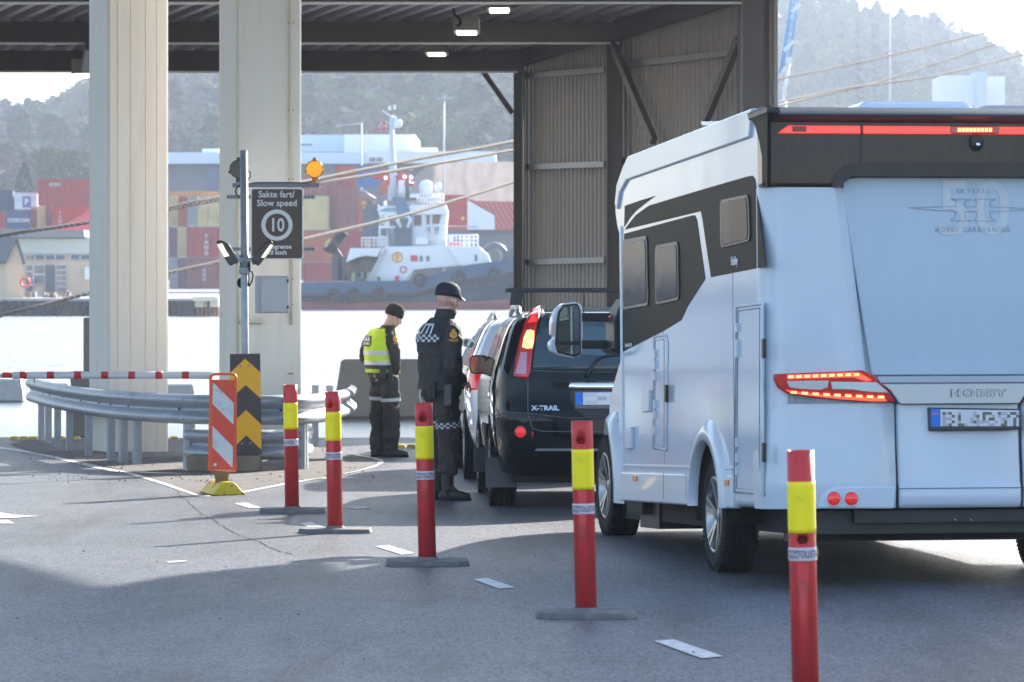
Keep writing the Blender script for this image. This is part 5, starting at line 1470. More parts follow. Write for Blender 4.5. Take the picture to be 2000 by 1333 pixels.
# ================================================================ MOTORHOME
TH = radians(9.0); Zc0 = 23.9
Xc0 = (1497-1000)*Zc0/F
mrx, mry = Xc0+1.165*cos(TH), Zc0+1.165*sin(TH)
moto = bpy.data.objects.new("motorhome", None); COL.objects.link(moto)
moto.location = (mrx, mry, gz(mry)); moto.rotation_euler = (-SL, 0, TH)
tag(moto, "white motorhome with dark side graphics and lit red tail lamps at the right", 'motorhome')
RM = T(mrx, mry, gz(mry)) @ rot('Z', TH) @ rot('X', -SL)
BM = T(0,2.16,0) @ rot('X', -radians(1.8)) @ T(0,-2.16,0)
binv = (RM @ BM).inverted(); rinv = RM.inverted()
HWD = 1.165
def mo(o, parent=None):
    o.parent = parent or moto
    if parent is None: o.matrix_local = BM
    return o
def S(px, py, x0=-HWD):
    h = hit(px, py, binv, 0, x0); return (h.y, h.z)
def Rr(px, py, y0=0.0):
    h = hit(px, py, binv, 1, y0); return (h.x, h.z)
def side_prism(pts, x0, x1, name, m, bevel=0.0, seg=2, parent=None, traced=True):
    q = [S(*p, x0) for p in pts] if traced else pts
    mb = MB(); mb.prism(q, lambda a,b_: (x0,a,b_), lambda a,b_: (x1,a,b_)); return mo(mb.build(name, m, bevel=bevel, seg=seg), parent)
def rear_prism(pts, y0, y1, name, m, bevel=0.0, seg=2, parent=None, traced=True, ref=None):
    q = [Rr(*p, y0 if ref is None else ref) for p in pts] if traced else pts
    mb = MB(); mb.prism(q, lambda a,b_: (a,y0,b_), lambda a,b_: (a,y1,b_)); return mo(mb.build(name, m, bevel=bevel, seg=seg), parent)
def arch(cy, cz, r, zb, n=14):
    """points of a wheel opening in a bottom edge at height zb, from high y to low y"""
    a0 = math.asin(max(-1, min(1, (zb-cz)/r))); out = []
    for i in range(n+1):
        a = a0 + (pi-2*a0)*i/n; out.append((cy+r*cos(a), cz+r*sin(a)*1.12 if sin(a) > 0 else cz+r*sin(a)))
    out[0] = (out[0][0], zb); out[-1] = (out[-1][0], zb)
    return out
zR = 2.755
nose = [(4.57,1.95),(4.60,2.20),(4.72,2.28),(4.80,2.40),(4.78,2.55),(4.66,2.66),(4.45,2.735),(4.2,zR)]
prof = [(0.10,0.405)] + list(reversed(arch(1.62,0.36,0.46,0.40))) + [(4.57,0.40)] + nose + [(0.10,zR)]
mb = MB(); mb.prism(prof, lambda a,b_: (-HWD,a,b_), lambda a,b_: (HWD,a,b_))
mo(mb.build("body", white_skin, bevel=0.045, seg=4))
# corner shaped roof rail and mouldings
for x0, x1 in ((-HWD-0.018,-HWD+0.05),(HWD-0.05,HWD+0.018)):
    mb = MB(); mb.prism([(0.30,2.60),(4.25,2.60),(4.52,2.53),(4.62,2.42),(4.70,2.46),(4.62,2.60),(4.40,2.70),(4.2,2.765),(0.22,2.77)], lambda a,b_: (x0,a,b_), lambda a,b_: (x1,a,b_))
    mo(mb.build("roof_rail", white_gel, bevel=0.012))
# skirt (lower, slightly proud) with rear arch
for sx in (-1, 1):
    x0, x1 = (-HWD-0.02,-HWD+0.05) if sx < 0 else (HWD-0.05,HWD+0.02)
    pr1 = [(2.12,0.395),(4.57,0.395),(4.57,0.585),(4.5,0.60),(2.12,0.60)]; pr2 = [(0.86,0.395),(1.12,0.395),(1.12,0.60),(0.86,0.60)]
    for q in (pr1, pr2):
        mb = MB(); mb.prism(q, lambda a,b_: (x0,a,b_), lambda a,b_: (x1,a,b_)); mo(mb.build("skirt", white_gel, bevel=0.015, seg=3))
    mb = MB()
    for y0, y1 in ((2.12,4.55),(0.86,1.12)): mb.box((min(x0,x1)+0.008 if sx<0 else x0, y0, 0.628), (x1 if sx<0 else x1-0.008, y1, 0.650))
    mo(mb.build("moulding", white_gel, bevel=0.006))
    # wheel arch flare: crescent
    out = []; inn = []
    for i in range(25):
        a = -0.12 + (pi+0.24)*i/24; out.append((1.60+0.56*cos(a), 0.40+0.54*max(sin(a),-0.1))); inn.append((1.60+0.455*cos(a), 0.40+0.41*max(sin(a),-0.1)))
    out[0] = (out[0][0], 0.395); out[-1] = (out[-1][0], 0.395); inn[0] = (inn[0][0], 0.395); inn[-1] = (inn[-1][0], 0.395)
    mb = MB(); n = len(out); xo = (-HWD-0.045 if sx < 0 else HWD+0.045); xi = (-HWD if sx < 0 else HWD); vs = []
    for k in range(n):
        vs += [Vector((xi, *out[k])), Vector((xo*0.998, out[k][0]*0.5+inn[k][0]*0.5, out[k][1]*0.5+inn[k][1]*0.5)), Vector((xo, *inn[k])), Vector((xi*0.985, *inn[k]))]
    mb.add(vs, [(k*4+j, k*4+j+1, k*4+j+5, k*4+j+4) for k in range(n-1) for j in range(3)], 0, True); mo(mb.build("arch_flare", white_gel))
# dark underbody
mb = MB(); mb.box((-0.93,0.35,0.25),(0.93,6.2,0.62)); mb.box((-0.6,0.25,0.22),(0.6,1.2,0.40)); mb.box((-1.02,4.6,0.30),(-0.7,5.2,0.5)); mo(mb.build("underbody", mat("underbody", (0.012,0.012,0.013), 0.8)))
mb = MB(); mb.box((-1.10,1.6,0.4),(-0.80,2.7,1.0)); mb.box((0.80,1.6,0.4),(1.10,2.7,1.0)); mb.tube([(-0.86,1.9,0.36),(0.86,1.9,0.36)], 0.05, 10)

for sx in (-1, 1):
    mb = MB(); L_ = arch(1.62,0.36,0.452,0.30); k = len(L_)
    mb.add([(sx*1.155, a, b_) for a, b_ in L_]+[(sx*0.72, a, b_) for a, b_ in L_], [(i,i+1,k+i+1,k+i) for i in range(k-1)]+[tuple(range(k,2*k))], 0, True)
    mo(mb.build("wheel_housing", MATS["underbody"], fix=False))
mb = MB(); mb.tube([(-0.86,1.70,0.33),(0.86,1.70,0.33)], 0.05, 10); mo(mb.build("axle", MATS["underbody"])); mb = MB(); mb.box((-0.95,4.35,0.20),(-0.55,5.05,0.42)); mb.tube([(-0.75,3.95,0.32),(-0.75,4.35,0.32)], 0.08, 12); mo(mb.build("tank", mat("tank_black", (0.012,0.013,0.014), 0.5)))
mb = MB(); 
for i in range(40): mb.lathe([(0.045,-0.006),(0.055,0),(0.045,0.006)], 12, 0, T(-0.85,2.75+i*0.028,0.33) @ rot('X', radians(90)))
mo(mb.build("hose", mat("hose_green", (0.02,0.07,0.06), 0.4)))
# wheels (stay level with the road)
for x in (-0.925, 0.925):
    wheel(moto, (x*1.10,1.70,0.360), 0.360, 0.225, 0.235, x < 0); wheel(moto, (x,6.03,0.365), 0.365, 0.225, 0.235, x < 0)
# cab
cabp = [(4.5,0.42),(5.56,0.42)] + list(reversed(arch(6.03,0.40,0.45,0.42)))[0:0]
cprof = [(4.5,0.42)] + list(reversed(arch(6.03,0.42,0.45,0.42))) + [(6.85,0.40),(7.0,0.55),(7.02,0.80),(6.85,1.02),(6.45,1.16),(6.0,1.28),(5.75,1.38),(5.1,2.0),(4.85,2.22),(4.5,2.25)]
mb = MB()
def cabx(a, b_): return 0.985 - 0.17*max(0, (a-5.6)/1.4)**1.5 - 0.16*max(0, (b_-1.25))
mb.prism(cprof, lambda a,b_: (-cabx(a,b_),a,b_), lambda a,b_: (cabx(a,b_),a,b_))
mo(mb.build("cab", white_gel, bevel=0.05, seg=4))
for sx in (-1, 1):
    mb = MB(); out = []; inn = []; vs = []
    for i in range(25):
        a = -0.1+(pi+0.2)*i/24; o_ = (6.03+0.56*cos(a), 0.42+0.62*max(sin(a),-.1)); i_ = (6.03+0.445*cos(a), 0.42+0.50*max(sin(a),-.1))
        x1 = sx*(cabx(o_[0], 0)+0.0); vs += [Vector((x1, *o_)), Vector((x1+sx*0.055, (o_[0]+i_[0])/2, (o_[1]+i_[1])/2)), Vector((x1+sx*0.06, *i_)), Vector((x1*0.9, *i_))]
    mb.add(vs, [(k*4+j, k*4+j+1, k*4+j+5, k*4+j+4) for k in range(24) for j in range(3)], 0, True); mo(mb.build("cab_arch", white_gel))
# cab side window, windscreen, door handle recess
gwin = mat("car_glass", (0.012,0.02,0.026), 0.03, coat=1.0)
mb = MB(); mb.prism([(4.62,1.32),(5.55,1.32),(5.05,1.90),(4.62,1.98)], lambda a,b_: (-cabx(a,b_)-0.006,a,b_), lambda a,b_: (-cabx(a,b_)+0.01,a,b_)); mo(mb.build("side_window", gwin))
mb = MB(); mb.prism([(4.62,1.32),(5.55,1.32),(5.05,1.90),(4.62,1.98)], lambda a,b_: (cabx(a,b_)+0.006,a,b_), lambda a,b_: (cabx(a,b_)-0.01,a,b_)); mo(mb.build("side_window", gwin))
mb = MB(); mb.add([(-0.85,5.72,1.42),(0.85,5.72,1.42),(0.78,5.12,2.02),(-0.78,5.12,2.02)], [(0,1,2,3)]); 
for i in range(4): mb.v[-4+i] = (mb.v[-4+i][0], mb.v[-4+i][1]+0.02, mb.v[-4+i][2]+0.02)
mo(mb.build("windscreen", gwin))
mb = MB(); mb.box((-0.992,4.70,1.02),(-0.98,4.90,1.12)); mo(mb.build("door_handle", black_plastic, bevel=0.01))
mb = MB(); mb.prism([(5.70,0.95),(6.9,0.86),(6.95,0.90),(5.75,1.02)], lambda a,b_: (-cabx(a,b_)-0.012,a,b_), lambda a,b_: (-cabx(a,b_)+0.01,a,b_)); mo(mb.build("cab_moulding", white_gel, bevel=0.005))
# body front post strip
mb = MB(); mb.box((-HWD-0.012,4.50,0.42),(-HWD+0.02,4.555,2.30)); mo(mb.build("corner_strip", white_gel, bevel=0.008))
# graphics on the left side
def decal(pts, name="graphic", m=taupe, off=0.003):
    return side_prism(pts, -HWD-off, -HWD+0.001, name, m)
decal([(1267,402),(1300,392),(1380,368),(1458,345.5),(1469,343.5),(1474,350),(1480,390),(1488,455),(1495.5,519),(1490,522),(1388.5,542),(1382,500),(1372,430),(1368.5,413),(1220,449),(1229,436),(1242,420)])
decal([(1220,402.5),(1250,392),(1280,383),(1262,396),(1243,411),(1231,424),(1219,443)])
decal([(1219,457),(1352,421),(1357,421),(1361,432),(1377,545),(1343.6,597),(1330,626),(1290,650),(1250,670),(1215,688)])
def swin(q, nm="side_window"):
    q2 = [S(*p) for p in q]; cy = sum(p[0] for p in q2)/len(q2); cz = sum(p[1] for p in q2)/len(q2)
    def rounded_q(k, r=0.06):
        pts = [(cy+(p[0]-cy)*k, cz+(p[1]-cz)*k) for p in q2]; out = []
        n = len(pts)
        for i in range(n):
            a = Vector(pts[i-1]); b_ = Vector(pts[i]); c = Vector(pts[(i+1)%n]); u = (a-b_).normalized(); v = (c-b_).normalized()
            for t in (0,.25,.5,.75,1): 
                p0 = b_+u*r; p2 = b_+v*r; out.append(tuple(p0*(1-t)**2 + b_*2*t*(1-t) + p2*t*t))
        return out
    o1 = side_prism(rounded_q(1.0), -HWD-0.012, -HWD, nm, mat("window_frame", (0.03,0.03,0.033), 0.3, spec=0.3), bevel=0.008, traced=False)
    o2 = side_prism(rounded_q(0.90, .05), -HWD-0.016, -HWD-0.008, "pane", mat("acrylic_pane", (0.04,0.036,0.04), 0.08, spec=0.02, bump=0.12, bscale=2.0), bevel=0.008, seg=4, traced=False, parent=o1)
swin([(1409,391),(1465,379),(1468,472),(1410,486)]); swin([(1218,469),(1266,460),(1269,598),(1219,607)]); swin([(1282,480),(1327,471),(1329,587),(1283,597)])
# doors and hatches
def frame_strip(q, w, x0, name, m):
    mb = MB(); pts = [Vector((x0, *S(*p))) for p in q]; pts.append(pts[0]); pts.append(pts[1])
    mb.tube(pts, w, 8); return mo(mb.build(name, m))
gap = mat("panel_gap", (0.10,0.12,0.14), 0.6)
d = side_prism([(1279,661),(1301,658),(1304,664),(1302,876),(1299,882),(1279,876),(1277,870)], -HWD-0.006, -HWD, "hatch_door", white_skin, bevel=0.006); frame_strip([(1278,658),(1303,655),(1304,882),(1277,877)], 0.008, -HWD-0.001, "hatch_frame", white_gel)
frame_strip([(1282,666),(1299,663),(1299,874),(1281,869)], 0.0025, -HWD-0.006, "hatch_seal", gap)
d = side_prism([(1441,603),(1487,596),(1490,603),(1488,962),(1484,966),(1440,960),(1438,950)], -HWD-0.006, -HWD, "locker_door", white_skin, bevel=0.006); frame_strip([(1439,600),(1490,593),(1491,968),(1436,962)], 0.009, -HWD-0.001, "locker_frame", white_gel)
frame_strip([(1444,608),(1486,602),(1485,958),(1441,954)], 0.003, -HWD-0.006, "locker_seal", gap)
for x, y0, y1 in ((1489,662,700),(1489,865,903),(1298.5,752,786)):
    side_prism([(x-2.2,y0),(x+1.5,y0),(x+1.5,y1),(x-2.2,y1)], -HWD-0.03, -HWD-0.01, "lock_handle", black_plastic, bevel=0.004)
for x, ys in ((1437,(640,672,690,865,895,920)),(1276.5,(692,712,735,790,810,840))):
    for y in ys: side_prism([(x-1.6,y-9),(x+1.6,y-9),(x+1.6,y+9),(x-1.6,y+9)], -HWD-0.022, -HWD, "hinge", white_gel)
side_prism([(1253,764),(1266,762),(1266,804),(1253,806)], -HWD-0.03, -HWD, "vent_cover", white_gel, bevel=0.006)
side_prism([(1220,837),(1230.5,834),(1230.5,876),(1220,877)], -HWD-0.03, -HWD, "socket_cover", white_gel, bevel=0.006)
side_prism([(1235,931),(1242,931),(1242,940),(1235,940)], -HWD-0.03, -HWD-0.018, "marker_lamp", amber); side_prism([(1414,938),(1421,938),(1421,948),(1414,948)], -HWD-0.03, -HWD-0.018, "marker_lamp", amber)
def side_text(t, px, py, h, m, **k):
    y, z = S(px, py); M = T(-HWD-0.006, y, z) @ Matrix(((0,0,-1,0),(-1,0,0,0),(0,1,0,0),(0,0,0,1)))
    return mo(text_mesh(t, h, M, "lettering", m, None, depth=0.001, **k))
side_text("Hobby", 1436, 510.5, 0.075, mat("decal_white", (0.75,0.78,0.82), 0.4), bold=0.001, xs=0.95)
side_text("SIESTA DE LUXE", 1229, 675, 0.035, MATS["decal_white"])
# open roof hatch, domes
mb = MB(); P = [S(1331,238), S(1336,246), S(1362,247), S(1400,238), S(1380,236)]
mb.prism(P, lambda a,b_: (-HWD+0.12,a,b_), lambda a,b_: (-HWD+0.75,a,b_)); mo(mb.build("roof_hatch", white_gel, bevel=0.006))
mb = MB(); mb.prism([(1.5,zR-0.02),(0.5,zR-0.02),(0.62,zR+0.10),(1.4,zR+0.10)], lambda a,b_: (-0.42,a,b_), lambda a,b_: (0.28,a,b_)); o = mb.build("roof_dome", white_gel, bevel=0.05, seg=4); mo(o)
mb = MB(); mb.prism([(1.6,zR-0.02),(0.5,zR-0.02),(0.75,zR+0.085),(1.4,zR+0.085)], lambda a,b_: (0.36,a,b_), lambda a,b_: (0.98,a,b_)); mo(mb.build("roof_dome", white_gel, bevel=0.04, seg=3))

# ---- rear wall
def mirr(pts): return pts + [(-a, b_) for a, b_ in reversed(pts)]
z_ = lambda py: Rr(1500, py)[1]
# centre panel; shade of the recess put into its darker base colour
cp = [Rr(1708,733), Rr(1650,372), Rr(1652,356), Rr(1660,348), Rr(1676,344.5), (0, z_(344)+0.0)]
cpm = cp[:-1] + [(-a, b_) for a, b_ in reversed(cp[:-1])]
mb = MB(); mb.prism(cpm, lambda a,b_: (a,0.065 ,b_), lambda a,b_: (a,0.12,b_)); mo(mb.build("centre_panel", mat("panel_shaded_white", (0.44,0.53,0.62), 0.25, var=0.02, coat=0.25, dirt=(0.38,0.45,0.52), dscale=1.5, damt=0.3, stretch=(3,1,0.4)), bevel=0.006))
# pillars, rounded at the outer corner
def pillar(sx):
    rows = [(366,1500),(450,1500),(600,1500),(731,1500),(795,1502)]
    inner = {366:1627, 450:1638, 600:1655, 731:1670, 795:1700}
    mb = MB(); vs = []; cols_ = 14
    for py, _ in rows:
        z = z_(py); xi = Rr(inner[py], py)[0]; xo = -HWD-0.004
        line = []
        for k in range(9):
            a = (pi/2)*k/8; line.append((xo+0.16*(1-cos(pi/2-a)) if False else xo+0.13*(1-sin(pi/2-a)*1.0), 0.16-0.16*sin(a)))
        # plan: from side (y=.16,x=xo) round to rear (y=0)
        line = [(xo+0.13*(1-cos((pi/2)*k/8)), 0.16-0.16*sin((pi/2)*k/8)) for k in range(9)]
        for t in (0.35, 0.7, 1.0): line.append((line[8][0]+(xi-line[8][0])*t, 0.0))
        line.append((xi+0.012, 0.010)); line.append((xi+0.085 + (0.0), 0.075))
        for x, y in line: vs.append(Vector((sx*-x if sx > 0 else x, y, z)))
    nr = len(line)
    mb.add(vs, [(i*nr+j, i*nr+j+1, (i+1)*nr+j+1, (i+1)*nr+j) for i in range(len(rows)-1) for j in range(nr-1)], 0, True)
    return mo(mb.build("corner_pillar", white_gel))
pillar(-1); pillar(1)
# bumper: corner pieces and centre piece
def bump_corner(sx):
    mb = MB(); vs = []; rows = [(731,0.0,0.0),(790,0.0,0.0),(880,-0.012,0.002),(940,-0.03,0.006),(960,-0.03,0.006),(995,-0.015,-0.004)]
    xi = Rr(1747, 900)[0]
    for py, dy, dx in rows:
        z = z_(py); xo = -HWD-0.004-dx; R_ = 0.17
        line = [(xo+0.14*(1-cos((pi/2)*k/8)), R_+dy+0.0-R_*sin((pi/2)*k/8)) for k in range(9)]
        line = [(xo, 0.30)] + line
        xe = xi if py >= 790 else Rr(1690, 760)[0]
        for t in (0.3, 0.65, 1.0): line.append((line[9][0]+(xe-line[9][0])*t, dy))
        line.append((xe, dy+0.05))
        for x, y in line: vs.append(Vector((-x if sx > 0 else x, y, z)))
    nr = len(line)
    mb.add(vs, [(i*nr+j, i*nr+j+1, (i+1)*nr+j+1, (i+1)*nr+j) for i in range(len(rows)-1) for j in range(nr-1)], 0, True)
    mb.add([vs[(len(rows)-1)*nr+j] for j in range(nr)] + [Vector((sx*(HWD-0.05)*1.0, 0.3, z_(995)))], [tuple(range(nr+1))])
    o = mb.build("bumper_corner", white_gel); mo(o)
    # lamp ledge
    pts = [Rr(1593,994), Rr(1600,972), Rr(1612,958), Rr(1630,951), Rr(1746,949), Rr(1744,994)]
    if sx > 0: pts = [(-a, b_) for a, b_ in pts]
    rear_prism(pts, -0.045, 0.02, "lamp_ledge", white_gel, bevel=0.012, seg=3, traced=False)
    for px in (1625, 1659):
        x, z = Rr(px, 974.5); x = x*(-1 if sx > 0 else 1); M = T(x, -0.046, z) @ rot('X', radians(90))
        mb = MB(); mb.lathe([(0.046,-0.02),(0.050,0.0),(0.046,0.006),(0.041,0.004)], 28, 0, M); bz = mo(mb.build("lamp_bezel", white_gel))
        mb = MB(); mb.lathe([(0.042,-0.005),(0.036,0.006),(0.018,0.011),(0,0.012)], 28, 0, M); mo(mb.build("rear_lamp", mat("fog_red", (0.70,0.02,0.02), 0.12, coat=0.6, emit=(1,0.03,0.02), estr=0.08)))
bump_corner(-1); bump_corner(1)
ybm = -0.012
lx = Rr(1753,900)[0]
rows = [(790,0.0),(880,-0.012),(935,-0.03),(946,-0.030),(950,-0.048),(985,-0.048),(995,-0.03),(996,0.10)]
mb = MB(); vs = []
for py, dy in rows:
    for t in (0, .02, .5, .98, 1): 
        x = lx*(1-t)+(-lx)*t; vs.append(Vector((x, dy+(0.03 if t in (0,1) else 0), z_(py))))
mb.add(vs, [(i*5+j,i*5+j+1,(i+1)*5+j+1,(i+1)*5+j) for i in range(len(rows)-1) for j in range(4)], 0, True)
mo(mb.build("bumper_centre", white_gel, bevel=0.0))
mb = MB(); mb.box((lx-0.01,0.03,z_(995)),(lx+0.01,0.05,z_(790))); mb.box((-lx-0.01,0.03,z_(995)),(-lx+0.01,0.05,z_(790))); mb.box((lx-0.02,-0.05,z_(957)-.002),(-lx+0.02,-0.0485,z_(957)+.003)); mo(mb.build("bumper_gap", gap))
# under-bumper cross member and tow frame
mb = MB(); x0 = Rr(1590,1000)[0]; mb.box((x0,0.10,z_(1046)),(1.12,0.22,z_(997)-0.01)); mb.box((Rr(1672,1000)[0],0.04,z_(1024)),(1.1,0.11,z_(1000))); mb.box((-0.9,0.5,0.2),(0.9,0.7,0.36))
mo(mb.build("tow_frame", mat("frame_dark", (0.03,0.028,0.027), 0.5, var=0.2)))
mb = MB()
for px in (1869,1900): 
    x, z = Rr(px, 1016); mb.lathe([(0,0.012),(0.007,0.008),(0.009,0)], 10, 0, T(x,0.039,z) @ rot('X', radians(90)))
mo(mb.build("frame_bolt", chrome))
# black upper band
bb = [(-HWD-0.002, z_(228)), (HWD+0.002, z_(228)), (HWD+0.002, z_(365))]
nl = [Rr(1646,365), Rr(1648,354), Rr(1654,348), Rr(1668,344.5)]
bb += [(-a, b_) for a, b_ in nl] + list(reversed(nl)) + [(-HWD-0.002, z_(365))]
rear_prism(bb, -0.012, 0.14, "upper_panel", black_gloss, bevel=0.02, seg=3, traced=False)
ol = [Rr(1624,365), Rr(1626,350), Rr(1634,335), Rr(1650,323), Rr(1676,317)]
bd = ol + [(-a, b_) for a, b_ in reversed(ol)] + [(-a, b_) for a, b_ in nl] + list(reversed(nl))
rear_prism(bd, -0.018, -0.010, "panel_border", mat("matt_brown_black", (0.045,0.03,0.025), 0.45), traced=False)
mb = MB(); x = Rr(1681,280)[0]
for sx in (1, -1): mb.box((sx*x-0.004,-0.0165,z_(316)),(sx*x+0.004,-0.012,z_(230)))
mo(mb.build("panel_joint", black_plastic))
side_prism([(1457,222),(1466,232),(1475,250),(1483,282),(1491,325),(1496,366),(1499,366),(1499,208),(1488,212)], -HWD-0.022, -HWD, "side_fairing", taupe, bevel=0.006)
side_prism([(1459,224),(1498,209),(1498,222),(1461,236)], -HWD-0.03, -HWD+0.05, "fairing_cap", mat("fairing_grey", (0.05,0.05,0.055), 0.35, spec=0.2), bevel=0.01)
# spoiler
mb = MB(); sp = [(0.42,2.785),(0.12,2.785),(-0.10,2.735),(-0.115,2.725),(-0.10,2.715),(-0.005,2.66),(0.42,2.66)]
zs = z_(205)-2.785
mb.prism(sp, lambda a,b_: (-HWD+0.02, a+0.03, b_+zs), lambda a,b_: (HWD-0.02, a+0.03, b_+zs)); mo(mb.build("spoiler", mat("spoiler_gloss", (0.07,0.075,0.085), 0.38), bevel=0.012, seg=3))
# red strip and high brake light
xl, zt = Rr(1517,262); x2 = Rr(1532,245)[0]; zb_, zt_ = z_(261.5), z_(245.5); xj = Rr(1679,250)[0]; xk = Rr(1684,250)[0]
for q in ([(xl,zb_),(x2-0.01,zb_+0.03),(x2+0.02,zt_),(xj,zt_),(xj,zb_)], [(xk,zb_),(xk,zt_),(-xk,zt_),(-xk,zb_)], [(-xl,zb_),(-x2+0.01,zb_+0.03),(-x2-0.02,zt_),(-xj,zt_),(-xj,zb_)]):
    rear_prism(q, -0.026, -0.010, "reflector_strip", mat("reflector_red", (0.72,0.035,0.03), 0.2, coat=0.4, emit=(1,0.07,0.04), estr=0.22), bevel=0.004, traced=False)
rear_prism([(1548,247),(1575,247),(1575,257.5),(1548,257.5)], -0.030, -0.02, "strip_box", mat("strip_box", (0.35,0.05,0.05), 0.3))
rear_prism([(1856,248),(1862,246.5),(1946,246.5),(1952,249),(1952,260),(1946,262),(1862,262),(1856,259)], -0.032, -0.02, "brake_light_case", red_lens, bevel=0.005)
for i in range(9): rear_prism([(1871+i*7.6,250.5),(1876.5+i*7.6,250.5),(1876.5+i*7.6,257.5),(1871+i*7.6,257.5)], -0.037, -0.03, "led", red_hot)
x, z = Rr(1905,279); M = T(x,-0.014,z) @ rot('X', radians(90))
mb = MB(); mb.lathe([(0.045,0),(0.04,0.02),(0.02,0.035),(0,0.038)], 20, 0, M @ Matrix.Diagonal((1,1.2,1,1))); mb.lathe([(0.012,0.035),(0.012,0.05),(0,0.05)], 14, 1, M @ T(0,-0.015,0)); mo(mb.build("rear_camera", [black_plastic, chrome]))
# tail lamps
def tail(sx):
    f = lambda pts: [(-sx*a if sx > 0 else a, b_) for a, b_ in [Rr(*p) for p in pts]]
    f = lambda pts: [((-1 if sx > 0 else 1)*Rr(*p)[0], Rr(*p)[1]) for p in pts]
    outer = [(1510,731),(1560,729),(1640,726),(1682,723.5),(1697,730),(1712,738),(1711,746),(1722,750),(1735,765),(1749,786),(1700,786),(1640,782),(1575,776),(1535,769),(1518,758),(1511,745)]
    root_ = rear_prism(f(outer), -0.030, 0.01, "tail_lamp", red_lens, bevel=0.010, seg=3, traced=False)
    for q in ([(1536,733),(1600,731),(1660,728),(1676,729),(1700,743),(1690,745),(1664,737),(1600,739),(1536,741)], [(1532,762),(1545,765),(1600,771),(1660,776),(1722,777),(1730,784),(1700,784),(1640,780),(1575,773),(1540,767)]):
        o = rear_prism(f(q), -0.034, -0.028, "light_tube", red_lit, traced=False); o.parent = root_; o.matrix_local = Matrix()
    for i in range(9):
        t = i/8; c = (1542+t*128, 736.5-t*4.5); o = rear_prism(f([(c[0]-5,c[1]-2.3),(c[0]+5,c[1]-2.6),(c[0]+5,c[1]+2.3),(c[0]-5,c[1]+2.5)]), -0.036, -0.033, "led", red_hot, traced=False); o.parent = root_; o.matrix_local = Matrix()
        c = (1548+t*170, 767+t*12.5-3.5*t*t); o = rear_prism(f([(c[0]-6,c[1]-2.6),(c[0]+6,c[1]-2),(c[0]+6,c[1]+2.6),(c[0]-6,c[1]+2)]), -0.036, -0.033, "led", red_hot, traced=False); o.parent = root_; o.matrix_local = Matrix()
    o = rear_prism(f([(1534,745),(1578,744),(1616,744),(1614,757),(1600,762),(1560,760),(1540,757)]), -0.034, -0.028, "clear_lens", mat("clear_lens", (0.55,0.52,0.55), 0.12, coat=1, metal=0.3), traced=False); o.parent = root_; o.matrix_local = Matrix()
    o = rear_prism(f([(1620,746),(1708,747),(1715,752),(1733,768),(1690,766),(1664,762),(1622,761)]), -0.040, -0.026, "silver_insert", mat("insert_silver", (0.50,0.53,0.57), 0.25, metal=0.5, coat=0.5), bevel=0.003, traced=False); o.parent = root_; o.matrix_local = Matrix()
tail(-1); tail(1)
# garnish bar
a = [Rr(1714,735.5), Rr(1712,741), Rr(1718,749)]
rear_prism(a + [(-p, q) for p, q in reversed(a)], -0.018, 0.07, "garnish_top", mat("garnish_blue_grey", (0.36,0.42,0.50), 0.25, metal=0.3, coat=0.5), bevel=0.004, traced=False)
a = [Rr(1719,750), Rr(1736,764), Rr(1752,787), Rr(1756,790.5)]
rear_prism(a + [(-p, q) for p, q in reversed(a)], -0.036, 0.07, "garnish_bar", silver, bevel=0.006, traced=False)
def rear_text(t, px, py, h, m, y0=-0.04, name="lettering", ref=None, **k):
    x, z = Rr(px, py, y0 if ref is None else ref); M = T(x, y0, z) @ rot('X', radians(90)); return mo(text_mesh(t, h, M, name, m, None, **k))
edge_d = mat("emboss_dark", (0.16,0.17,0.19), 0.4)
rear_text("HOBBY", 1910, 768.8, 0.056, edge_d, -0.0375, bold=0.0035, xs=1.55, space=1.28, depth=0.001)
rear_text("HOBBY", 1910, 769.0, 0.055, silver, -0.041, bold=0.001, xs=1.55, space=1.28, depth=0.003)
# anniversary graphic on the centre panel
g50 = mat("graphic_grey", (0.53,0.56,0.60), 0.3, coat=0.4); gd = mat("graphic_dark", (0.30,0.35,0.42), 0.4)
rear_text("50", 1901, 413, 0.46, g50, 0.0625, depth=0.0008, bold=0.004, xs=1.0)
rear_text("50 YEARS", 1900, 374, 0.042, gd, 0.0615, depth=0.0008, space=1.5, xs=0.8)
rear_text("HOBBY CARAVANING", 1900, 449, 0.046, gd, 0.0615, depth=0.0008, space=1.45, xs=0.74)
mb = MB()
wing = [(1776,406),(1830,404),(1866,404),(1868,392),(1862,389),(1858,389.5),(1897,389.5),(1893,392),(1886,393),(1884,404),(1908,404),(1908,393),(1902,391),(1904,389.5),(1944,389.5),(1942,392),(1935,393),(1934,404),(1960,405),(2022,409),(1960,413),(1934,414),(1935,425),(1942,430),(1944,432),(1904,432),(1903,430),(1908,425),(1908,413),(1884,413),(1885,425),(1893,430),(1897,432),(1857,431),(1858,428),(1866,424),(1866,413),(1830,411),(1776,406)]
wp = [Rr(p[0], p[1], 0.0615) for p in wing]
for i in range(len(wp)-1):
    if (Vector(wp[i])-Vector(wp[i+1])).length > 1e-4: mb.bar((wp[i][0],0.0615,wp[i][1]), (wp[i+1][0],0.0615,wp[i+1][1]), 0.0025, 0.004, 0, (0,0,1) if abs(wp[i][1]-wp[i+1][1]) < abs(wp[i][0]-wp[i+1][0]) else (1,0,0))
mo(mb.build("wing_emblem", gd))
mb = MB()
for px_ in (1296, 1340): 
    y_, z0_ = S(px_, 975, -HWD-0.02); z1_ = S(px_, 925, -HWD-0.02)[1]; mb = MB(); mb.box((-HWD-0.0215,y_-0.003,z0_),(-HWD-0.018,y_+0.003,z1_)); mo(mb.build("skirt_seam", gap))
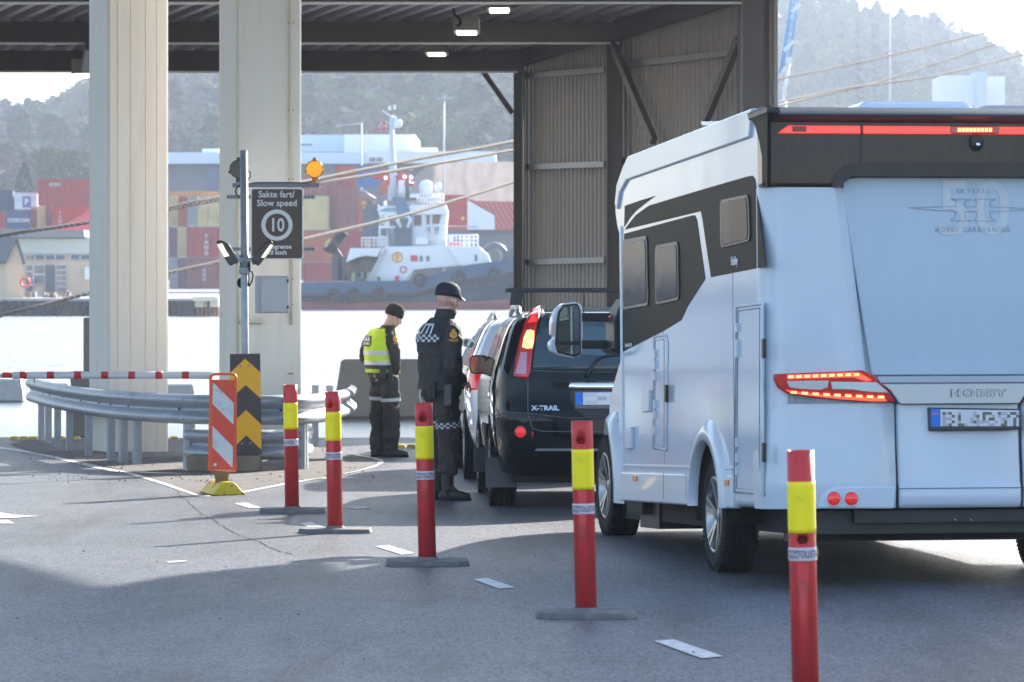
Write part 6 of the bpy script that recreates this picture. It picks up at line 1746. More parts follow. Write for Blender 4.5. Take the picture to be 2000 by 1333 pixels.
for y_ in (3.05, 0.86):
    mb = MB(); mb.box((-HWD-0.0015,y_-0.0025,0.66),(-HWD+0.001,y_+0.0025,1.55 if y_ > 3 else 2.3)); mo(mb.build("panel_seam", gap))
# number plate with unreadable mosaic characters
pw = mat("plate_white", (0.66,0.66,0.68), 0.35); pg = mat("plate_grey", (0.30,0.29,0.31), 0.5); pg2 = mat("plate_grey_pale", (0.45,0.44,0.47), 0.5)
fr_ = rear_prism([(1813,796),(1993,799),(1995,840),(1815,842)], -0.055, -0.02, "plate_frame", mat("plate_black", (0.045,0.04,0.045), 0.4), bevel=0.006)
o = rear_prism([(1837,800),(1990,802),(1990,833),(1837,833)], -0.058, -0.05, "number_plate", pw)
o = rear_prism([(1818,799),(1836.5,799.5),(1836.5,834),(1818,834)], -0.058, -0.05, "plate_band", mat("plate_blue", (0.02,0.18,0.62), 0.4))
rear_prism([(1821,806),(1832,806),(1832,811),(1821,811)], -0.0595, -0.056, "plate_flag", mat("flag_pink", (0.5,0.15,0.25), 0.5))
mb = MB(); mrr = random.Random(4)
pat = ["1110010000100111001110111", "1001010000110100101001001", "1110010001010101100110010", "1001010001111110010010010", "1110011100010001100110010"]
for r_, row in enumerate(pat):
    for c_, ch in enumerate(row):
        if ch == '1':
            x0, z0 = Rr(1841+c_*6.0, 805+r_*5.6, -0.06); x1, z1 = Rr(1847+c_*6.0, 810.6+r_*5.6, -0.06); mb.box((x0,-0.0600,z1),(x1,-0.0585,z0), mrr.choice((0,1)))
mo(mb.build("plate_characters", [pg, pg2]))

# left wing mirror
YM = 5.55
def mpoly(pts, y0, y1, name, m, bevel=0.0, seg=2, parent=None):
    q = [Rr(*p, YM) for p in pts]; mb = MB(); mb.prism(q, lambda a,b_: (a,y0,b_), lambda a,b_: (a,y1,b_)); return mo(mb.build(name, m, bevel=bevel, seg=seg), parent)
shell = [(1080,618.5),(1087,603),(1100.5,592.6),(1125,590),(1134,595),(1137,605),(1138,634),(1137,686),(1132,697),(1121,700),(1094,695),(1078,686),(1074,675),(1076,666),(1083,662),(1083,656),(1077.5,654),(1078,630)]
wm = mpoly(shell, YM, YM+0.13, "wing_mirror", white_gel, 0.015, 3)
def sub(o): o.parent = wm; o.matrix_local = Matrix(); return o
sub(mpoly([(1087,625),(1090,609),(1100,596),(1127,592.6),(1133,605),(1134.5,693),(1123,698),(1089,690),(1083.6,672)], YM-0.012, YM+0.02, "mirror_frame", black_plastic, 0.004, parent=wm))
mg = mat("mirror_glass", (0.25,0.30,0.33), 0.03, metal=1.0, var=0.25, scale=9)
sub(mpoly([(1089,640),(1093,612),(1101,600),(1125,597),(1130.5,606),(1132.5,667),(1088,668)], YM-0.018, YM-0.01, "mirror_glass", mg, parent=wm))
sub(mpoly([(1085.5,674),(1132,675),(1131,690),(1122,694),(1091,686)], YM-0.018, YM-0.01, "mirror_glass", mg, parent=wm))
sub(mpoly([(1077,632),(1083.5,630),(1082,655),(1076.5,654)], YM-0.004, YM+0.05, "indicator", mat("indicator_pink", (0.7,0.45,0.42), 0.2, coat=0.6), parent=wm))
mb = MB()
for ya, yb in ((612,628),(664.5,681.5)):
    q = [Rr(*p, YM) for p in ((1134,ya),(1197,ya+0.5),(1197,yb),(1134,yb))]; mb.prism(q, lambda a,b_: (a,YM+0.01,b_), lambda a,b_: (a,YM+0.10,b_))
q = [Rr(*p, YM) for p in ((1176,684),(1187,681),(1187,630),(1196,604),(1207,585),(1222,585),(1222,688),(1193,693))]; mb.prism(q, lambda a,b_: (a,YM-0.25,b_), lambda a,b_: (a,YM+0.09,b_))
sub(mo(mb.build("mirror_arm", black_plastic, bevel=0.008), wm))
sub(mpoly([(1190,617),(1194,617),(1194,624),(1190,624)], YM-0.006, YM+0.02, "arm_reflector", red_lit, parent=wm))

# ================================================================ CARS
def smooth_prof(tab, z, ks=0.05):
    zs = [t[0] for t in tab]; out = []
    for c in range(1, len(tab[0])):
        vs = [t[c] for t in tab]; out.append(sum(np.interp(z+d, zs, vs) for d in (-ks,-ks/2,0,ks/2,ks))/5)
    return out
class Car:
    def __init__(s, name, label, tab, loc, yaw, paint, n=9.0, group=None, cat='car'):
        s.tab = tab; s.n = n
        s.root = bpy.data.objects.new(name, None); COL.objects.link(s.root)
        s.root.location = (loc[0], loc[1], gz(loc[1])); s.root.rotation_euler = (-SL, 0, yaw); tag(s.root, label, cat, group)
        s.M = T(loc[0], loc[1], gz(loc[1])) @ rot('Z', yaw) @ rot('X', -SL); s.inv = s.M.inverted()
        s.paint = paint
    def at(s, z): return smooth_prof(s.tab, z)   # w, r, f
    def body(s, axles, wr):
        z0, z1 = s.tab[0][0], s.tab[-1][0]; nz = 60; na = 120; mb = MB()
        for i in range(nz):
            z = z0+(z1-z0)*i/(nz-1); w, r, f = s.at(z)
            if i == nz-1: w *= 0.9
            yc = (r+f)/2; L = (f-r)/2
            for j in range(na):
                a = 2*pi*(j+0.5)/na; c, q = cos(a), sin(a); e = 2/s.n
                mb.v.append((w*math.copysign(abs(c)**e, c), yc+L*math.copysign(abs(q)**e, q), z))
        for i in range(nz-1):
            for j in range(na): mb.f.append((i*na+j, i*na+(j+1)%na, (i+1)*na+(j+1)%na, (i+1)*na+j)); mb.m.append(0); mb.sm.append(True)
        mb.f += [tuple(range(na-1,-1,-1)), tuple((nz-1)*na+j for j in range(na))]; mb.m += [0,0]; mb.sm += [True,True]
        o = mb.build("body", s.paint, s.root)
        cs = []
        for y in axles:
            for sx in (-1, 1):
                c = MB(); c.lathe([(0,-0.16),(wr+0.055,-0.16),(wr+0.055,0.16),(0,0.16)], 40, 0, T(sx*0.86,y,wr+0.02) @ rot('Y', radians(90))); cs.append(c.build("cutter", rubber))
        # cutters live in world space for the moment: evaluate in local space
        o.parent = None; cut(o, cs); o.parent = s.root
        for p in o.data.polygons: p.use_smooth = True
        mb = MB(); mb.box((-0.72,0.35,0.22),(0.72,4.1,0.5)); mb.build("underbody", MATS["underbody"], s.root)
        return o
    def rs(s, x, z):
        w, r, f = s.at(z); yc = (r+f)/2; L = (f-r)/2; u = min(0.9995, abs(x)/w); return yc - L*(1-u**s.n)**(1/s.n)
    def rsurf(s, x, z):
        e = 0.004; p = Vector((x, s.rs(x,z), z)); du = Vector((x+e, s.rs(x+e,z), z))-p; dv = Vector((x, s.rs(x,z+e), z+e))-p
        n = du.cross(dv).normalized(); return p, (n if n.y < 0 else -n)
    def ssurf_l(s, y, z):
        def sx(y, z):
            w, r, f = s.at(z); yc = (r+f)/2; L = (f-r)/2; u = min(0.9995, abs(y-yc)/L); return -w*(1-u**s.n)**(1/s.n)
        e = 0.004; p = Vector((sx(y,z), y, z)); du = Vector((sx(y+e,z), y+e, z))-p; dv = Vector((sx(y,z+e), y, z+e))-p
        n = du.cross(dv).normalized(); return p, (n if n.x < 0 else -n)
    def px(s, X, Y):
        o, d = ray_local(X, Y, s.inv); y = 0.05
        for _ in range(12):
            t = (y-o.y)/d.y; p = o+d*t; w = s.at(p.z)[0]; x = max(-w*0.998, min(w*0.998, p.x)); y = y*0.4+0.6*s.rs(x, p.z)
        return (x, p.z)
    def rp(s, pts, name, m, off=0.005, thick=0.0, step=0.05, parent=None, traced=True):
        q = [s.px(*p) for p in pts] if traced else pts
        return patch(q, s.rsurf, step, name, m, parent or s.root, thick=thick, off=off)
    def sp(s, pts, name, m, off=0.005, both=True, step=0.08):
        o = patch(pts, s.ssurf_l, step, name, m, s.root, off=off)
        if both: patch(pts, lambda a,b_: (lambda p, n: (Vector((-p.x,p.y,p.z)), Vector((-n.x,n.y,n.z))))(*s.ssurf_l(a,b_)), step, name, m, s.root, off=off)
        return o
black_paint = mat("black_paint", (0.004,0.006,0.008), 0.06, var=0.05, spec=0.28, bump=0.05, bscale=4)
blue_glass = mat("rear_glass", (0.028,0.055,0.072), 0.05, var=0.15, coat=0.3)
xt = Car("black_suv", "black sport utility car with roof bars and lit upright tail lamps, ahead of the motorhome",
  [(0.30,.80,.16,4.30),(0.42,.85,.03,4.42),(0.60,.875,.0,4.45),(0.80,.885,.0,4.43),(0.90,.885,.06,4.40),(0.98,.885,.08,4.25),(1.06,.875,.09,3.75),(1.12,.865,.10,3.35),(1.30,.815,.16,3.05),(1.48,.755,.24,2.75),(1.58,.70,.31,2.5),(1.63,.62,.42,2.3),(1.655,.40,.75,1.9)],
  (0.735, 33.55), radians(2.6), black_paint)
xt.body((0.98, 3.60), 0.35)
for x in (-0.775, 0.775):
    for y in (0.98, 3.60): wheel(xt.root, (x,y,0.35), 0.35, 0.225, 0.22, x < 0)
xt.rp([(1060,604),(1130,602),(1400,602),(1420,640),(1432,722),(1160,724),(1037,722),(1045,660)], "rear_window", blue_glass, thick=0.004)
xt.rp([(1110,640),(1115,632),(1180,628),(1330,628),(1345,640),(1352,690),(1180,697),(1085,690),(1074,684)], "pale_glass_patch", mat("glass_pale", (0.05,0.10,0.125), 0.05, coat=1.0), off=0.011)  # paler glass patch over the middle of the rear window
lamp = [(1057.5,600),(1041,602),(1033,615),(1025.8,633),(1016,665),(1008,705),(1004,736),(1016,739),(1031,741),(1036,724),(1040,690),(1046,653),(1050,632),(1055,612)]
tl_ = xt.rp(lamp, "tail_lamp", red_lens, off=0.004, thick=0.012, step=0.03)
xt.rp([(1030,648),(1037,647),(1043.5,649),(1043,668),(1040,682),(1030,683),(1021,680),(1024,662)], "lit_lens", mat("brake_lit", (0.95,0.45,0.15), 0.2, emit=(1.0,0.30,0.08), estr=1.3), off=0.020, parent=tl_)
xt.rp([(1040,606),(1052,606),(1048,632),(1031,634)], "lens", mat("lens_bright_red", (0.75,0.03,0.04), 0.15, emit=(1,0.05,0.05), estr=0.25), off=0.019, parent=tl_)
xt.rp([(1018,690),(1030,690),(1028,733),(1008,731)], "clear_lens", mat("lens_pink", (0.50,0.25,0.32), 0.12, coat=1.0), off=0.019, parent=tl_)
def mirror_x(pts, car): return [(-car.px(*p)[0], car.px(*p)[1]) for p in pts]
xt.rp(mirror_x(lamp, xt), "tail_lamp", red_lens, off=0.004, thick=0.012, step=0.03, traced=False)
# tailgate seams, bumper, garnish
def seam(car, pts, r=0.004, m=None):
    P = []
    for i in range(len(pts)-1):
        for k in range(6): P.append((pts[i][0]+(pts[i+1][0]-pts[i][0])*k/6, pts[i][1]+(pts[i+1][1]-pts[i][1])*k/6))
    P.append(pts[-1]); Q = []
    for p in P:
        x, z = car.px(*p); a, n = car.rsurf(x, z); Q.append(a+n*0.002)
    mb = MB(); mb.tube(Q, r, 6); return mb.build("seam", m or gap, car.root)
seam(xt, [(1037,724),(1100,727),(1200,727)]); seam(xt, [(1031,742),(1031,806)]); seam(xt, [(967,813),(985,806),(1031,808),(1040,838),(1060,843),(1180,844)]); seam(xt, [(1033,808),(1100,816),(1200,817)], 0.003)
xt.rp([(1112,746),(1250,745),(1250,762),(1111,761)], "chrome_handle", chrome, off=0.012, thick=0.015)
xt.rp([(1111,763),(1260,763),(1260,815),(1142,815),(1125,802),(1115,785)], "plate_recess", black_plastic, off=0.004)
xt.rp([(1121,765),(1245,764),(1245,800),(1123,800)], "plate_frame", mat("xt_frame", (0.12,0.11,0.12), 0.4), off=0.012, thick=0.008)
xt.rp([(1124,768),(1138,768),(1138,793.5),(1124,793.5)], "plate_band", MATS["plate_blue"], off=0.022)
xt.rp([(1138.5,768),(1242,767),(1242,793.5),(1138.5,793.5)], "number_plate", pw, off=0.021)
for i, c_ in enumerate((0,1,0,1,1,0,1)):
    for j in range(3):
        if (i*3+j) % 2 == c_: xt.rp([(1142+i*6,768.5+j*8),(1148+i*6,768.5+j*8),(1148+i*6,776.5+j*8),(1142+i*6,776.5+j*8)], "plate_character", pg2 if j % 2 else mat("plate_pale", (0.55,0.57,0.6), 0.5), off=0.0235)
def car_text(car, t, px, py, h, m, xs=1.0, bold=0.0, space=1.0, off=0.008):
    x0, z0 = car.px(px, py)
    def f(a, b_):
        p, n = car.rsurf(x0+a, z0+b_); return p+n*off
    return text_mesh(t, h, None, "lettering", m, car.root, mapf=f, xs=xs, bold=bold, space=space)
car_text(xt, "X-TRAIL", 1065, 798.5, 0.052, chrome, xs=1.18, bold=0.002)
x, z = xt.px(1017, 844); p, n = xt.rsurf(x, z)
mb = MB(); Mq = T(*(p+n*0.004)) @ n.to_track_quat('Z','Y').to_matrix().to_4x4(); mb.lathe([(0.055,-0.01),(0.056,0.006),(0.046,0.008)], 26, 1, Mq); mb.lathe([(0.046,0.0),(0.043,0.008),(0,0.012)], 26, 0, Mq)
mb.build("reflector", [mat("reflector_round", (0.8,0.03,0.04), 0.2, emit=(1,0.04,0.05), estr=0.1), black_plastic], xt.root)
xt.rp([(1036,843),(1043,844),(1041,856)], "tow_mark", red_lens, off=0.006)
xt.rp([(1048,876),(1200,876),(1200,881),(1044,881)], "bumper_moulding", mat("bumper_grey", (0.18,0.2,0.21), 0.3), off=0.006)
# roof rails and bars
for sx in (-1, 1):
    mb = MB(); mb.tube([(sx*0.66,0.45,1.585),(sx*0.645,0.8,1.655),(sx*0.63,1.4,1.675),(sx*0.62,2.3,1.67),(sx*0.63,2.6,1.60)], [0.02,0.028,0.028,0.026,0.02], 10); mb.build("roof_rail", silver, xt.root)
for y in (1.15, 1.75):
    mb = MB(); mb.box((-0.71,y,1.80),(0.71,y+0.05,1.835)); 
    for sx in (-1,1): mb.prism([(sx*0.58,1.80),(sx*0.66,1.80),(sx*0.675,1.69),(sx*0.60,1.69)], lambda a,b_: (a,y,b_), lambda a,b_: (a,y+0.06,b_))
    mb.build("roof_bar", black_plastic, xt.root, bevel=0.004)
mb = MB(); mb.tube([(-0.1,0.72,1.66),(-0.1,0.68,1.80)], 0.006, 6); mb.build("aerial", rubber, xt.root)
# wiper
def on(car, px, py, off):
    x, z = car.px(px, py); p, n = car.rsurf(x, z); return p+n*off
mb = MB(); mb.tube([on(xt,1147,734,.01), on(xt,1149,731,.03), on(xt,1157,718,.04), on(xt,1166,705,.03), on(xt,1180,697,.02), on(xt,1250,690,.02)], [0.02,0.016,0.012,0.012,0.008,0.006], 8); mb.build("wiper", black_plastic, xt.root)
# side glass, pillar, mud flaps, mirror
xt.sp([(0.42,1.12),(3.05,1.12),(2.65,1.50),(0.52,1.50)], "side_glass", gwin); xt.sp([(1.25,1.10),(1.36,1.10),(1.34,1.52),(1.25,1.52)], "pillar", black_plastic, off=0.009)
for x in (-0.79,0.79):
    for yy in (0.55, 3.17): mb = MB(); mb.box((x-0.14,yy,0.17 if yy < 1 else 0.20),(x+0.12,yy+0.015,0.42)); mb.build("mud_flap", mat("flap_grey", (0.07,0.072,0.078), 0.6), xt.root, bevel=0.006)
xt.sp([(0.62,0.93),(0.98,0.93),(0.98,0.96),(0.62,0.96)], "door_handle", chrome, off=0.02)
def car_mirror(car, px0, py0, px1, py1, yl, case, glass):
    def hp(px, py): 
        h = hit(px, py, car.inv, 1, yl); return (h.x, h.z)
    def rr2(x0,y0,x1,y1,r): return rounded(x0,y0,x1,y1,r,4)
    q = [hp(*p) for p in rr2(px0,py0,px1,py1,(py1-py0)*0.3)]; mb = MB(); mb.prism(q, lambda a,b_: (a,yl,b_), lambda a,b_: (a,yl+0.12,b_)); m1 = mb.build("wing_mirror", case, car.root, bevel=0.012, seg=3)
    q = [hp(*p) for p in rr2(px0+2,py0+2.5,px1-7,py1-2.5,(py1-py0)*0.25)]; mb = MB(); mb.prism(q, lambda a,b_: (a,yl-0.006,b_), lambda a,b_: (a,yl+0.01,b_)); g_ = mb.build("mirror_glass", glass); g_.parent = m1
    x, z = hp(px1-4,(py0+py1)/2+6); mb = MB(); mb.bar((x,yl+0.06,z),(-car.at(z)[0]*0.97,yl+0.10,z-0.02),0.08,0.07); o = mb.build("mirror_arm", case); o.parent = m1
car_mirror(xt, 917, 694, 955, 731, 2.62, black_plastic, mat("mirror_brown", (0.30,0.24,0.22), 0.05, metal=1.0, var=0.4, scale=14))

white_car_paint = mat("pale_blue_white_paint", (0.78,0.83,0.88), 0.12, coat=1.0, var=0.02)
ws = Car("white_suv", "white silver car mostly hidden ahead of the black one, its red tail lamp showing", 
  [(0.28,.80,.12,4.35),(0.42,.87,.03,4.45),(0.62,.90,.0,4.5),(0.85,.91,.02,4.45),(0.95,.91,.05,4.2),(1.05,.89,.10,3.6),(1.12,.87,.16,3.35),(1.30,.80,.33,3.05),(1.48,.71,.52,2.7),(1.57,.62,.70,2.4),(1.62,.50,.95,2.1),(1.64,.3,1.2,1.8)],
  (0.475, 39.3), radians(2.4), white_car_paint)
ws.body((0.95,3.65), 0.34)
for x in (-0.80, 0.80):
    for y in (0.95, 3.65): wheel(ws.root, (x,y,0.34), 0.34, 0.225, 0.21, x < 0)
ws.rp([(-0.60,1.12),(0.60,1.12),(0.55,1.50),(-0.55,1.50)], "rear_window", blue_glass, traced=False)
ws.sp([(0.62,1.10),(3.2,1.10),(2.7,1.47),(0.95,1.47)], "side_glass", gwin)
tp = [(-0.80,0.86),(-0.62,0.92),(-0.62,1.02),(-0.86,1.04)]
ws.rp([(-0.88,0.88),(-0.66,0.90),(-0.66,1.03),(-0.85,1.06)], "tail_lamp", MATS["fog_red"], off=0.006, thick=0.008, traced=False, step=0.03)
ws.rp([(0.88,0.88),(0.66,0.90),(0.66,1.03),(0.85,1.06)], "tail_lamp", MATS["fog_red"], off=0.006, thick=0.008, traced=False, step=0.03)
ws.sp([(0.05,0.90),(0.16,0.92),(0.14,1.02),(0.08,1.03)], "tail_lamp_side", red_lens, off=0.006, step=0.04)
ws.sp([(0.6,1.06),(3.3,1.06),(3.3,1.085),(0.6,1.085)], "window_trim", chrome, off=0.01)
for sx in (-1,1):
    mb = MB(); mb.tube([(sx*0.60,0.95,1.555),(sx*0.58,1.3,1.62),(sx*0.57,2.4,1.63),(sx*0.60,2.7,1.56)], 0.02, 8); mb.build("roof_rail", silver, ws.root)
mb = MB(); mb.box((-0.95,2.75,1.02),(-0.89,2.85,1.14)); 
car_mirror(ws, 904, 661, 924, 678, 2.9, white_car_paint, MATS["mirror_glass"])
dk = Car("dark_car", "dark grey car farthest ahead in the queue, only its rear corner visible", [(0.28,.78,.10,4.1),(0.6,.87,.0,4.2),(0.9,.88,.03,4.1),(1.0,.86,.08,3.6),(1.1,.83,.15,3.2),(1.3,.75,.35,2.8),(1.45,.62,.6,2.4),(1.5,.4,.9,2.0)],
  (0.32, 46.5), radians(2.0), mat("dark_grey_paint", (0.05,0.055,0.06), 0.2, coat=1.0))
dk.body((0.9,3.5), 0.32)
for x in (-0.77,0.77):
    for y in (0.9,3.5): wheel(dk.root, (x,y,0.32), 0.32, 0.205, 0.2, x < 0)
dk.rp([(-0.62,1.08),(0.62,1.08),(0.54,1.38),(-0.54,1.38)], "rear_window", blue_glass, traced=False); dk.sp([(0.5,1.06),(3.0,1.06),(2.5,1.36),(0.8,1.36)], "side_glass", gwin)
dk.rp([(-0.84,0.78),(-0.62,0.78),(-0.62,0.92),(-0.85,0.94)], "tail_lamp", red_lens, traced=False, step=0.04)
# ================================================================ PEOPLE
skin = mat("skin", (0.66,0.38,0.29), 0.5, var=0.08, scale=30, bump=0.05)
navy = mat("uniform_black", (0.035,0.031,0.033), 0.75, var=0.15, scale=8, bump=0.35, bscale=22)
navy2 = mat("uniform_trousers", (0.040,0.034,0.034), 0.8, var=0.15, scale=8, bump=0.45, bscale=16)
boot_m = mat("boot_leather", (0.030,0.026,0.026), 0.55, var=0.2, bump=0.3, bscale=60)
cap_m = mat("cap_navy", (0.018,0.016,0.034), 0.8, var=0.1, bump=0.1)
refl = mat("reflective_tape", (0.55,0.56,0.58), 0.4, metal=0.2)
hiviz = mat("hiviz_yellow", (0.62,0.80,0.03), 0.65, var=0.06, bump=0.25, bscale=14, emit=(0.6,0.85,0.02), estr=0.0)
def ell(mb, c, r, M=None, n=20):
    M0 = T(*c) @ (M or Matrix()) @ Matrix.Diagonal((r[0], r[1], r[2], 1))
    mb.lathe([(max(0.001, cos(a)), sin(a)) for a in [-pi/2+pi*i/12 for i in range(13)]], n, 0, M0)
class Torso:
    def __init__(s, rings, a):
        s.r = rings; s.f = Vector((cos(a), sin(a), 0)); s.s = Vector((sin(a), -cos(a), 0))
    def p(s, z, t, off=0.0):
        zs = [q[0] for q in s.r]; v = [float(np.interp(z, zs, [q[k] for q in s.r])) for k in range(1, 5)]
        e = 2/2.4; c, d = cos(t), sin(t)
        return Vector((v[0], v[1], z)) + s.s*(v[2]+off)*math.copysign(abs(c)**e, c) + s.f*(v[3]+off)*math.copysign(abs(d)**e, d)
    def shell(s, mb, z0, z1, off=0.0, n=16):
        vs = []; na = 32
        for i in range(n):
            z = z0+(z1-z0)*i/(n-1)
            for j in range(na): vs.append(s.p(z, 2*pi*j/na, off))
        mb.add(vs, [(i*na+j, i*na+(j+1)%na, (i+1)*na+(j+1)%na, (i+1)*na+j) for i in range(n-1) for j in range(na)]+[tuple(range(na-1,-1,-1)), tuple((n-1)*na+j for j in range(na))], 0, True)
    def band(s, z0, z1, t0, t1, off, n=24, tilt=0.0):
        mb = MB(); mb.grid(lambda u, v: s.p(z0+(z1-z0)*u+tilt*(v-.5), t0+(t1-t0)*v, off), 4, n); return mb
def remesh(o, vox, sm=4, disp=0.0, dscale=0.12):
    md = o.modifiers.new("remesh", 'REMESH'); md.mode = 'VOXEL'; md.voxel_size = vox; md.use_smooth_shade = True
    if sm: md = o.modifiers.new("smooth", 'SMOOTH'); md.factor = 0.5; md.iterations = sm
    if disp:
        tx = bpy.data.textures.new("folds", 'CLOUDS'); tx.noise_scale = dscale; tx.noise_depth = 3
        md = o.modifiers.new("folds", 'DISPLACE'); md.texture = tx; md.strength = disp; md.mid_level = 0.5; md.texture_coords = 'LOCAL'
    return o
def hand(mb, wrist, d, up, curl=0.6, side=1, sc=1.0):
    """palm and five fingers; d = pointing direction, up = back of the hand"""
    d = Vector(d).normalized(); up = Vector(up); up = (up-d*up.dot(d)).normalized(); s = d.cross(up)*side; w = Vector(wrist)
    M = Matrix((( s.x, d.x, up.x, 0),(s.y, d.y, up.y, 0),(s.z, d.z, up.z, 0),(0,0,0,1)))
    ell(mb, w+d*0.045*sc, (0.042*sc,0.052*sc,0.016*sc), M, 14)
    mb.tube([w-d*0.03, w+d*0.02], [0.027,0.024], 10)
    for k, (ox, L) in enumerate(((-0.030,0.062),(-0.010,0.074),(0.010,0.080),(0.029,0.070))):
        b0 = w + s*ox*sc + d*0.085*sc; a = curl*(0.9+0.12*k); pts = [b0-d*0.03*sc, b0]
        dd = d.copy(); p = b0
        for seg in (0.45,0.32,0.23):
            q = math.cos(a*0.7); dd = (dd*cos(a)-up*sin(a)).normalized(); p = p+dd*L*seg*sc; pts.append(p.copy())
        mb.tube(pts, [0.0095*sc,0.0095*sc,0.009*sc,0.008*sc,0.0065*sc], 8)
    b0 = w + s*0.034*sc + d*0.025*sc
    mb.tube([b0-s*0.015, b0, b0+(s*0.6+d*0.7-up*0.25).normalized()*0.035*sc, b0+(s*0.35+d*1.0-up*0.55).normalized()*0.065*sc], [0.014*sc,0.013*sc,0.011*sc,0.008*sc], 8)
def head(mb, c, a, pitch=0.0, roll=0.0, sc=1.0):
    """face towards angle a in plan; returns matrix: local +Y = face, +X = his right, Z up"""
    M = T(*c) @ rot('Z', a-pi/2) @ rot('X', -pitch)
    def e(cc, r, R=None, n=20): 
        M0 = M @ T(*[q*sc for q in cc]) @ (R or Matrix()) @ Matrix.Diagonal((r[0]*sc, r[1]*sc, r[2]*sc, 1)); mb.lathe([(max(0.001, cos(t)), sin(t)) for t in [-pi/2+pi*i/12 for i in range(13)]], n, 0, M0)
    e((0,-0.008,0.03),(0.076,0.097,0.093)); e((0,0.022,-0.035),(0.060,0.070,0.075)); e((0,0.048,-0.085),(0.036,0.036,0.028))
    e((0,0.092,-0.018),(0.012,0.018,0.026)); e((0,0.100,-0.036),(0.015,0.016,0.012)); e((0,0.072,0.022),(0.052,0.022,0.014)); e((0,0.082,-0.066),(0.024,0.012,0.009))
    for x in (-1,1):
        e((x*0.083,-0.006,-0.014),(0.013,0.023,0.035), rot('Z', x*0.35)); e((x*0.045,0.060,-0.03),(0.022,0.022,0.022)); e((x*0.030,0.078,0.002),(0.013,0.012,0.010))
    return M
def foot(mb, ankle, a, L=0.27, h=0.26):
    f = Vector((cos(a), sin(a), 0)); s = Vector((-sin(a), cos(a), 0)); A = Vector(ankle)
    M = Matrix(((f.x, s.x, 0, A.x),(f.y, s.y, 0, A.y),(0,0,1,0),(0,0,0,1)))
    mb.tube([M @ Vector((0,0,h)), M @ Vector((0.0,0,h*0.6)), M @ Vector((0.005,0,0.09))], [0.062,0.056,0.054], 14)
    ell(mb, M @ Vector((-0.02,0,0.05)), (0.062,0.044,0.05), rot('Z', a)); ell(mb, M @ Vector((0.07,0,0.045)), (0.11,0.046,0.045), rot('Z', a)); ell(mb, M @ Vector((0.145,0,0.038)), (0.058,0.046,0.036), rot('Z', a)); ell(mb, M @ Vector((0.04,0,0.085)), (0.06,0.036,0.04), rot('Z', a) @ rot('Y', 0.5))
def sole(mb, ankle, a):
    f = Vector((cos(a), sin(a), 0)); s = Vector((-sin(a), cos(a), 0)); A = Vector((ankle[0], ankle[1], 0)); pts = []
    for x, y in ((-0.085,0),(-0.07,0.034),(0.0,0.040),(0.1,0.050),(0.17,0.042),(0.205,0.015),(0.205,-0.015),(0.17,-0.042),(0.1,-0.050),(0,-0.040),(-0.07,-0.034)): pts.append(A+f*x+s*y)
    mb.prism([(p.x,p.y) for p in pts], lambda x,y: (x,y,0.0), lambda x,y: (x,y,0.024))
def checker(pf, nu, nv, name, parent, m0=None):
    """pf(u,v) surface; chequered strip of small squares"""
    mb = MB()
    for i in range(nu):
        for j in range(nv):
            mb.add([pf(i/nu,j/nv), pf((i+1)/nu,j/nv), pf((i+1)/nu,(j+1)/nv), pf(i/nu,(j+1)/nv)], [(0,1,2,3)], (i+j) % 2)
    return mb.build(name, [mat("check_white", (0.50,0.52,0.54), 0.5), mat("check_black", (0.02,0.02,0.025), 0.6)], parent)
class Limb:
    def __init__(s, pts): s.pts = [Vector(p[:3]) for p in pts]; s.r = [p[3] for p in pts]
    def shell(s, mb, off=0.0): 
        P = smooth_path(s.pts, 5); R = [float(np.interp(i/5, range(len(s.r)), s.r))+off for i in range(len(P))]; mb.tube(P, R, 16)
    def p(s, t, ang, off=0.0, ref=(1,0,0)):
        i = min(int(t), len(s.pts)-2); u = t-i; c = s.pts[i].lerp(s.pts[i+1], u); d = (s.pts[i+1]-s.pts[i]).normalized(); r = s.r[i]*(1-u)+s.r[i+1]*u+off
        a = Vector(ref); a = (a-d*a.dot(d)).normalized(); b_ = d.cross(a); return c+a*r*cos(ang)+b_*r*sin(ang)

# ---------------------------------------------------------------- officer at the black car (cap)
g = G(868, 978)
p2 = empty("person", g); tag(p2, "policeman in dark jacket and navy cap standing beside the black car, seen from behind", 'person')
A2 = radians(35)
t2 = Torso([(0.86,-0.03,0.0,0.17,0.13),(0.93,-0.03,0.0,0.205,0.165),(1.00,-0.032,0.0,0.205,0.172),(1.10,-0.035,0,0.198,0.168),(1.22,-0.038,-0.005,0.20,0.168),(1.35,-0.045,-0.01,0.215,0.172),(1.46,-0.047,-0.01,0.208,0.152),(1.53,-0.035,-0.005,0.16,0.115),(1.58,-0.02,0.0,0.09,0.09),(1.66,0.0,0.01,0.062,0.066)], A2)
armR = Limb([(0.065,-0.165,1.495,0.076),(0.080,-0.20,1.40,0.082),(0.075,-0.235,1.28,0.077),(0.075,-0.245,1.165,0.072),(0.115,-0.18,1.085,0.063),(0.150,-0.09,1.03,0.045)])
armL = Limb([(-0.13,0.14,1.50,0.070),(-0.14,0.20,1.38,0.07),(-0.10,0.24,1.20,0.06),(0.0,0.26,1.08,0.056),(0.11,0.16,1.05,0.045)])
legR = Limb([(0.015,-0.075,0.95,0.112),(0.028,-0.08,0.75,0.110),(0.042,-0.075,0.52,0.098),(0.042,-0.065,0.36,0.094),(0.03,-0.06,0.24,0.080)])
legL = Limb([(-0.055,0.08,0.95,0.105),(-0.06,0.09,0.75,0.10),(-0.065,0.09,0.52,0.086),(-0.075,0.10,0.34,0.08),(-0.075,0.10,0.22,0.070)])
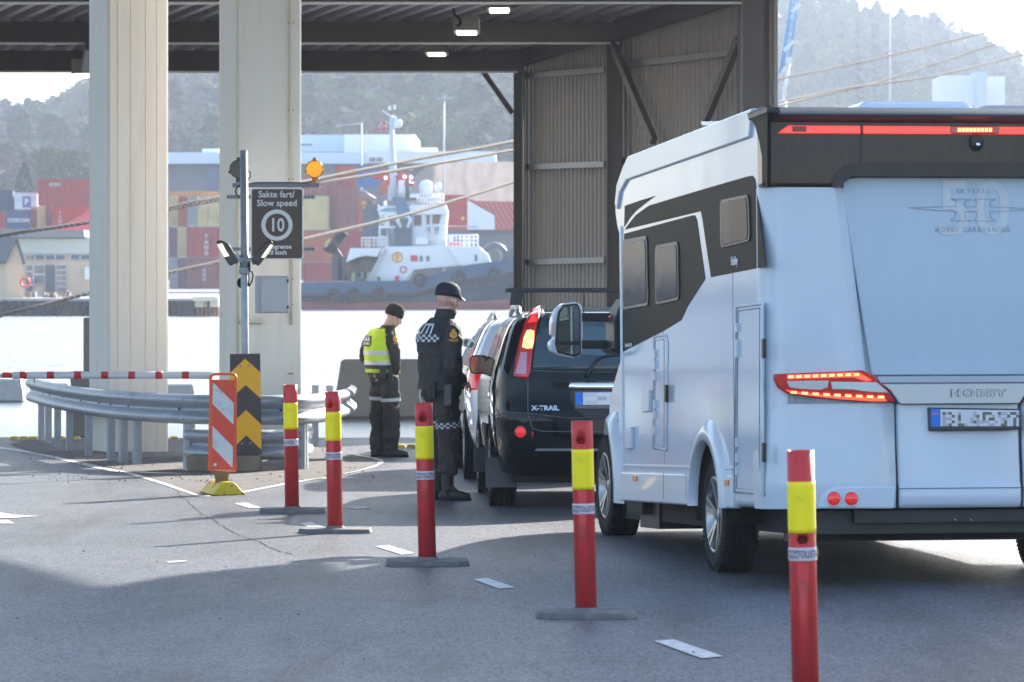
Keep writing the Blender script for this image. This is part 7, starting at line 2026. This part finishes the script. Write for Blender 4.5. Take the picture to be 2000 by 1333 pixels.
# skin body (one surface)
mb = MB(); t2.shell(mb, 0.88, 1.60, -0.022)
mb.tube([(-0.01,0.0,1.53),(0.01,0.005,1.60),(0.022,0.01,1.68)], [0.066,0.060,0.058], 18)
HM = head(mb, (0.030,0.012,1.735), radians(42), 0.06, sc=1.06)
for L_ in (armR, armL, legR, legL): L_.shell(mb, -0.022)
hand(mb, (0.150,-0.09,1.03), (0.75,0.55,-0.35), (0.3,-0.6,0.8), 0.55, 1)
hand(mb, (0.11,0.16,1.05), (0.9,-0.3,-0.3), (0.2,0.4,0.85), 0.7, -1)
for c_ in ((0.03,-0.06),(-0.075,0.10)): mb.tube([(c_[0],c_[1],0.24),(c_[0],c_[1],0.13)], [0.045,0.04], 12)
o = mb.build("body", skin, p2); remesh(o, 0.0065, 3)
mb = MB(); t2.shell(mb, 0.985, 1.585, 0.0); armR.shell(mb); armL.shell(mb)
remesh(mb.build("jacket", navy, p2), 0.009, 4, 0.045, 0.085)
mb = MB(); t2.shell(mb, 0.86, 1.03, -0.012); legR.shell(mb); legL.shell(mb); remesh(mb.build("trousers", navy2, p2), 0.010, 3, 0.05, 0.075)
# stand-up collar
mb = MB()
for off, flip in ((0.0,0),):
    mb.grid(lambda u,v: Vector((-0.012+u*0.02,0.0,1.565+u*0.095)) + Vector((cos(2*pi*v),sin(2*pi*v),0))*(0.088-0.012*u) + Vector((0.03*max(0,cos(2*pi*v-0.6))*u,0,-0.03*max(0,cos(2*pi*v-0.6)))), 5, 28)
o = mb.build("collar", navy, p2); md = o.modifiers.new("s",'SOLIDIFY'); md.thickness = 0.008
for nm, an, a in (("R",(0.03,-0.06,0),radians(8)),("L",(-0.075,0.10,0),radians(25))):
    mb = MB(); foot(mb, an, a); o = mb.build("boot", boot_m, p2); remesh(o, 0.007, 3)
    mb = MB(); sole(mb, an, a); s_ = mb.build("sole", rubber); s_.parent = o
# cap
mb = MB(); CMx = HM @ T(0,-0.004,0.052) @ rot('X', radians(-4)); prof = [(0.105,-0.022),(0.109,0.0),(0.107,0.03),(0.095,0.062),(0.070,0.085),(0.035,0.097),(0.001,0.100)]
mb.lathe(prof, 36, 0, CMx @ Matrix.Diagonal((0.93,1.10,1.08,1))); cap = mb.build("cap", cap_m, p2); md = cap.modifiers.new("s",'SOLIDIFY'); md.thickness = 0.004
mb = MB(); mb.grid(lambda u,v: CMx @ Vector((0.085*(2*v-1), 0.085+0.085*u*(1-(2*v-1)**2*0.55)+ 0.02*(1-(2*v-1)**2), -0.014-0.03*u+0.018*(1-(2*v-1)**2))), 6, 14)
o = mb.build("brim", mat("brim_grey", (0.32,0.30,0.36), 0.6)); o.parent = cap; md = o.modifiers.new("s",'SOLIDIFY'); md.thickness = 0.004
mb = MB(); mb.lathe([(0,0.106),(0.008,0.104),(0.009,0.10)], 12, 0, CMx @ Matrix.Diagonal((1,1,1.08,1))); o = mb.build("button", cap_m); o.parent = cap
# lettering and bands
def torso_text(t, torso, z, h, ang, parent, m, off, bold=0.003, xs=1.0, space=1.0):
    rx = 0.19
    return text_mesh(t, h, None, "lettering", m, parent, mapf=lambda x, y: torso.p(z+y, ang+x/rx, off), bold=bold, xs=xs, space=space)
rl = mat("reflective_letter", (0.62,0.72,0.78), 0.35)
torso_text("POLITI", t2, 1.515-0.03, 0.115, radians(-112), p2, rl, 0.014, 0.004, 0.95)
checker(lambda u,v: t2.p(1.375+0.065*v, radians(-175)+radians(135)*u, 0.014), 16, 3, "check_band", p2)
def limb_band(L_, t0, t1, a0, a1, off, nu, nv, nm="check_band", par=None, ref=(1,0,0)): return checker(lambda u,v: L_.p(t0+(t1-t0)*v, a0+(a1-a0)*u, off, ref), nu, nv, nm, par)
limb_band(legR, 1.30, 1.52, 0, 2*pi, 0.010, 26, 3, par=p2); limb_band(legL, 1.22, 1.42, 0, 2*pi, 0.010, 26, 3, par=p2)
limb_band(armR, 4.55, 4.95, 0, 2*pi, 0.010, 16, 3, par=p2)
# chest band glimpse
checker(lambda u,v: t2.p(1.37+0.07*v, radians(15)+radians(60)*u, 0.014), 7, 3, "check_band", p2)
# sleeve crest: gold sunburst with crown + word
gold = mat("crest_gold", (0.80,0.45,0.06), 0.5); cred = mat("crest_red", (0.70,0.12,0.03), 0.5)
def crest(L_, t, ang, off, parent, k=1.0, ref=(1,0,0)):
    c = L_.p(t, ang, off, ref); nrm = (c - L_.p(t, ang, 0, ref)).normalized() if off else Vector((0,-1,0))
    up = Vector((0,0,1)); up = (up-nrm*up.dot(nrm)).normalized(); rt = up.cross(nrm)
    def P(x, y, o_=0.0): return c + rt*x*k + up*y*k + nrm*o_
    mb = MB(); n = 24; vs = [P(0,0)] + [P((0.036 if i%2 else 0.028)*cos(2*pi*i/n), (0.036 if i%2 else 0.028)*sin(2*pi*i/n)) for i in range(n)]; mb.add(vs, [(0,i+1,(i+1)%n+1) for i in range(n)])
    mb.add([P(-0.014,0.034),P(0.014,0.034),P(0.018,0.05),P(0.008,0.043),P(0,0.056),P(-0.008,0.043),P(-0.018,0.05)], [(0,1,2,3,4,5,6)])
    o1 = mb.build("sleeve_crest", gold, parent)
    mb = MB(); mb.add([P(0,0,.001)]+[P(0.019*cos(2*pi*i/16),0.019*sin(2*pi*i/16),.001) for i in range(16)], [(0,i+1,(i+1)%16+1) for i in range(16)]); o2 = mb.build("crest_disc", cred); o2.parent = o1
    mb = MB(); mb.add([P(-0.004,-0.012,.002),P(0.004,-0.012,.002),P(0.006,0.012,.002),P(0,0.006,.002),P(-0.006,0.012,.002)], [(0,1,2,3,4)]); o3 = mb.build("crest_lion", gold); o3.parent = o1
    tt = text_mesh("POLITI", 0.026*k, None, "lettering", gold, None, mapf=lambda x,y: P(x/k, y/k-0.052, 0.001), bold=0.0008); tt.parent = o1
crest(armR, 0.95, radians(88), 0.016, p2)
# belt gear
mb = MB(); q = t2.p(0.98, radians(-60), 0.03); mb.cbox(q+Vector((0,0,-0.02)), (0.06,0.05,0.16)); mb.build("radio_pouch", boot_m, p2, bevel=0.01)
mb = MB(); q = t2.p(0.95, radians(-18), 0.03); mb.cbox(q+Vector((0.0,0,-0.03)), (0.07,0.04,0.19)); mb.build("holster", mat("holster", (0.08,0.078,0.08), 0.4), p2, bevel=0.015)
t2.band(0.965,1.0,0,2*pi,0.012).build("belt", boot_m, p2)
mb = MB(); mb.tube([(-0.20,-0.03,0.98),(-0.215,-0.04,0.90),(-0.19,-0.06,0.83),(-0.16,-0.08,0.80)], 0.007, 6); mb.build("lanyard", mat("lanyard_white", (0.7,0.7,0.7), 0.5), p2)
# shoulder seams catching the light
# ---------------------------------------------------------------- officer with the vest (beanie)
g = G(757, 893)
p1 = empty("person", g); tag(p1, "officer in yellow vest and dark beanie looking down beside the concrete barrier", 'person')
A1 = radians(38)
t1 = Torso([(0.84,-0.045,0.0,0.165,0.14),(0.93,-0.05,0.0,0.18,0.155),(1.02,-0.06,0,0.18,0.155),(1.14,-0.075,0,0.175,0.15),(1.26,-0.082,0,0.185,0.15),(1.36,-0.075,0,0.185,0.14),(1.42,-0.055,0,0.155,0.12),(1.46,-0.03,0,0.10,0.10),(1.52,0.0,0.0,0.062,0.066)], A1)
aR = Limb([(0.025,-0.15,1.385,0.072),(0.055,-0.175,1.28,0.070),(0.095,-0.19,1.14,0.064),(0.098,-0.175,1.06,0.060),(0.075,-0.12,0.96,0.048)])
aL = Limb([(-0.17,0.12,1.385,0.070),(-0.225,0.14,1.28,0.066),(-0.275,0.13,1.16,0.058),(-0.24,0.13,1.08,0.054),(-0.12,0.2,1.0,0.045)])
lR = Limb([(0.03,-0.07,0.92,0.108),(0.035,-0.07,0.72,0.104),(0.045,-0.065,0.50,0.096),(0.045,-0.06,0.30,0.098),(0.035,-0.05,0.085,0.085)])
lL = Limb([(-0.10,0.07,0.92,0.10),(-0.10,0.07,0.72,0.10),(-0.105,0.07,0.50,0.088),(-0.115,0.07,0.30,0.088),(-0.12,0.07,0.085,0.075)])
mb = MB(); t1.shell(mb, 0.86, 1.47, -0.022); mb.tube([(-0.03,0,1.42),(0.01,0.005,1.50),(0.045,0.01,1.56)], [0.062,0.056,0.056], 18)
HM1 = head(mb, (0.075,0.012,1.585), radians(12), radians(26), sc=0.96)
for L_ in (aR,aL,lR,lL): L_.shell(mb, -0.022)
hand(mb, (0.075,-0.12,0.965), (-0.15,0.25,-1), (0.8,-0.5,0), 0.5, 1); hand(mb, (-0.12,0.2,1.0), (0.7,0.2,-0.5), (0,0.5,0.8), 0.7, -1)
for c_ in ((0.035,-0.05),(-0.12,0.07)): mb.tube([(c_[0],c_[1],0.14),(c_[0],c_[1],0.11)], [0.04,0.035], 12)
remesh(mb.build("body", skin, p1), 0.0065, 3)
mb = MB(); t1.shell(mb, 0.93, 1.465, 0.0); aR.shell(mb); aL.shell(mb); remesh(mb.build("jacket", navy, p1), 0.010, 4, 0.045, 0.085)
mb = MB(); t1.shell(mb, 0.84, 0.98, -0.01); lR.shell(mb); lL.shell(mb); remesh(mb.build("trousers", navy2, p1), 0.011, 3, 0.055, 0.085)
for an, a in (((0.035,-0.05,0),radians(4)),((-0.12,0.07,0),radians(30))):
    mb = MB(); foot(mb, an, a, h=0.14); o = mb.build("boot", boot_m, p1); remesh(o, 0.008, 3)
    mb = MB(); sole(mb, an, a); s_ = mb.build("sole", rubber); s_.parent = o
# vest: torso shell without sleeves, shoulders open at the sides
mb = MB(); nz, na = 22, 56; vs = []
for i in range(nz):
    z = 0.955+(1.455-0.955)*i/(nz-1)
    for j in range(na): vs.append(t1.p(z, 2*pi*j/na, 0.017+0.006*sin(j*0.9+i*0.3)))
fs = []
for i in range(nz-1):
    for j in range(na):
        t = 2*pi*(j+0.5)/na; z = 0.955+0.5*(i+.5)/(nz-1)
        dside = min(abs(t), abs(t-2*pi), abs(t-pi))
        if z > 1.24 and dside < (z-1.24)*2.9 and dside < 0.52: continue
        fs.append((i*na+j, i*na+(j+1)%na, (i+1)*na+(j+1)%na, (i+1)*na+j))
mb.add(vs, fs, 0, True); o = mb.build("vest", hiviz, p1); md = o.modifiers.new("s",'SOLIDIFY'); md.thickness = 0.006
for z0, z1 in ((1.155,1.205),(1.045,1.09)): t1.band(z0, z1, 0, 2*pi, 0.027, 48).build("reflective_band", refl, p1)
t1.band(1.0,1.045,0,2*pi,0.030,40).build("belt", boot_m, p1)
t1.band(1.255,1.375,radians(-122),radians(-84),0.028,8).build("back_patch", mat("patch_dark", (0.035,0.04,0.06), 0.6), p1)
torso_text("TOLL", t1, 1.338, 0.062, radians(-103), p1, refl, 0.030, 0.003, 0.85); torso_text("CUSTOMS", t1, 1.285, 0.042, radians(-103), p1, refl, 0.030, 0.001, 0.62)
mb = MB(); q = t1.p(0.97, radians(-38), 0.05); mb.cbox(q, (0.08,0.05,0.14)); mb.build("pouch", boot_m, p1, bevel=0.012)
mb = MB(); q = t1.p(0.95, radians(-12), 0.05); mb.cbox(q, (0.05,0.05,0.17)); mb.build("radio", boot_m, p1, bevel=0.012)
for L_, t0_ in ((lR,1.22),(lL,1.18)):
    mb = MB(); mb.grid(lambda u,v: L_.p(t0_+0.18*u, 2*pi*v, 0.013), 3, 28); mb.build("knee_band", refl, p1)
crest(aR, 0.75, radians(55), 0.016, p1, 0.95)
mb = MB(); CMx = HM1 @ T(0,-0.016,0.05) @ rot('X', radians(6)); mb.lathe([(0.092,-0.042),(0.102,-0.03),(0.104,0.0),(0.098,0.035),(0.080,0.066),(0.050,0.085),(0.001,0.092)], 36, 0, CMx @ Matrix.Diagonal((0.92,1.06,1.15,1)))
o = mb.build("beanie", mat("beanie_wool", (0.035,0.030,0.028), 0.95, var=0.2, bump=0.4, bscale=120), p1); md = o.modifiers.new("s",'SOLIDIFY'); md.thickness = 0.005
mb = MB(); mb.grid(lambda u,v: Vector((-0.012+u*0.02,0.0,1.44+u*0.05)) + Vector((cos(2*pi*v),sin(2*pi*v),0))*(0.082-0.012*u), 4, 28); o = mb.build("collar", navy, p1); md = o.modifiers.new("s",'SOLIDIFY'); md.thickness = 0.008
# ================================================================ HAZE
hz = MB(); hz.box((-1400,-420,-6),(1400,2100,160))
hm = bpy.data.materials.new("haze"); hm.use_nodes = True; nt = hm.node_tree
for n_ in list(nt.nodes):
    if n_.type != 'OUTPUT_MATERIAL': nt.nodes.remove(n_)
pv = nt.nodes.new("ShaderNodeVolumePrincipled"); pv.inputs["Color"].default_value = (0.56,0.66,0.80,1); pv.inputs["Density"].default_value = 0.00034; pv.inputs["Anisotropy"].default_value = 0.2
nt.links.new(pv.outputs[0], [n_ for n_ in nt.nodes if n_.type == 'OUTPUT_MATERIAL'][0].inputs["Volume"])
o = hz.build("haze", hm); tag(o, "thin bluish haze hanging over the harbour and the hills", 'haze', kind='stuff')
